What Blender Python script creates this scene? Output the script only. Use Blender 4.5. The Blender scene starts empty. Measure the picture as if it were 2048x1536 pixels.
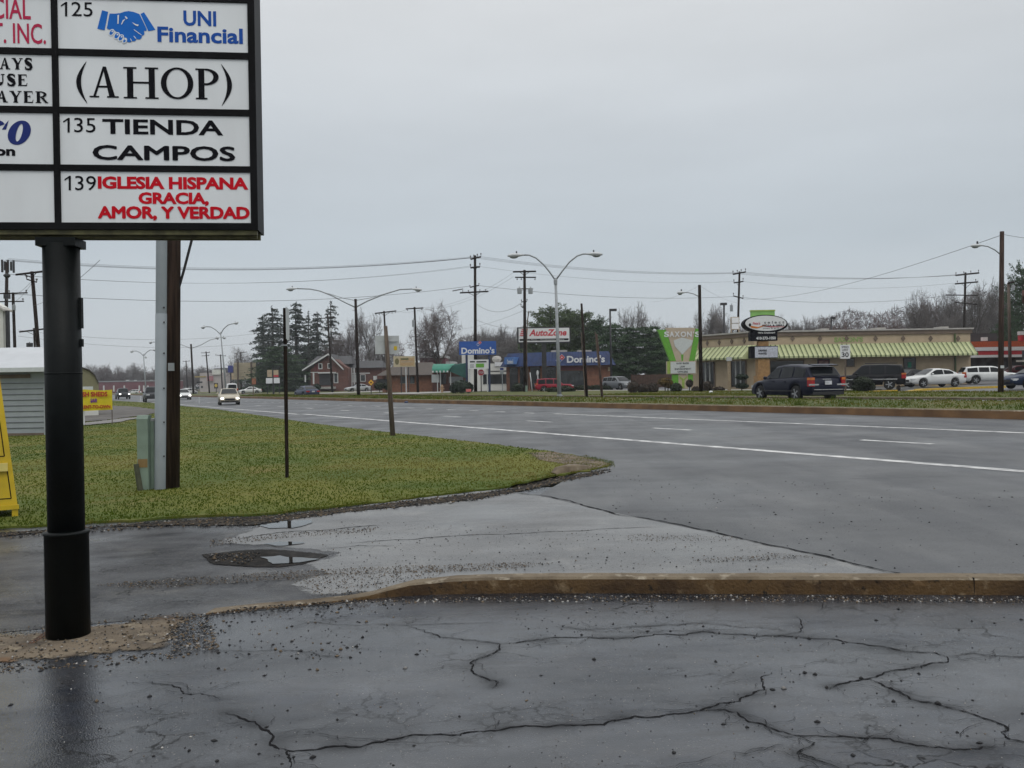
import bpy, bmesh, math, random
import numpy as np
from mathutils import Vector, Matrix, noise
random.seed(7); rng = np.random.default_rng(7)
SC = bpy.context.scene; COL = SC.collection
R = math.radians
# ------------------------------------------------------------------ camera, sky, sun, exposure
EYE = 1.6            # eye height (m)
FPX = 1800.0         # focal length in photo pixels (photo is 2048 wide)
SLOPE = 0.0130       # the whole site falls gently to the left
PITCH, ROLL = R(-0.35), R(0.9)
FWD = Vector((0, math.cos(PITCH), math.sin(PITCH)))
RGT = Vector((math.cos(ROLL), 0, -math.sin(ROLL)))
UP = RGT.cross(FWD).normalized(); RGT = FWD.cross(UP).normalized()
cam = bpy.data.cameras.new('camera'); camo = bpy.data.objects.new('camera', cam); COL.objects.link(camo)
cam.sensor_width = 36; cam.lens = 36 * FPX / 2048; cam.clip_end = 6000; cam.clip_start = .05
camo.matrix_world = Matrix(((RGT.x, UP.x, -FWD.x, 0), (RGT.y, UP.y, -FWD.y, 0), (RGT.z, UP.z, -FWD.z, EYE), (0, 0, 0, 1)))
SC.camera = camo
SUN_EL, SUN_AZ = R(52), R(150)
w = bpy.data.worlds.new('World'); SC.world = w; w.use_nodes = True
nt = w.node_tree; nt.nodes.clear()
def N(t, kind, **kw):
    n = t.nodes.new(kind)
    for k, v in kw.items():
        if k.startswith('i_'):
            n.inputs[k[2:].replace('_', ' ')].default_value = v
        else: setattr(n, k, v)
    return n
out = N(nt, 'ShaderNodeOutputWorld'); bg = N(nt, 'ShaderNodeBackground')
sky = N(nt, 'ShaderNodeTexSky', sky_type='NISHITA', sun_disc=False, sun_elevation=SUN_EL, sun_rotation=SUN_AZ)
sky.air_density = 1.0; sky.dust_density = 4.0; sky.ozone_density = 1.0
# overcast: the clear sky is veiled by an even grey cloud deck with soft thicker and thinner bands
tc = N(nt, 'ShaderNodeTexCoord'); sep = N(nt, 'ShaderNodeSeparateXYZ'); nt.links.new(tc.outputs['Generated'], sep.inputs[0])
ramp = N(nt, 'ShaderNodeValToRGB'); cr = ramp.color_ramp
stops = [(0.0, (5.6, 5.85, 6.05)), (0.06, (5.25, 5.7, 6.05)), (0.14, (4.85, 5.4, 5.85)), (0.25, (5.4, 5.8, 6.15)), (0.40, (6.75, 6.95, 7.1)), (0.65, (10.5, 10.7, 10.9)), (1.0, (14.5, 14.6, 14.7))]
while len(cr.elements) < len(stops): cr.elements.new(.5)
for e, (p_, c_) in zip(cr.elements, stops): e.position = p_; e.color = (*[v / 10 for v in c_], 1)
nt.links.new(sep.outputs['Z'], ramp.inputs[0])
mp = N(nt, 'ShaderNodeMapping'); mp.inputs['Scale'].default_value = (1.6, 1.6, 7.0)
nt.links.new(tc.outputs['Generated'], mp.inputs[0])
nz = N(nt, 'ShaderNodeTexNoise'); nz.inputs['Scale'].default_value = 1.3; nz.inputs['Detail'].default_value = 5; nz.inputs['Roughness'].default_value = .5
nt.links.new(mp.outputs[0], nz.inputs[0])
mr = N(nt, 'ShaderNodeMapRange'); mr.inputs['From Min'].default_value = .3; mr.inputs['From Max'].default_value = .7
mr.inputs['To Min'].default_value = 9.3; mr.inputs['To Max'].default_value = 10.7
nt.links.new(nz.outputs[0], mr.inputs[0])
mul = N(nt, 'ShaderNodeMixRGB', blend_type='MULTIPLY'); mul.inputs[0].default_value = 1
nt.links.new(ramp.outputs[0], mul.inputs[1]); nt.links.new(mr.outputs[0], mul.inputs[2])
mix = N(nt, 'ShaderNodeMixRGB'); mix.inputs[0].default_value = .93
nt.links.new(sky.outputs[0], mix.inputs[1]); nt.links.new(mul.outputs[0], mix.inputs[2])
nt.links.new(mix.outputs[0], bg.inputs[0]); bg.inputs[1].default_value = 0.10
nt.links.new(bg.outputs[0], out.inputs[0])
sl = bpy.data.lights.new('sun', 'SUN'); sl.energy = .5; sl.angle = R(25); sl.color = (1, .97, .93)
so = bpy.data.objects.new('sun', sl); COL.objects.link(so)
so.rotation_euler = Vector((-math.sin(SUN_AZ) * math.cos(SUN_EL), -math.cos(SUN_AZ) * math.cos(SUN_EL), -math.sin(SUN_EL))).to_track_quat('-Z', 'Y').to_euler()
SC.view_settings.view_transform = 'Standard'; SC.view_settings.look = 'None'; SC.view_settings.exposure = 0.14; SC.view_settings.gamma = 1

# ------------------------------------------------------------------ measuring: photo pixel -> place on the site
def ray(px, py): return FWD + RGT * ((px - 1024) / FPX) - UP * ((py - 768) / FPX)
EYEV = Vector((0, 0, EYE))
def GP(px, py, h=0.0):
    d = ray(px, py); return EYEV + d * ((EYE - h) / (SLOPE * d.x - d.z))
def PX(px, py, Y):
    d = ray(px, py); return EYEV + d * (Y / d.y)
def G(x, y=0): return SLOPE * x
def BASE(px, Y):
    x = PX(px, 775, Y).x; return Vector((x, Y, G(x)))
RN = Vector((.8816, .472)); RD = Vector((-.472, .8816))    # across the road, along the road
def RP(p, s, h=0.0):
    v = RN * p + RD * s; return Vector((v.x, v.y, G(v.x) + h))

# ------------------------------------------------------------------ materials
MATS = {}
def mat(name, col, rough=.7, var=.15, scale=8, metal=0, bump=0, bscale=None, col2=None, spec=None, emit=None, estr=0, coat=0, rvar=0, stretch=None, detail=4, alpha=None):
    if name in MATS: return MATS[name]
    m = bpy.data.materials.new(name); m.use_nodes = True; t = m.node_tree; b = t.nodes['Principled BSDF']
    b.inputs['Roughness'].default_value = rough; b.inputs['Metallic'].default_value = metal
    if spec is not None: b.inputs['Specular IOR Level'].default_value = spec
    if coat: b.inputs['Coat Weight'].default_value = coat; b.inputs['Coat Roughness'].default_value = .1
    c2 = col2 or tuple(max(0, v * (1 - var * 2)) for v in col)
    tcn = N(t, 'ShaderNodeTexCoord'); mpn = N(t, 'ShaderNodeMapping'); t.links.new(tcn.outputs['Object'], mpn.inputs[0])
    if stretch: mpn.inputs['Scale'].default_value = stretch
    nn = N(t, 'ShaderNodeTexNoise'); nn.inputs['Scale'].default_value = scale; nn.inputs['Detail'].default_value = detail
    t.links.new(mpn.outputs[0], nn.inputs[0])
    rr = N(t, 'ShaderNodeMapRange'); rr.inputs['From Min'].default_value = .35; rr.inputs['From Max'].default_value = .65
    t.links.new(nn.outputs[0], rr.inputs[0])
    mx = N(t, 'ShaderNodeMixRGB'); mx.inputs[1].default_value = (*col, 1); mx.inputs[2].default_value = (*c2, 1)
    t.links.new(rr.outputs[0], mx.inputs[0]); t.links.new(mx.outputs[0], b.inputs['Base Color'])
    if rvar:
        r2 = N(t, 'ShaderNodeMapRange'); r2.inputs['To Min'].default_value = rough - rvar; r2.inputs['To Max'].default_value = rough + rvar
        t.links.new(nn.outputs[0], r2.inputs[0]); t.links.new(r2.outputs[0], b.inputs['Roughness'])
    if bump:
        n2 = N(t, 'ShaderNodeTexNoise'); n2.inputs['Scale'].default_value = bscale or scale * 4; n2.inputs['Detail'].default_value = 3
        t.links.new(mpn.outputs[0], n2.inputs[0])
        bp = N(t, 'ShaderNodeBump'); bp.inputs['Strength'].default_value = bump; bp.inputs['Distance'].default_value = .02
        t.links.new(n2.outputs[0], bp.inputs['Height']); t.links.new(bp.outputs[0], b.inputs['Normal'])
    if emit: b.inputs['Emission Color'].default_value = (*emit, 1); b.inputs['Emission Strength'].default_value = estr
    MATS[name] = m; return m
def lin(r, g, b):
    f = lambda c: (c / 255 / 12.92) if c / 255 <= .04045 else ((c / 255 + .055) / 1.055) ** 2.4
    return (f(r), f(g), f(b))

def ground_mat(name, layers, rough=(.3, .6), rscale=.8, bump=.3, bscale=60, spec=.5, rbands=None, stain=None, fade=0, fscale=9, veins=None, sheen=None):
    """layers: list of (colour, noise scale, lo, hi, detail) mixed one over the other"""
    m = bpy.data.materials.new(name); m.use_nodes = True; t = m.node_tree; b = t.nodes['Principled BSDF']
    tcn = N(t, 'ShaderNodeTexCoord'); last = None
    for i, (c, sc, lo, hi, det, st) in enumerate(layers):
        if last is None:
            rgb = N(t, 'ShaderNodeRGB'); rgb.outputs[0].default_value = (*c, 1); last = rgb.outputs[0]; continue
        mpn = N(t, 'ShaderNodeMapping'); mpn.inputs['Scale'].default_value = st or (1, 1, 1); mpn.inputs['Location'].default_value = (i * 13.7, i * 5.1, 0)
        mpn.inputs['Rotation'].default_value = (0, 0, R(28.17) if st else 0)
        t.links.new(tcn.outputs['Object'], mpn.inputs[0])
        nn = N(t, 'ShaderNodeTexNoise'); nn.inputs['Scale'].default_value = sc; nn.inputs['Detail'].default_value = det; nn.inputs['Roughness'].default_value = .6
        t.links.new(mpn.outputs[0], nn.inputs[0])
        rr = N(t, 'ShaderNodeMapRange'); rr.inputs['From Min'].default_value = lo; rr.inputs['From Max'].default_value = hi
        t.links.new(nn.outputs[0], rr.inputs[0])
        mx = N(t, 'ShaderNodeMixRGB'); mx.inputs[2].default_value = (*c, 1); t.links.new(last, mx.inputs[1]); t.links.new(rr.outputs[0], mx.inputs[0]); last = mx.outputs[0]
    if veins:       # hairline alligator cracking, only in worn zones
        vs_, amt = veins
        wn = N(t, 'ShaderNodeTexNoise'); wn.inputs['Scale'].default_value = 6; wn.inputs['Detail'].default_value = 4; t.links.new(tcn.outputs['Object'], wn.inputs[0])
        va = N(t, 'ShaderNodeMixRGB', blend_type='ADD'); va.inputs[0].default_value = .35; t.links.new(tcn.outputs['Object'], va.inputs[1]); t.links.new(wn.outputs['Color'], va.inputs[2])
        vo = N(t, 'ShaderNodeTexVoronoi', feature='DISTANCE_TO_EDGE'); vo.inputs['Scale'].default_value = vs_; t.links.new(va.outputs[0], vo.inputs[0])
        vr = N(t, 'ShaderNodeMapRange'); vr.inputs['From Min'].default_value = .006; vr.inputs['From Max'].default_value = .045; vr.inputs['To Min'].default_value = 1; vr.inputs['To Max'].default_value = 0; t.links.new(vo.outputs['Distance'], vr.inputs[0])
        mk = N(t, 'ShaderNodeTexNoise'); mk.inputs['Scale'].default_value = .9; mk.inputs['Detail'].default_value = 5; t.links.new(tcn.outputs['Object'], mk.inputs[0])
        mr_ = N(t, 'ShaderNodeMapRange'); mr_.inputs['From Min'].default_value = .47; mr_.inputs['From Max'].default_value = .64; mr_.inputs['To Max'].default_value = amt; t.links.new(mk.outputs[0], mr_.inputs[0])
        mm = N(t, 'ShaderNodeMath', operation='MULTIPLY'); t.links.new(vr.outputs[0], mm.inputs[0]); t.links.new(mr_.outputs[0], mm.inputs[1])
        mx = N(t, 'ShaderNodeMixRGB'); mx.inputs[2].default_value = (.006, .006, .006, 1); t.links.new(mm.outputs[0], mx.inputs[0]); t.links.new(last, mx.inputs[1]); last = mx.outputs[0]
    spf = None       # factor on the wet gloss
    if sheen:
        sc_, lo_, hi_, a_, b_ = sheen; sm = N(t, 'ShaderNodeMapping'); sm.inputs['Scale'].default_value = (.55, 1.5, 1); sm.inputs['Location'].default_value = (3.3, 7.7, 0); t.links.new(tcn.outputs['Object'], sm.inputs[0])
        sn = N(t, 'ShaderNodeTexNoise'); sn.inputs['Scale'].default_value = sc_; sn.inputs['Detail'].default_value = 9; sn.inputs['Roughness'].default_value = .62; t.links.new(sm.outputs[0], sn.inputs[0])
        sr = N(t, 'ShaderNodeMapRange'); sr.inputs['From Min'].default_value = a_; sr.inputs['From Max'].default_value = b_; sr.inputs['To Min'].default_value = lo_; sr.inputs['To Max'].default_value = hi_; t.links.new(sn.outputs[0], sr.inputs[0]); spf = sr.outputs[0]
        if veins:
            vi = N(t, 'ShaderNodeMath', operation='SUBTRACT'); vi.inputs[0].default_value = 1; t.links.new(mm.outputs[0], vi.inputs[1]); vm = N(t, 'ShaderNodeMath', operation='MULTIPLY'); t.links.new(spf, vm.inputs[0]); t.links.new(vi.outputs[0], vm.inputs[1]); spf = vm.outputs[0]
    if stain:
        at = N(t, 'ShaderNodeAttribute', attribute_name='stain'); mx = N(t, 'ShaderNodeMixRGB'); mx.inputs[2].default_value = (*stain, 1); t.links.new(at.outputs['Fac'], mx.inputs[0]); t.links.new(last, mx.inputs[1]); last = mx.outputs[0]
        if spf:
            vi = N(t, 'ShaderNodeMath', operation='SUBTRACT'); vi.inputs[0].default_value = 1; t.links.new(at.outputs['Fac'], vi.inputs[1]); vm = N(t, 'ShaderNodeMath', operation='MULTIPLY'); t.links.new(spf, vm.inputs[0]); t.links.new(vi.outputs[0], vm.inputs[1]); spf = vm.outputs[0]
    if spf:
        fm = N(t, 'ShaderNodeMath', operation='MULTIPLY'); fm.inputs[1].default_value = spec; t.links.new(spf, fm.inputs[0]); t.links.new(fm.outputs[0], b.inputs['Specular IOR Level'])
    if fade:
        at = N(t, 'ShaderNodeAttribute', attribute_name='edge'); fn = N(t, 'ShaderNodeTexNoise'); fn.inputs['Scale'].default_value = fscale; fn.inputs['Detail'].default_value = 8; fn.inputs['Roughness'].default_value = .68; t.links.new(tcn.outputs['Object'], fn.inputs[0])
        dv = N(t, 'ShaderNodeMath', operation='MULTIPLY'); dv.inputs[1].default_value = 1 / fade; t.links.new(at.outputs['Fac'], dv.inputs[0])
        ad = N(t, 'ShaderNodeMath', operation='ADD'); t.links.new(dv.outputs[0], ad.inputs[0]); t.links.new(fn.outputs[0], ad.inputs[1])
        ar = N(t, 'ShaderNodeMapRange'); ar.inputs['From Min'].default_value = .93; ar.inputs['From Max'].default_value = 1.07; t.links.new(ad.outputs[0], ar.inputs[0]); t.links.new(ar.outputs[0], b.inputs['Alpha'])
    t.links.new(last, b.inputs['Base Color'])
    mpn = N(t, 'ShaderNodeMapping'); t.links.new(tcn.outputs['Object'], mpn.inputs[0])
    if rbands: mpn.inputs['Scale'].default_value = rbands
    nn = N(t, 'ShaderNodeTexNoise'); nn.inputs['Scale'].default_value = rscale; nn.inputs['Detail'].default_value = 6; nn.inputs['Roughness'].default_value = .6
    t.links.new(mpn.outputs[0], nn.inputs[0])
    rr = N(t, 'ShaderNodeMapRange'); rr.inputs['From Min'].default_value = .36; rr.inputs['From Max'].default_value = .62
    rr.inputs['To Min'].default_value = rough[0]; rr.inputs['To Max'].default_value = rough[1]
    t.links.new(nn.outputs[0], rr.inputs[0]); t.links.new(rr.outputs[0], b.inputs['Roughness'])
    if not spf: b.inputs['Specular IOR Level'].default_value = spec
    if bump:
        n2 = N(t, 'ShaderNodeTexNoise'); n2.inputs['Scale'].default_value = bscale; n2.inputs['Detail'].default_value = 2
        t.links.new(tcn.outputs['Object'], n2.inputs[0])
        bp = N(t, 'ShaderNodeBump'); bp.inputs['Strength'].default_value = bump; bp.inputs['Distance'].default_value = .01
        t.links.new(n2.outputs[0], bp.inputs['Height']); t.links.new(bp.outputs[0], b.inputs['Normal'])
    return m

# ------------------------------------------------------------------ mesh helpers
class MB:
    def __init__(s): s.v = []; s.f = []; s.m = []; s.mi = 0
    def add(s, vs, fs):
        o = len(s.v); s.v.extend([tuple(v) for v in vs]); s.f.extend([tuple(i + o for i in f) for f in fs]); s.m.extend([s.mi] * len(fs)); return s
    def box(s, c, d, rz=0, ry=0, rx=0):
        hx, hy, hz = d[0] / 2, d[1] / 2, d[2] / 2
        vs = [Vector((x, y, z)) for z in (-hz, hz) for y in (-hy, hy) for x in (-hx, hx)]
        if rz or ry or rx:
            M = Matrix.Rotation(rz, 3, 'Z') @ Matrix.Rotation(ry, 3, 'Y') @ Matrix.Rotation(rx, 3, 'X'); vs = [M @ v for v in vs]
        c = Vector(c); vs = [v + c for v in vs]
        return s.add(vs, [(0, 2, 3, 1), (4, 5, 7, 6), (0, 1, 5, 4), (2, 6, 7, 3), (0, 4, 6, 2), (1, 3, 7, 5)])
    def box2(s, a, b): 
        return s.box([(a[i] + b[i]) / 2 for i in range(3)], [abs(b[i] - a[i]) for i in range(3)])
    def quad(s, a, b, c, d): return s.add([a, b, c, d], [(0, 1, 2, 3)])
    def tube(s, pts, rad, n=8, cap=True):
        pts = [Vector(p) for p in pts]; k = len(pts)
        if not hasattr(rad, '__len__'): rad = [rad] * k
        vs = []; fs = []
        ref = Vector((.31, .17, .93)) if abs((pts[-1] - pts[0]).normalized().z) < .9 else Vector((1, .1, 0))
        for i, p in enumerate(pts):
            d = (pts[min(i + 1, k - 1)] - pts[max(i - 1, 0)]).normalized(); a = d.cross(ref).normalized(); b = d.cross(a)
            for j in range(n):
                t = 2 * math.pi * j / n; vs.append(p + (a * math.cos(t) + b * math.sin(t)) * rad[i])
        for i in range(k - 1):
            for j in range(n): fs.append((i * n + j, i * n + (j + 1) % n, (i + 1) * n + (j + 1) % n, (i + 1) * n + j))
        if cap: fs.append(tuple(range(n - 1, -1, -1))); fs.append(tuple((k - 1) * n + j for j in range(n)))
        return s.add(vs, fs)
    def lathe(s, c, prof, n=16, axis='Z'):
        c = Vector(c); vs = []; fs = []
        for r_, h in prof:
            for j in range(n):
                t = 2 * math.pi * j / n; x, y = r_ * math.cos(t), r_ * math.sin(t)
                vs.append(c + (Vector((x, y, h)) if axis == 'Z' else Vector((x, h, y)) if axis == 'Y' else Vector((h, x, y))))
        k = len(prof)
        for i in range(k - 1):
            for j in range(n): fs.append((i * n + j, i * n + (j + 1) % n, (i + 1) * n + (j + 1) % n, (i + 1) * n + j))
        fs.append(tuple(range(n))); fs.append(tuple((k - 1) * n + j for j in range(n)))
        return s.add(vs, fs)
    def prism(s, poly, d):
        """poly: list of 3D points (planar), extruded by vector d"""
        d = Vector(d); p = [Vector(q) for q in poly]; n = len(p); vs = p + [q + d for q in p]
        fs = [tuple(range(n - 1, -1, -1)), tuple(range(n, 2 * n))] + [(i, (i + 1) % n, n + (i + 1) % n, n + i) for i in range(n)]
        return s.add(vs, fs)
    def plate(s, poly2, y0, y1):
        """upright plate: outline (x,z), front y0, back y1"""
        return s.prism([(x, y0, z) for x, z in poly2], (0, y1 - y0, 0))
    def ell(s, c, r, nu=12, nv=8, jit=0, seed=0):
        c = Vector(c); vs = []; fs = []
        for i in range(nv + 1):
            a = math.pi * i / nv
            for j in range(nu):
                b = 2 * math.pi * j / nu; v = Vector((math.sin(a) * math.cos(b), math.sin(a) * math.sin(b), math.cos(a)))
                k = 1 + (jit * noise.noise(v * 2.2 + Vector((seed, seed * .7, 0))) if jit else 0)
                vs.append(c + Vector((v.x * r[0], v.y * r[1], v.z * r[2])) * k)
        for i in range(nv):
            for j in range(nu): fs.append((i * nu + j, (i + 1) * nu + j, (i + 1) * nu + (j + 1) % nu, i * nu + (j + 1) % nu))
        return s.add(vs, fs)
    def mesh(s, name, mats, smooth=False):
        me = bpy.data.meshes.new(name); me.from_pydata(s.v, [], s.f)
        if not isinstance(mats, (list, tuple)): mats = [mats]
        for m in mats: me.materials.append(m)
        if len(mats) > 1: me.polygons.foreach_set('material_index', s.m)
        if smooth: me.polygons.foreach_set('use_smooth', [True] * len(me.polygons))
        me.update(); return me
    def build(s, name, mats, parent=None, smooth=False, label=None, recalc=True):
        me = s.mesh(name, mats, smooth)
        if recalc and len(me.polygons) < 6000:
            bm = bmesh.new(); bm.from_mesh(me); bmesh.ops.recalc_face_normals(bm, faces=bm.faces); bm.to_mesh(me); bm.free()
        o = bpy.data.objects.new(name, me); COL.objects.link(o)
        if parent: o.parent = parent
        if label: o['label'] = label
        if smooth:
            pass
        return o
def part(name, me, parent=None):
    o = bpy.data.objects.new(name, me); COL.objects.link(o)
    if parent: o.parent = parent
    return o
def thing(name, label, cat, loc=(0, 0, 0), rz=0, group=None):
    o = bpy.data.objects.new(name, None); COL.objects.link(o); o.empty_display_size = .2
    o.location = loc; o.rotation_euler = (0, 0, rz); o['label'] = label; o['category'] = cat
    if group: o['group'] = group
    return o
def tag(o, label, cat, group=None):
    o['label'] = label; o['category'] = cat
    if group: o['group'] = group
    return o
def struct(o, kind='structure', label=None, cat=None):
    o['kind'] = kind
    if label: o['label'] = label
    if cat: o['category'] = cat
    return o
def relabel(o, label, cat=None, group=None):
    o['label'] = label
    if cat: o['category'] = cat
    if group: o['group'] = group
def dup(root, loc, rz=0, scale=None, label=None):
    r = root.copy(); COL.objects.link(r); r.location = loc; r.rotation_euler = (0, 0, rz)
    if scale: r.scale = scale
    if label: r['label'] = label
    for ch in list(root.children):
        c = ch.copy(); COL.objects.link(c); c.parent = r
        for g in ch.children:
            d = g.copy(); COL.objects.link(d); d.parent = c
    return r
DG = None
def text_data(s, bold=0.0, shear=0.0, space=1.0, res=3):
    cu = bpy.data.curves.new('lettering', 'FONT'); cu.body = s; cu.offset = bold; cu.shear = shear; cu.space_character = space; cu.resolution_u = res
    ob = bpy.data.objects.new('lettering', cu); COL.objects.link(ob)
    bpy.context.view_layer.update(); me = bpy.data.meshes.new_from_object(ob.evaluated_get(bpy.context.evaluated_depsgraph_get()))
    bpy.data.objects.remove(ob); bpy.data.curves.remove(cu)
    vs = np.array([v.co[:] for v in me.vertices]); fs = [tuple(p.vertices) for p in me.polygons]
    bpy.data.meshes.remove(me); return vs, fs
def lettering(s, rect, y, m, parent, bold=0.0, shear=0.0, space=1.0, name='lettering', keep=False, frame=None):
    """words fitted exactly into rect (x0,z0,x1,z1) on the upright plane at depth y, facing -Y"""
    vs, fs = text_data(s, 0 if bold and any(c in s for c in 'MWw') else bold, shear, space)
    if bold and any(c in s for c in 'MWw'):       # heavier strokes: the same word laid several times, slightly shifted
        n0 = len(vs); VV, FF = [], []
        for k in range(8):
            a = k * math.pi / 4; VV.append(vs + np.array([math.cos(a) * bold, math.sin(a) * bold, -.0002 * k])); FF += [tuple(i + n0 * k for i in f_) for f_ in fs]
        vs = np.concatenate(VV); fs = FF
    lo = vs.min(0); hi = vs.max(0)
    x0, z0, x1, z1 = rect; sx = (x1 - x0) / (hi[0] - lo[0]); sz = (z1 - z0) / (hi[1] - lo[1])
    if keep:
        k = min(sx, sz); x0 += ((x1 - x0) - k * (hi[0] - lo[0])) / 2; sx = sz = k
    b = MB(); b.add([(x0 + (v[0] - lo[0]) * sx, y + v[2], z0 + (v[1] - lo[1]) * sz) for v in vs], fs)
    if frame: b.v = [tuple(frame(Vector(v))) for v in b.v]
    return b.build(name, m, parent, recalc=False)
def outline(me_pts): return me_pts
def pix_local(base, Y, rz=0):
    """photo pixel -> coordinates of a thing standing at base, on the upright plane through it facing the viewer"""
    inv = Matrix.Rotation(-rz, 3, 'Z')
    def f(px, py, dy=0.0): 
        v = inv @ (PX(px, py, Y) - Vector(base)); return Vector((v.x, v.y + dy, v.z))
    return f
# ================================================================== THE SETTING
def sheet(name, pts, h, m, kind='structure', skirt=0, sub=0, jit=0.0):
    """flat sheet on the sloping site; pts are ground points (only x,y used)"""
    P = [Vector((p[0], p[1])) for p in pts]
    if sub:
        Q = []
        for i, a in enumerate(P):
            b = P[(i + 1) % len(P)]; n = max(1, min(40, int((b - a).length / sub)))
            nrm = Vector((-(b - a).y, (b - a).x)).normalized()
            for k in range(n):
                q = a.lerp(b, k / n); Q.append(q + nrm * (jit * (noise.noise(Vector((q.x * 2.1, q.y * 2.1, 3))) + .6 * noise.noise(Vector((q.x * 7, q.y * 7, 9)))) if k else 0))
        P = Q
    bm = bmesh.new(); vs = [bm.verts.new((p.x, p.y, G(p.x) + h)) for p in P]
    f = bm.faces.new(vs); f.normal_update()
    if f.normal.z < 0: f.normal_flip()
    if skirt:
        low = [bm.verts.new((p.x, p.y, G(p.x) + h - skirt)) for p in P]
        for i in range(len(P)): j = (i + 1) % len(P); bm.faces.new((vs[j], vs[i], low[i], low[j]))
    bmesh.ops.triangulate(bm, faces=[x for x in bm.faces if len(x.verts) > 4])
    me = bpy.data.meshes.new(name); bm.to_mesh(me); bm.free()
    for mm in (m if isinstance(m, (list, tuple)) else [m]): me.materials.append(mm)
    o = bpy.data.objects.new(name, me); COL.objects.link(o)
    if kind: o['kind'] = kind
    return o
M_lot = ground_mat('wet_lot_asphalt', [((.030, .034, .043), 1, 0, 1, 2, None), ((.012, .014, .018), .7, .42, .60, 8, (.6, 1.4, 1)), ((.058, .063, .072), 1.6, .52, .72, 8, None), ((.028, .029, .033), 6, .45, .65, 8, None), ((.13, .125, .11), 75, .66, .72, 2, None), ((.008, .008, .009), 48, .62, .68, 2, None), ((.012, .012, .014), 3.1, .60, .68, 8, (.5, 2.2, 1))], rough=(.06, .32), rscale=.45, bump=.19, bscale=130, spec=.62, rbands=(.6, 1.7, 1), stain=(.006, .006, .007), veins=(3.2, .9), sheen=(.75, .30, 1.75, .38, .62))
M_road = ground_mat('road_asphalt', [((.080, .083, .086), 1, 0, 1, 2, None), ((.052, .055, .060), .30, .42, .62, 6, (3, .10, 1)), ((.110, .112, .113), .9, .50, .72, 7, (1, .4, 1)), ((.045, .047, .050), .5, .60, .72, 8, (.5, 2.5, 1)), ((.13, .13, .13), 60, .62, .7, 2, None), ((.03, .03, .032), 42, .62, .7, 2, None)], rough=(.4, .62), rscale=.3, bump=.35, bscale=80, spec=.45, sheen=(.35, .45, 1.15, .36, .64))
M_apron = ground_mat('worn_apron_asphalt', [((.155, .158, .159), 1, 0, 1, 2, None), ((.105, .108, .110), .8, .42, .62, 8, (.6, 1.5, 1)), ((.185, .185, .18), 2.2, .54, .72, 8, None), ((.19, .185, .178), 70, .55, .66, 2, None), ((.05, .047, .043), 46, .61, .68, 2, None)], rough=(.3, .5), rscale=.8, bump=.35, bscale=90, spec=.5, fade=.42, fscale=4, sheen=(.8, .45, 1.1, .38, .62))
M_earth = ground_mat('earth', [((.085, .085, .035), 1, 0, 1, 2, None), ((.06, .055, .03), .05, .4, .6, 4, None)], rough=(.85, .95), bump=0)
M_lawn = ground_mat('lawn_turf', [((.115, .118, .020), 1, 0, 1, 2, None), ((.062, .090, .014), .30, .42, .60, 6, None), ((.140, .115, .034), .5, .56, .70, 6, None), ((.085, .096, .016), 5, .5, .75, 4, None)], rough=(.85, .95), bump=.2, bscale=40, spec=.2)
M_verge = ground_mat('verge_turf', [((.092, .094, .030), 1, 0, 1, 2, None), ((.06, .08, .024), .25, .42, .62, 5, None), ((.15, .125, .06), .5, .55, .7, 5, None)], rough=(.85, .95), bump=.8, bscale=20, spec=.2)
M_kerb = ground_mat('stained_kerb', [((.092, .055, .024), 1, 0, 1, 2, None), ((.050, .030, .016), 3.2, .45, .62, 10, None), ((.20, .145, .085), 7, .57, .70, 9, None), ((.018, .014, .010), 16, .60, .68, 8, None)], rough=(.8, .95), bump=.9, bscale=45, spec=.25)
M_kerbtop = ground_mat('kerb_concrete', [((.16, .128, .088), 1, 0, 1, 2, None), ((.09, .068, .045), 2.6, .44, .64, 10, None), ((.33, .29, .225), 8, .56, .7, 8, None), ((.06, .048, .035), 20, .61, .7, 8, None)], rough=(.8, .95), bump=.7, bscale=60, spec=.25)
M_conc = mat('pale_concrete', (.34, .33, .31), .8, var=.12, scale=1.5, bump=.2, bscale=40)
M_crack = mat('crack_dark', (.012, .012, .013), .95, spec=.1)
M_white = mat('road_paint_white', (.62, .62, .60), .6, col2=(.25, .25, .25), scale=3.5, bump=.1, detail=10)
M_yellow = mat('road_paint_yellow', (.62, .40, .03), .6, col2=(.42, .28, .04), scale=9)
M_water = mat('puddle_water', (.02, .02, .018), .03, var=0, spec=.5)
M_dirt = ground_mat('tan_dirt', [((.165, .132, .095), 1, 0, 1, 2, None), ((.070, .058, .046), 2.6, .42, .62, 9, None), ((.25, .21, .15), 9, .55, .7, 8, None), ((.14, .07, .03), 1.1, .58, .7, 6, None)], rough=(.85, .95), bump=.9, bscale=60, spec=.2, fade=.38, fscale=10)
M_mulch = ground_mat('dark_debris', [((.050, .040, .030), 1, 0, 1, 2, None), ((.022, .019, .016), 5, .4, .6, 8, None), ((.09, .07, .045), 14, .56, .7, 8, None)], rough=(.75, .95), bump=.9, bscale=60, spec=.12, fade=.28, fscale=8)

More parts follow.
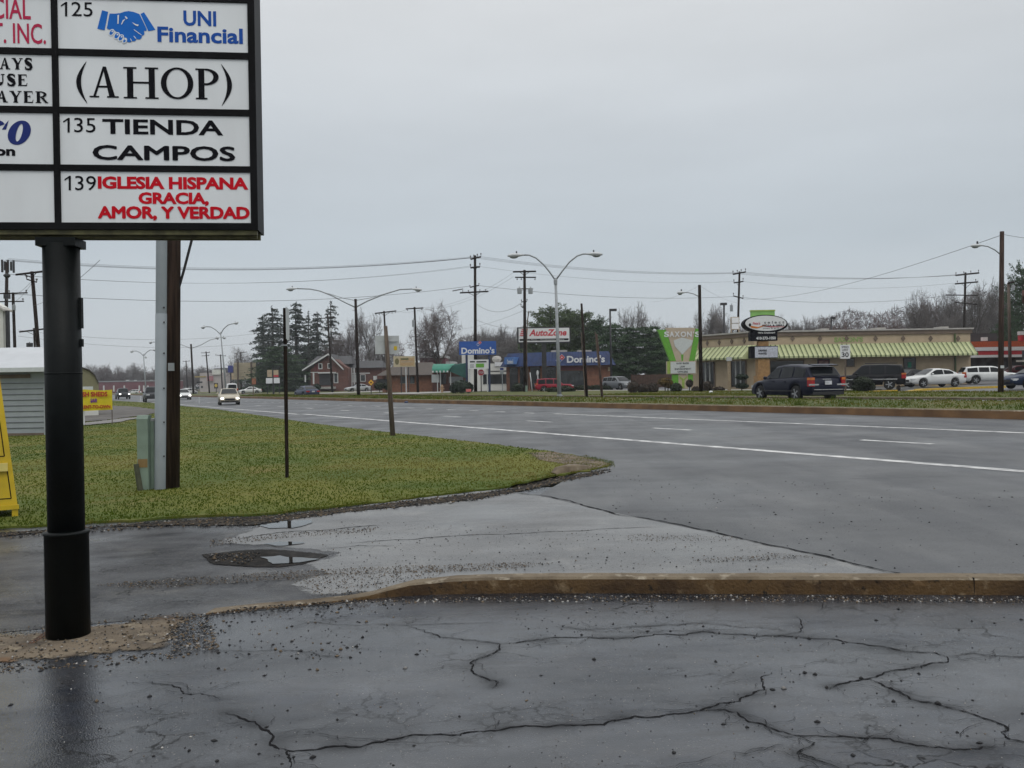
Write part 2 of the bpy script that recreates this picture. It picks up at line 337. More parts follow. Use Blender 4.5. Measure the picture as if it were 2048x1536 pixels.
sheet('ground', [(-900, -60), (900, -60), (900, 1000), (-900, 1000)], -.05, M_earth)
lot = sheet('parking_lot', [(-26, -8), (16, -8), (16, 12.6), (-26, 14)], 0, [M_lot, M_crack])
def seg_dist(X, Y, P, closed=False):
    P = np.array([(p[0], p[1]) for p in P], float); best = np.full(X.shape, 1e9); n = len(P)
    for i in range(n if closed else n - 1):
        a, b = P[i], P[(i + 1) % n]; d = b - a; L2 = max(d @ d, 1e-12); u = np.clip(((X - a[0]) * d[0] + (Y - a[1]) * d[1]) / L2, 0, 1)
        best = np.minimum(best, np.hypot(X - a[0] - u * d[0], Y - a[1] - u * d[1]))
    return best
def grid_sheet(name, x0, x1, y0, y1, cell, h, m, attrs, keep=None):
    nx, ny = int((x1 - x0) / cell) + 1, int((y1 - y0) / cell) + 1; X, Y = np.meshgrid(np.linspace(x0, x1, nx), np.linspace(y0, y1, ny)); A = {k: f(X, Y) for k, f in attrs.items()}
    idx = np.arange(nx * ny).reshape(ny, nx); F = np.stack([idx[:-1, :-1], idx[:-1, 1:], idx[1:, 1:], idx[1:, :-1]], -1).reshape(-1, 4)
    if keep is not None: K = keep(X, Y, A).reshape(-1); F = F[K[F].any(1)]
    used = np.unique(F); rm = np.full(nx * ny, -1); rm[used] = np.arange(len(used)); F = rm[F]; xs, ys = X.reshape(-1)[used], Y.reshape(-1)[used]
    me = bpy.data.meshes.new(name); me.vertices.add(len(used)); me.vertices.foreach_set('co', np.stack([xs, ys, SLOPE * xs + h], 1).reshape(-1)); me.loops.add(F.size); me.loops.foreach_set('vertex_index', F.reshape(-1).astype(np.int32)); me.polygons.add(len(F)); me.polygons.foreach_set('loop_start', np.arange(len(F), dtype=np.int32) * 4)
    me.update(calc_edges=True); me.validate()
    for k, v in A.items(): at = me.attributes.new(k, 'FLOAT', 'POINT'); at.data.foreach_set('value', v.reshape(-1)[used].astype(np.float32))
    for mm in (m if isinstance(m, (list, tuple)) else [m]): me.materials.append(mm)
    o = bpy.data.objects.new(name, me); COL.objects.link(o); o['kind'] = 'structure'; return o
def soft_sheet(name, pts, h, m, cell):
    """a patch whose rim breaks up raggedly: each vertex knows its distance in from the outline"""
    P = [(p[0], p[1]) for p in pts]; xs = [p[0] for p in P]; ys = [p[1] for p in P]
    def edge(X, Y): d = seg_dist(X, Y, P, True); ins = in_poly(P, X.reshape(-1), Y.reshape(-1)).reshape(X.shape); return np.where(ins, d, -d)
    return grid_sheet(name, min(xs) - .1, max(xs) + .1, min(ys) - .1, max(ys) + .1, cell, h, m, {'edge': edge}, lambda X, Y, A: A['edge'] > -cell * 1.5)
def in_poly(P, xs, ys):
    P = np.array([(p[0], p[1]) for p in P]); ins = np.zeros(len(xs), bool); j = len(P) - 1
    for i in range(len(P)):
        c = ((P[i, 1] > ys) != (P[j, 1] > ys)) & (xs < (P[j, 0] - P[i, 0]) * (ys - P[i, 1]) / (P[j, 1] - P[i, 1] + 1e-12) + P[i, 0]); ins ^= c; j = i
    return ins
# the lot surface is cracked: jagged seams laid into the lot's own mesh
CR = [[(580, 1536), (575, 1502), (650, 1495), (750, 1485), (890, 1470), (950, 1464), (1024, 1455), (1124, 1450), (1224, 1442), (1304, 1435), (1399, 1422), (1439, 1407), (1494, 1392), (1529, 1380), (1526, 1365), (1544, 1345)],
      [(1399, 1422), (1474, 1425), (1529, 1450), (1599, 1472), (1744, 1477), (1834, 1492), (1929, 1500), (1999, 1495)],
      [(575, 1502), (540, 1490), (545, 1470), (520, 1455), (480, 1437), (450, 1427)], [(440, 1400), (400, 1387), (325, 1370), (295, 1365)],
      [(1000, 1289), (1024, 1287), (1174, 1275), (1309, 1269), (1474, 1269), (1614, 1277), (1694, 1285), (1774, 1295), (1894, 1314), (1894, 1325), (1844, 1336), (1734, 1359), (1659, 1380)],
      [(1734, 1359), (1804, 1387), (1844, 1405), (1934, 1425), (2009, 1452), (2011, 1475), (2048, 1485), (2120, 1500)], [(1894, 1314), (1949, 1307), (2048, 1314), (2110, 1318)],
      [(810, 1252), (850, 1265), (880, 1275), (950, 1281), (1000, 1289), (1000, 1300), (940, 1327), (947, 1347), (990, 1362), (985, 1378)],
      [(590, 1252), (750, 1249), (810, 1251), (990, 1245)], [(430, 1303), (550, 1301), (625, 1305), (700, 1316)], [(1124, 1255), (1274, 1254), (1474, 1255), (1574, 1262)],
      [(1569, 1270), (1604, 1250), (1589, 1232)], [(1634, 1222), (1641, 1202)], [(1529, 1450), (1544, 1467), (1599, 1475), (1629, 1487), (1594, 1507), (1644, 1525), (1690, 1545)],
      [(1569, 1490), (1524, 1497), (1489, 1510)], [(1330, 1437), (1390, 1418), (1395, 1424)], [(1180, 1262), (1330, 1262), (1480, 1262)], [(1630, 1322), (1690, 1327), (1720, 1316)],
      [(690, 1475), (760, 1480), (850, 1472)], [(560, 1480), (640, 1468), (720, 1478)]]
WD = [.020, .017, .022, .012, .019, .018, .012, .016, .010, .010, .011, .012, .007, .012, .008, .007, .009, .006, .006, .006]
def jag(pts, rough, seed):
    rnd = random.Random(seed); P = [Vector((p.x, p.y)) for p in pts]
    for lv in range(4):
        Q = [P[0]]
        for a, b in zip(P, P[1:]):
            L = (b - a).length
            if L > .03:
                n = Vector((-(b - a).y, (b - a).x)).normalized(); Q.append(a.lerp(b, rnd.uniform(.35, .65)) + n * rnd.gauss(0, rough * L))
            Q.append(b)
        P = Q
    return P
def strip_into(me_bm, P, wd, h, mi, seed, taper=True):
    rnd = random.Random(seed); n = len(P); prev = None
    for i, p in enumerate(P):
        d = (P[min(i + 1, n - 1)] - P[max(i - 1, 0)]); d = d.normalized() if d.length > 1e-6 else Vector((1, 0)); nn = Vector((-d.y, d.x))
        e = min(1, min(i, n - 1 - i) / 6 + .15) if taper else 1
        k = wd * e * rnd.uniform(.35, 1.25) / 2
        a = me_bm.verts.new((p.x + nn.x * k, p.y + nn.y * k, G(p.x + nn.x * k) + h)); b = me_bm.verts.new((p.x - nn.x * k, p.y - nn.y * k, G(p.x - nn.x * k) + h))
        if prev: f = me_bm.faces.new((prev[0], prev[1], b, a)); f.material_index = mi
        prev = (a, b)
bm = bmesh.new(); bm.from_mesh(lot.data); rc = random.Random(3); CRP = []
for i, (c, wd) in enumerate(zip(CR, WD)):
    P = jag([GP(*q) for q in c], .09, i); CRP.append((P, wd)); strip_into(bm, P, wd * .60, .003 + .00013 * i, 1, i)
    for k in range(int(len(P) / 3.5)):      # hairline side cracks
        q = P[rc.randrange(len(P))]; a = rc.uniform(0, 6.28); L = rc.uniform(.06, .55) * rc.random() ** .5
        S = jag([q, q + Vector((math.cos(a) * L, math.sin(a) * L * .6))], .12, k + 50 * i); strip_into(bm, S, .004, .0062, 1, k)
bm.to_mesh(lot.data); bm.free()
def stain_f(X, Y):      # damp grime soaked in along the cracks
    s = np.zeros(X.shape)
    for P, wd in CRP: s = np.maximum(s, np.exp(-(seg_dist(X, Y, P[::3]) / (wd * 3.4)) ** 1.1) * min(1, wd / .018))
    nn = np.array([noise.noise(Vector((x * 4, y * 6, 2))) for x, y in zip(X.reshape(-1), Y.reshape(-1))]).reshape(X.shape); return np.clip(s * (.62 + 1.5 * nn), 0, .82)
grid_sheet('parking_lot', -4.6, 6.2, 2.6, 7.0, .03, .0013, M_lot, {'stain': stain_f})

# near carriageway
edgeR = [GP(1800, 1149), GP(2048, 1172), GP(2600, 1172), Vector((12, 5.0)), RP(7.5, -60)]
road_pts = [RP(6.06, 10.6), GP(1190, 1018), GP(1480, 1078)] + edgeR + [RP(25.1, -60), RP(25.1, 420), RP(10.5, 420), RP(10.8, 100), RP(10.6, 64), RP(9.6, 38), RP(9.4, 24), RP(9.2, 16.5), RP(8.4, 13.1)]
road = sheet('road', road_pts, .0065, [M_road, M_white, M_crack])
bm = bmesh.new(); bm.from_mesh(road.data)
def mark(p0, p1, s0, s1, h=.0105, mi=1, curve=None):
    n = max(1, int((s1 - s0) / 12)); pr = None
    for k in range(n + 1):
        s = s0 + (s1 - s0) * k / n; a = RP(p0, s, h); b = RP(p1, s, h); va, vb = bm.verts.new(a), bm.verts.new(b)
        if pr: f = bm.faces.new((pr[0], va, vb, pr[1])); f.material_index = mi; f.normal_update(); f.normal.z < 0 and f.normal_flip()
        pr = (va, vb)
mark(12.82, 13.08, -60, 48); mark(12.55, 12.78, 48, 130); mark(20.05, 20.28, -60, 33.8)
for k in range(-6, 20): mark(16.2, 16.4, 12.2 + 7.65 * k, 14.0 + 7.65 * k)
for k in range(0, 26): mark(19.9, 20.1, 35.2 + 2.9 * k, 36.2 + 2.9 * k)
seam = jag([GP(*q) for q in [(1000, 985), (1080, 992), (1190, 1018), (1310, 1042), (1480, 1078), (1640, 1112), (1800, 1149)]], .04, 77)
strip_into(bm, seam, .026, .0125, 2, 5, False)
bm.to_mesh(road.data); bm.free()
apron_pts = [(1000, 974), (1078, 984), (1230, 1008), (1560, 1060), (1900, 1140), (1900, 1176), (1400, 1180), (900, 1182), (740, 1198), (600, 1205), (500, 1172), (600, 1150), (540, 1130), (630, 1112), (520, 1100), (380, 1092), (450, 1068), (510, 1046), (600, 1026), (760, 1002)]
apron = soft_sheet('driveway', [GP(*q) for q in apron_pts], .005, M_apron, .07); apron.data.materials.append(M_crack)
bm = bmesh.new(); bm.from_mesh(apron.data)
for i, c in enumerate([[(690, 1089), (830, 1080), (960, 1070), (1130, 1064), (1320, 1056)], [(470, 1080), (560, 1066), (640, 1062), (760, 1052)], [(640, 1100), (720, 1092), (800, 1094)]]):
    strip_into(bm, jag([GP(*q) for q in c], .05, 90 + i), (.016, .024, .012)[i], .0082 + .0003 * i, 1, i)
bm.to_mesh(apron.data); bm.free()
M_drive = ground_mat('old_drive_asphalt', [((.040, .041, .045), 1, 0, 1, 2, None), ((.018, .019, .022), .9, .42, .60, 8, (.6, 1.5, 1)), ((.085, .082, .074), 1.7, .54, .70, 9, None), ((.03, .03, .033), 7, .45, .62, 8, None), ((.15, .14, .12), 70, .62, .68, 2, None), ((.014, .014, .014), 50, .60, .66, 2, None)], rough=(.24, .55), rscale=.8, bump=.5, bscale=100, spec=.5, veins=(3.5, .8), sheen=(1.0, .10, 1.0, .38, .64))
sheet('driveway', [GP(*q) for q in [(-260, 1085), (0, 1068), (170, 1056), (350, 1042), (560, 1034), (700, 1020), (1000, 986), (900, 1168), (740, 1198), (690, 1206), (600, 1215), (500, 1223), (400, 1234), (300, 1238), (0, 1266), (-260, 1284)]], .0035, M_drive)
M_hole = ground_mat('pothole_dark', [((.012, .011, .010), 1, 0, 1, 2, None), ((.03, .026, .022), 9, .5, .65, 8, None)], rough=(.5, .9), bump=.9, bscale=50, spec=.12, fade=.10, fscale=14)
# pothole and puddles
def pix_sheet(name, px, h, m, sub=.05, jit=.05): return sheet(name, [GP(*q) for q in px], h, m, sub=sub, jit=jit)
soft_sheet('pothole', [GP(*q) for q in [(390, 1110), (470, 1102), (520, 1098), (580, 1100), (672, 1110), (620, 1130), (560, 1138), (500, 1138), (415, 1132)]], .0092, M_hole, .025)
pix_sheet('puddle', [(520, 1117), (560, 1114), (612, 1119), (640, 1121), (600, 1128), (545, 1131)], .016, M_water)
pix_sheet('puddle', [(515, 1053), (560, 1045), (625, 1041), (615, 1050), (585, 1058), (535, 1059)], .0125, M_water)
pix_sheet('puddle', [(510, 1090), (560, 1085), (610, 1088), (560, 1094)], .0125, M_water)
soft_sheet('dirt_patch', [GP(*q) for q in [(-260, 1275), (0, 1260), (120, 1250), (270, 1231), (360, 1221), (430, 1230), (400, 1268), (385, 1298), (310, 1316), (150, 1330), (0, 1342), (-260, 1362)]], .0066, M_dirt, 0.03)
soft_sheet('debris_edge', [GP(*q) for q in [(-260, 1080), (0, 1064), (170, 1054), (350, 1040), (560, 1030), (700, 1014), (860, 996), (1000, 980), (1110, 955), (1190, 942), (1235, 930), (1222, 948), (1150, 962), (1060, 984), (950, 1004), (800, 1018), (700, 1028), (600, 1042), (500, 1056), (350, 1056), (200, 1060), (0, 1078), (-260, 1100)]], .0135, M_mulch, 0.05)
# lawn
LAWN_PX = [(1222, 931), (1170, 917), (1100, 905), (1000, 892), (900, 880), (785, 867), (690, 856), (600, 844), (520, 832), (440, 820), (300, 806), (200, 800), (0, 800), (-300, 830), (-300, 1072), (0, 1058), (100, 1053), (170, 1049), (350, 1037), (560, 1028), (700, 1012), (860, 994), (1000, 977), (1110, 952), (1180, 942)]
LAWN = [GP(*q) for q in LAWN_PX]
sheet('lawn', LAWN, .026, M_lawn, skirt=.03, sub=.10, jit=.16)
pix_sheet('dirt_patch', [(150, 846), (165, 832), (215, 812), (262, 814), (330, 822), (290, 832), (200, 843)], .055, mat('grey_dirt', (.12, .11, .10), .95, var=.25, scale=1.2, bump=.5), .6, .3)
pix_sheet('dirt_patch', [(150, 853), (170, 848), (250, 838), (285, 836), (240, 846), (180, 852)], .059, mat('pale_gravel', (.22, .21, .20), .95, var=.2, scale=3, bump=.5), .5, .2)
# median with its kerbs
def strip_rp(name, prof, s0, s1, mats, mis, ds=4.0):
    b = MB(); n = int((s1 - s0) / ds); k = len(prof)
    for i in range(n + 1):
        s = s0 + (s1 - s0) * i / n
        for p, h in prof: b.v.append(tuple(RP(p, s, h)))
    for i in range(n):
        for j in range(k - 1):
            b.f.append((i * k + j, (i + 1) * k + j, (i + 1) * k + j + 1, i * k + j + 1)); b.m.append(mis[j])
    o = b.build(name, mats); o['kind'] = 'structure'; return o
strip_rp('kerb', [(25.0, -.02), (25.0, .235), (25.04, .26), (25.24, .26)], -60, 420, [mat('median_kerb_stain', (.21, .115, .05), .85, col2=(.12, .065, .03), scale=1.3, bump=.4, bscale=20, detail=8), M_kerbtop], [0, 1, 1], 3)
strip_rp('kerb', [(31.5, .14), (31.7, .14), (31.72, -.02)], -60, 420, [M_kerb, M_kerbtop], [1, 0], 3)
strip_rp('median', [(25.24, .26), (26.4, .30), (28.2, .385), (30.2, .28), (31.5, .14)], -60, 420, [M_verge], [0, 0, 0, 0], 3)
sheet('road', [RP(31.7, -60), RP(38.3, -60), RP(38.3, 420), RP(31.7, 420)], .004, M_road, sub=0).name = 'far_road'
bm = bmesh.new(); fr = bpy.data.objects['far_road']; fr.data.materials.append(M_white); bm.from_mesh(fr.data)
mark(37.6, 37.85, -60, 300); mark(32.2, 32.4, -60, 300)
for k in range(-5, 30): mark(34.9, 35.1, 12.2 + 7.65 * k, 14.2 + 7.65 * k)
bm.to_mesh(fr.data); bm.free()
strip_rp('kerb', [(38.3, -.02), (38.3, .10), (38.5, .11)], -60, 420, [M_kerbtop], [0, 0], 4)
strip_rp('verge', [(38.5, .11), (42, .16), (47, .12), (47.2, .1)], -60, 44, [M_verge], [0, 0, 0], 4)
strip_rp('verge', [(38.5, .11), (44, .16), (52, .10)], 44, 420, [M_verge], [0, 0], 4)
strip_rp('sidewalk', [(52.0, .10), (53.4, .11), (53.4, .0)], 44, 170, [M_conc], [0, 0], 4)
M_lot2 = ground_mat('shop_lot_asphalt', [((.075, .078, .082), 1, 0, 1, 2, None), ((.055, .057, .06), .3, .4, .6, 4, None)], rough=(.3, .5), rscale=.3, bump=.1)
sheet('parking_lot', [RP(47.2, -90), RP(150, -90), RP(150, 44), RP(47.2, 44)], -.02, M_lot2)
sheet('parking_lot', [RP(53.4, 44), RP(90, 44), RP(90, 175), RP(53.4, 175)], -.016, M_lot2)
sheet('path', [RP(38.6, 96), RP(52, 99), RP(52, 108), RP(38.6, 112)], .17, M_conc)
sheet('path', [RP(38.6, 130), RP(52, 133), RP(52, 141), RP(38.6, 144)], .17, M_conc)

# near kerb: straight run, then it drops to flush at the driveway mouth
kb = MB(); st = [(2900, 1190, .118), (2500, 1190, .118), (2048, 1191, .12), (1800, 1190, .12), (1600, 1189, .12), (1400, 1188, .12), (1200, 1187, .12), (1050, 1187, .118), (950, 1188, .114), (900, 1189, .108), (860, 1190, .096), (820, 1192, .088), (780, 1195, .06), (740, 1199, .032), (690, 1204, .016), (600, 1213, .014), (500, 1221, .014), (400, 1232, .014)]
P0 = [(GP(px, py), h) for px, py, h in st]; S_ = []
for (a, ha), (b, hb_) in zip(P0, P0[1:]):
    n = max(2, int((b - a).length / .035))
    for k in range(n): S_.append((a.lerp(b, k / n), ha + (hb_ - ha) * k / n))
for i, (q, h) in enumerate(S_):
    nx = Vector((.10, .99, 0)); u = i * .035; f1 = noise.noise(Vector((u * 1.1, 3, 0))) * .006 + noise.noise(Vector((u * 9, 5, 0))) * .0035; f2 = noise.noise(Vector((u * 1.4, 8, 0))) * .006 + noise.noise(Vector((u * 11, 1, 0))) * .003
    chip = max(0, noise.noise(Vector((u * 5, 11, 0))) - .38) * .07 * min(1, h / .08); k_ = min(1, h / .05)
    for dy, dz in ((f2 * k_, -.02), (.004 + f2 * k_, h * .55), (.008 + f2 * .6 * k_ + chip, h * .86 - chip * .5), (.026 + f1 * k_ + chip, h + f1 * k_ - chip * .25), (.15, h + f1 * k_), (.165 + f1, -.02)):
        v = q + nx * dy; kb.v.append((v.x, v.y, G(v.x) + dz))
for i in range(len(S_) - 1):
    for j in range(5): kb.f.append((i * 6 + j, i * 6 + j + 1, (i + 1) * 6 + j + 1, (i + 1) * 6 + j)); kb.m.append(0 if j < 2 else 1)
for px in (1948,):      # joints between the kerb stones
    q = GP(px, 1190); kb.mi = 2; kb.box((q.x, q.y + .075, G(q.x) + .056), (.004, .163, .128))
o = kb.build('kerb', [M_kerb, M_kerbtop, M_crack]); o['kind'] = 'structure'
# kerb stub at the lawn's tip
kb = MB(); pr = []
for t, (px, py, h) in enumerate([(1112, 952, .03), (1120, 950, .10), (1140, 947, .12), (1160, 944, .11), (1178, 941, .07), (1186, 939, .02)]):
    q = GP(px, py)
    for dy, dz in ((-.02, 0), (0, h * .8), (.05, h), (.2, h), (.26, 0)):
        v = q + Vector((-.35, .9, 0)).normalized() * dy; kb.v.append((v.x, v.y, G(v.x) + dz + .01))
for i in range(5):
    for j in range(4): kb.f.append((i * 5 + j, i * 5 + j + 1, (i + 1) * 5 + j + 1, (i + 1) * 5 + j)); kb.m.append(0)
o = kb.build('kerb', [M_kerbtop], smooth=True); o['kind'] = 'structure'

# yellow kerbs of the shop lot
yk = MB(); rows = [[(1795, 789), (1842, 782.5)], [(1830, 782), (1895, 779.5), (1960, 777), (2010, 775.5)], [(1740, 786), (1793, 784)]]
for r_ in rows:
    for a, b in zip(r_, r_[1:]):
        p, q = GP(*a), GP(*b); d = (q - p).normalized(); n = Vector((-d.y, d.x, 0)) * .1
        yk.prism([p - n, q - n, q + n, p + n], (0, 0, .14))
struct(yk.build('kerb', M_yellow))
for a, b, wv in (((1790, 774), (1812, 771.5), .25), ((1960, 768), (1985, 767), .2), ((1860, 772), (1905, 769.5), .2)):
    p, q = GP(*a), GP(*b); d = (q - p).normalized(); n = Vector((-d.y, d.x, 0)) * wv
    sheet('parking_line', [p - n, q - n, q + n, p + n], .0, M_yellow)

# ------------------------------------------------------------------ loose things nobody could count
def scatter_mesh(name, pos, size, nrm_mats, midx, shape='pebble', seed=1):
    r = np.random.default_rng(seed); n = len(pos)
    if shape == 'pebble':
        base = np.array([[1, 0, 0], [-1, 0, 0], [0, 1, 0], [0, -1, 0], [0, 0, 1], [0, 0, -.6]], float); F = np.array([[0, 2, 4], [2, 1, 4], [1, 3, 4], [3, 0, 4], [2, 0, 5], [1, 2, 5], [3, 1, 5], [0, 3, 5]])
        V = base[None] * r.uniform(.55, 1.3, (n, 6, 1)) * size[:, None, None]; V[:, :, 2] *= .65; V[:, :, 2] += size[:, None] * .12
        a = r.uniform(0, 6.28, n); c, s_ = np.cos(a), np.sin(a); x = V[:, :, 0] * c[:, None] - V[:, :, 1] * s_[:, None]; y = V[:, :, 0] * s_[:, None] + V[:, :, 1] * c[:, None]
        V[:, :, 0], V[:, :, 1] = x, y
    else:       # blade: thin leaning triangle
        a = r.uniform(0, 6.28, n); h = size; wv = nrm_mats[1] if isinstance(nrm_mats, tuple) else h * .2
        wv = wv * r.uniform(.6, 1.3, n); lean = r.uniform(.1, .8, n) * h; b = r.uniform(0, 6.28, n)
        V = np.zeros((n, 3, 3)); V[:, 0, 0] = np.cos(a) * wv; V[:, 0, 1] = np.sin(a) * wv; V[:, 1] = -V[:, 0]; V[:, 2, 0] = np.cos(b) * lean; V[:, 2, 1] = np.sin(b) * lean; V[:, 2, 2] = h
        F = np.array([[0, 1, 2]])
    V += pos[:, None, :]; k = V.shape[1]; nf = len(F)
    faces = (F[None] + (np.arange(n) * k)[:, None, None]).reshape(-1)
    me = bpy.data.meshes.new(name); me.vertices.add(n * k); me.vertices.foreach_set('co', V.reshape(-1)); me.loops.add(len(faces)); me.loops.foreach_set('vertex_index', faces.astype(np.int32))
    me.polygons.add(n * nf); me.polygons.foreach_set('loop_start', np.arange(n * nf, dtype=np.int32) * 3)
    ml = nrm_mats[0] if isinstance(nrm_mats, tuple) else nrm_mats
    for m_ in ml: me.materials.append(m_)
    me.polygons.foreach_set('material_index', np.repeat(midx, nf).astype(np.int32)); me.update(calc_edges=True); me.validate()
    o = bpy.data.objects.new(name, me); COL.objects.link(o); o['kind'] = 'stuff'; return o
def in_poly(P, xs, ys):
    P = np.array([(p[0], p[1]) for p in P]); ins = np.zeros(len(xs), bool); j = len(P) - 1
    for i in range(len(P)):
        c = ((P[i, 1] > ys) != (P[j, 1] > ys)) & (xs < (P[j, 0] - P[i, 0]) * (ys - P[i, 1]) / (P[j, 1] - P[i, 1] + 1e-12) + P[i, 0]); ins ^= c; j = i
    return ins
def fill(poly, n, power, cx=0, cy=0, seed=1, rmin=3):
    """random points in a ground polygon, thinning with distance from (cx,cy)"""
    r = np.random.default_rng(seed); P = np.array([(p[0], p[1]) for p in poly]); lo, hi = P.min(0), P.max(0); got = []; tot = 0
    for _ in range(400):
        x = r.uniform(lo[0], hi[0], 200000); y = r.uniform(lo[1], hi[1], 200000); d = np.hypot(x - cx, y - cy)
        k = (r.uniform(0, 1, 200000) < (rmin / np.maximum(d, rmin)) ** power); x, y = x[k], y[k]; k = in_poly(poly, x, y); got.append(np.stack([x[k], y[k]], 1)); tot += k.sum()
        if tot > n: break
    return np.concatenate(got)[:n]
def nz2(xy, s, o=0): return np.array([noise.noise(Vector((a * s + o, b * s, o))) for a, b in xy])
B_g = mat('blade_green', (.088, .118, .015), .8, var=.05, scale=3, spec=.2); B_y = mat('blade_straw', (.158, .138, .036), .85, var=.05, scale=3, spec=.2); B_d = mat('blade_dark', (.068, .100, .013), .8, var=.05, scale=3, spec=.2); B_o = mat('blade_olive', (.112, .122, .018), .8, var=.05, scale=3, spec=.2)
for m_ in (B_g, B_y, B_d, B_o):     # blades share the turf's upward shading so that the sward reads soft
    t_ = m_.node_tree; src_ = t_.nodes['Principled BSDF'].inputs['Base Color'].links[0].from_socket; df, tl_, ms = N(t_, 'ShaderNodeBsdfDiffuse'), N(t_, 'ShaderNodeBsdfTranslucent'), N(t_, 'ShaderNodeMixShader')
    for q_ in (df, tl_): t_.links.new(src_, q_.inputs['Color'])
    t_.links.new(df.outputs[0], ms.inputs[1]); t_.links.new(tl_.outputs[0], ms.inputs[2]); t_.links.new(ms.outputs[0], t_.nodes['Material Output'].inputs['Surface'])
xy = fill(LAWN, 90000, 1.9, seed=4, rmin=10); d = np.hypot(xy[:, 0], xy[:, 1])
v1 = 1.25 * nz2(xy, .28) + .6 * nz2(xy, 1.1, 5) + .10 + rng.normal(0, .09, len(xy)); near = np.clip((16 - d) / 5, 0, 1) * .25
tipd = np.exp(-np.hypot(xy[:, 0] - 1.6, xy[:, 1] - 15.9) / 2.2); v1 = v1 - tipd * 1.1
mi = np.where(v1 + near > .38, 2, np.where(v1 + near > .05, 0, np.where(v1 > -.32, 3, 1)))
pos = np.stack([xy[:, 0], xy[:, 1], SLOPE * xy[:, 0] + .024], 1)
scatter_mesh('grass', pos, rng.uniform(.010, .030, len(xy)) * (1 + .25 * np.clip(v1, 0, 1)), ([B_g, B_y, B_d, B_o], .0007 * d + .002), mi, 'blade', 2)
rim = fill([GP(*q) for q in [(-250, 1074), (0, 1062), (170, 1054), (350, 1040), (560, 1031), (700, 1015), (860, 996), (1000, 979), (1110, 954), (1230, 936), (1228, 926), (1170, 912), (1105, 947), (1000, 970), (860, 988), (700, 1006), (560, 1022), (350, 1031), (170, 1042), (0, 1050), (-250, 1062)]], 9000, 0, seed=44)
v1 = nz2(rim, 2.2) + rng.normal(0, .2, len(rim)); k_ = nz2(rim, 3.1, 7) > -.12; rim, v1 = rim[k_], v1[k_]
scatter_mesh('grass', np.stack([rim[:, 0], rim[:, 1], SLOPE * rim[:, 0] + .016], 1), rng.uniform(.012, .05, len(rim)), ([B_g, B_y, B_d, B_o], np.full(len(rim), .004)), np.where(v1 > .3, 2, np.where(v1 > -.05, 0, np.where(v1 > -.3, 3, 1))), 'blade', 6)
soft_sheet('dirt_patch', [GP(*q) for q in [(1040, 908), (1110, 904), (1190, 916), (1245, 930), (1200, 944), (1130, 936), (1060, 924)]], .031, M_dirt, .06)
# ragged long grass along the lawn's rim, and the weedy median
def rp_fill(p0, p1, s0, s1, n, seed, bias=1.0):
    r = np.random.default_rng(seed); s = s0 + (s1 - s0) * r.uniform(0, 1, n) ** bias; p = r.uniform(p0, p1, n); return p, s
p_, s_ = rp_fill(25.3, 31.4, 2, 130, 42000, 8, 1.8)
xy = np.stack([RN.x * p_ + RD.x * s_, RN.y * p_ + RD.y * s_], 1); d = np.hypot(xy[:, 0], xy[:, 1])
hh = .26 + np.interp(p_, [25.24, 26.4, 28.2, 30.2, 31.5], [0, .04, .125, .02, -.12])
v1 = nz2(xy, .5) + .6 * nz2(xy, 1.7, 3) + rng.normal(0, .2, len(xy))
mi = np.where(v1 > .35, 2, np.where(v1 > .0, 0, np.where(v1 > -.25, 3, 1)))
pos = np.stack([xy[:, 0], xy[:, 1], SLOPE * xy[:, 0] + hh - .01], 1)
scatter_mesh('grass', pos, rng.uniform(.03, .10, len(xy)) * (1 + 1.3 * np.clip(v1 - .35, 0, 1)), ([B_g, B_y, B_d, B_o], .0007 * d), mi, 'blade', 3)
p_, s_ = rp_fill(38.6, 47, 0, 60, 20000, 12); xy = np.stack([RN.x * p_ + RD.x * s_, RN.y * p_ + RD.y * s_], 1); d = np.hypot(xy[:, 0], xy[:, 1])
v1 = nz2(xy, .3) + rng.normal(0, .25, len(xy)); mi = np.where(v1 > .2, 0, np.where(v1 > -.3, 3, 1))
scatter_mesh('grass', np.stack([xy[:, 0], xy[:, 1], SLOPE * xy[:, 0] + .13], 1), rng.uniform(.03, .09, len(xy)), ([B_g, B_y, B_d, B_o], .0007 * d), mi, 'blade', 5)
# gravel: bitumen crumbs and stones
S_dk = mat('stone_dark', (.016, .016, .017), .8, var=.2, scale=20); S_br = mat('stone_brown', (.16, .115, .07), .9, var=.3, scale=20); S_gy = mat('stone_grey', (.22, .21, .20), .85, var=.2, scale=20); S_wh = mat('stone_pale', (.45, .43, .40), .8, var=.2, scale=20)
PB, SZ, MI = [], [], []
def peb(poly, n, lo, hi, probs, h=.001, seed=1, power=0, pn=2.2):
    xy = fill([GP(*q) for q in poly] if len(poly[0]) == 2 and max(q[0] for q in poly) > 60 else poly, n, power, seed=seed); r = np.random.default_rng(seed)
    PB.append(np.stack([xy[:, 0], xy[:, 1], SLOPE * xy[:, 0] + h], 1)); SZ.append(lo + (hi - lo) * r.uniform(0, 1, len(xy)) ** pn); MI.append(r.choice(4, len(xy), p=probs))
peb([(200, 1330), (2048, 1200), (2300, 1536), (-200, 1540), (-200, 1350)], 300, .004, .017, [.84, .07, .05, .04], seed=21, pn=3.2)
peb([(200, 1330), (2048, 1200), (2300, 1536), (-200, 1540), (-200, 1350)], 1500, .0015, .005, [.6, .15, .15, .10], seed=61, pn=2)
peb([(400, 1232), (690, 1206), (820, 1215), (700, 1320), (420, 1318), (365, 1290)], 260, .004, .016, [.72, .2, .05, .03], seed=22, pn=2)
peb([(1000, 1205), (1380, 1205), (1380, 1260), (1050, 1275)], 170, .003, .011, [.9, .05, .03, .02], seed=42, pn=2.5)
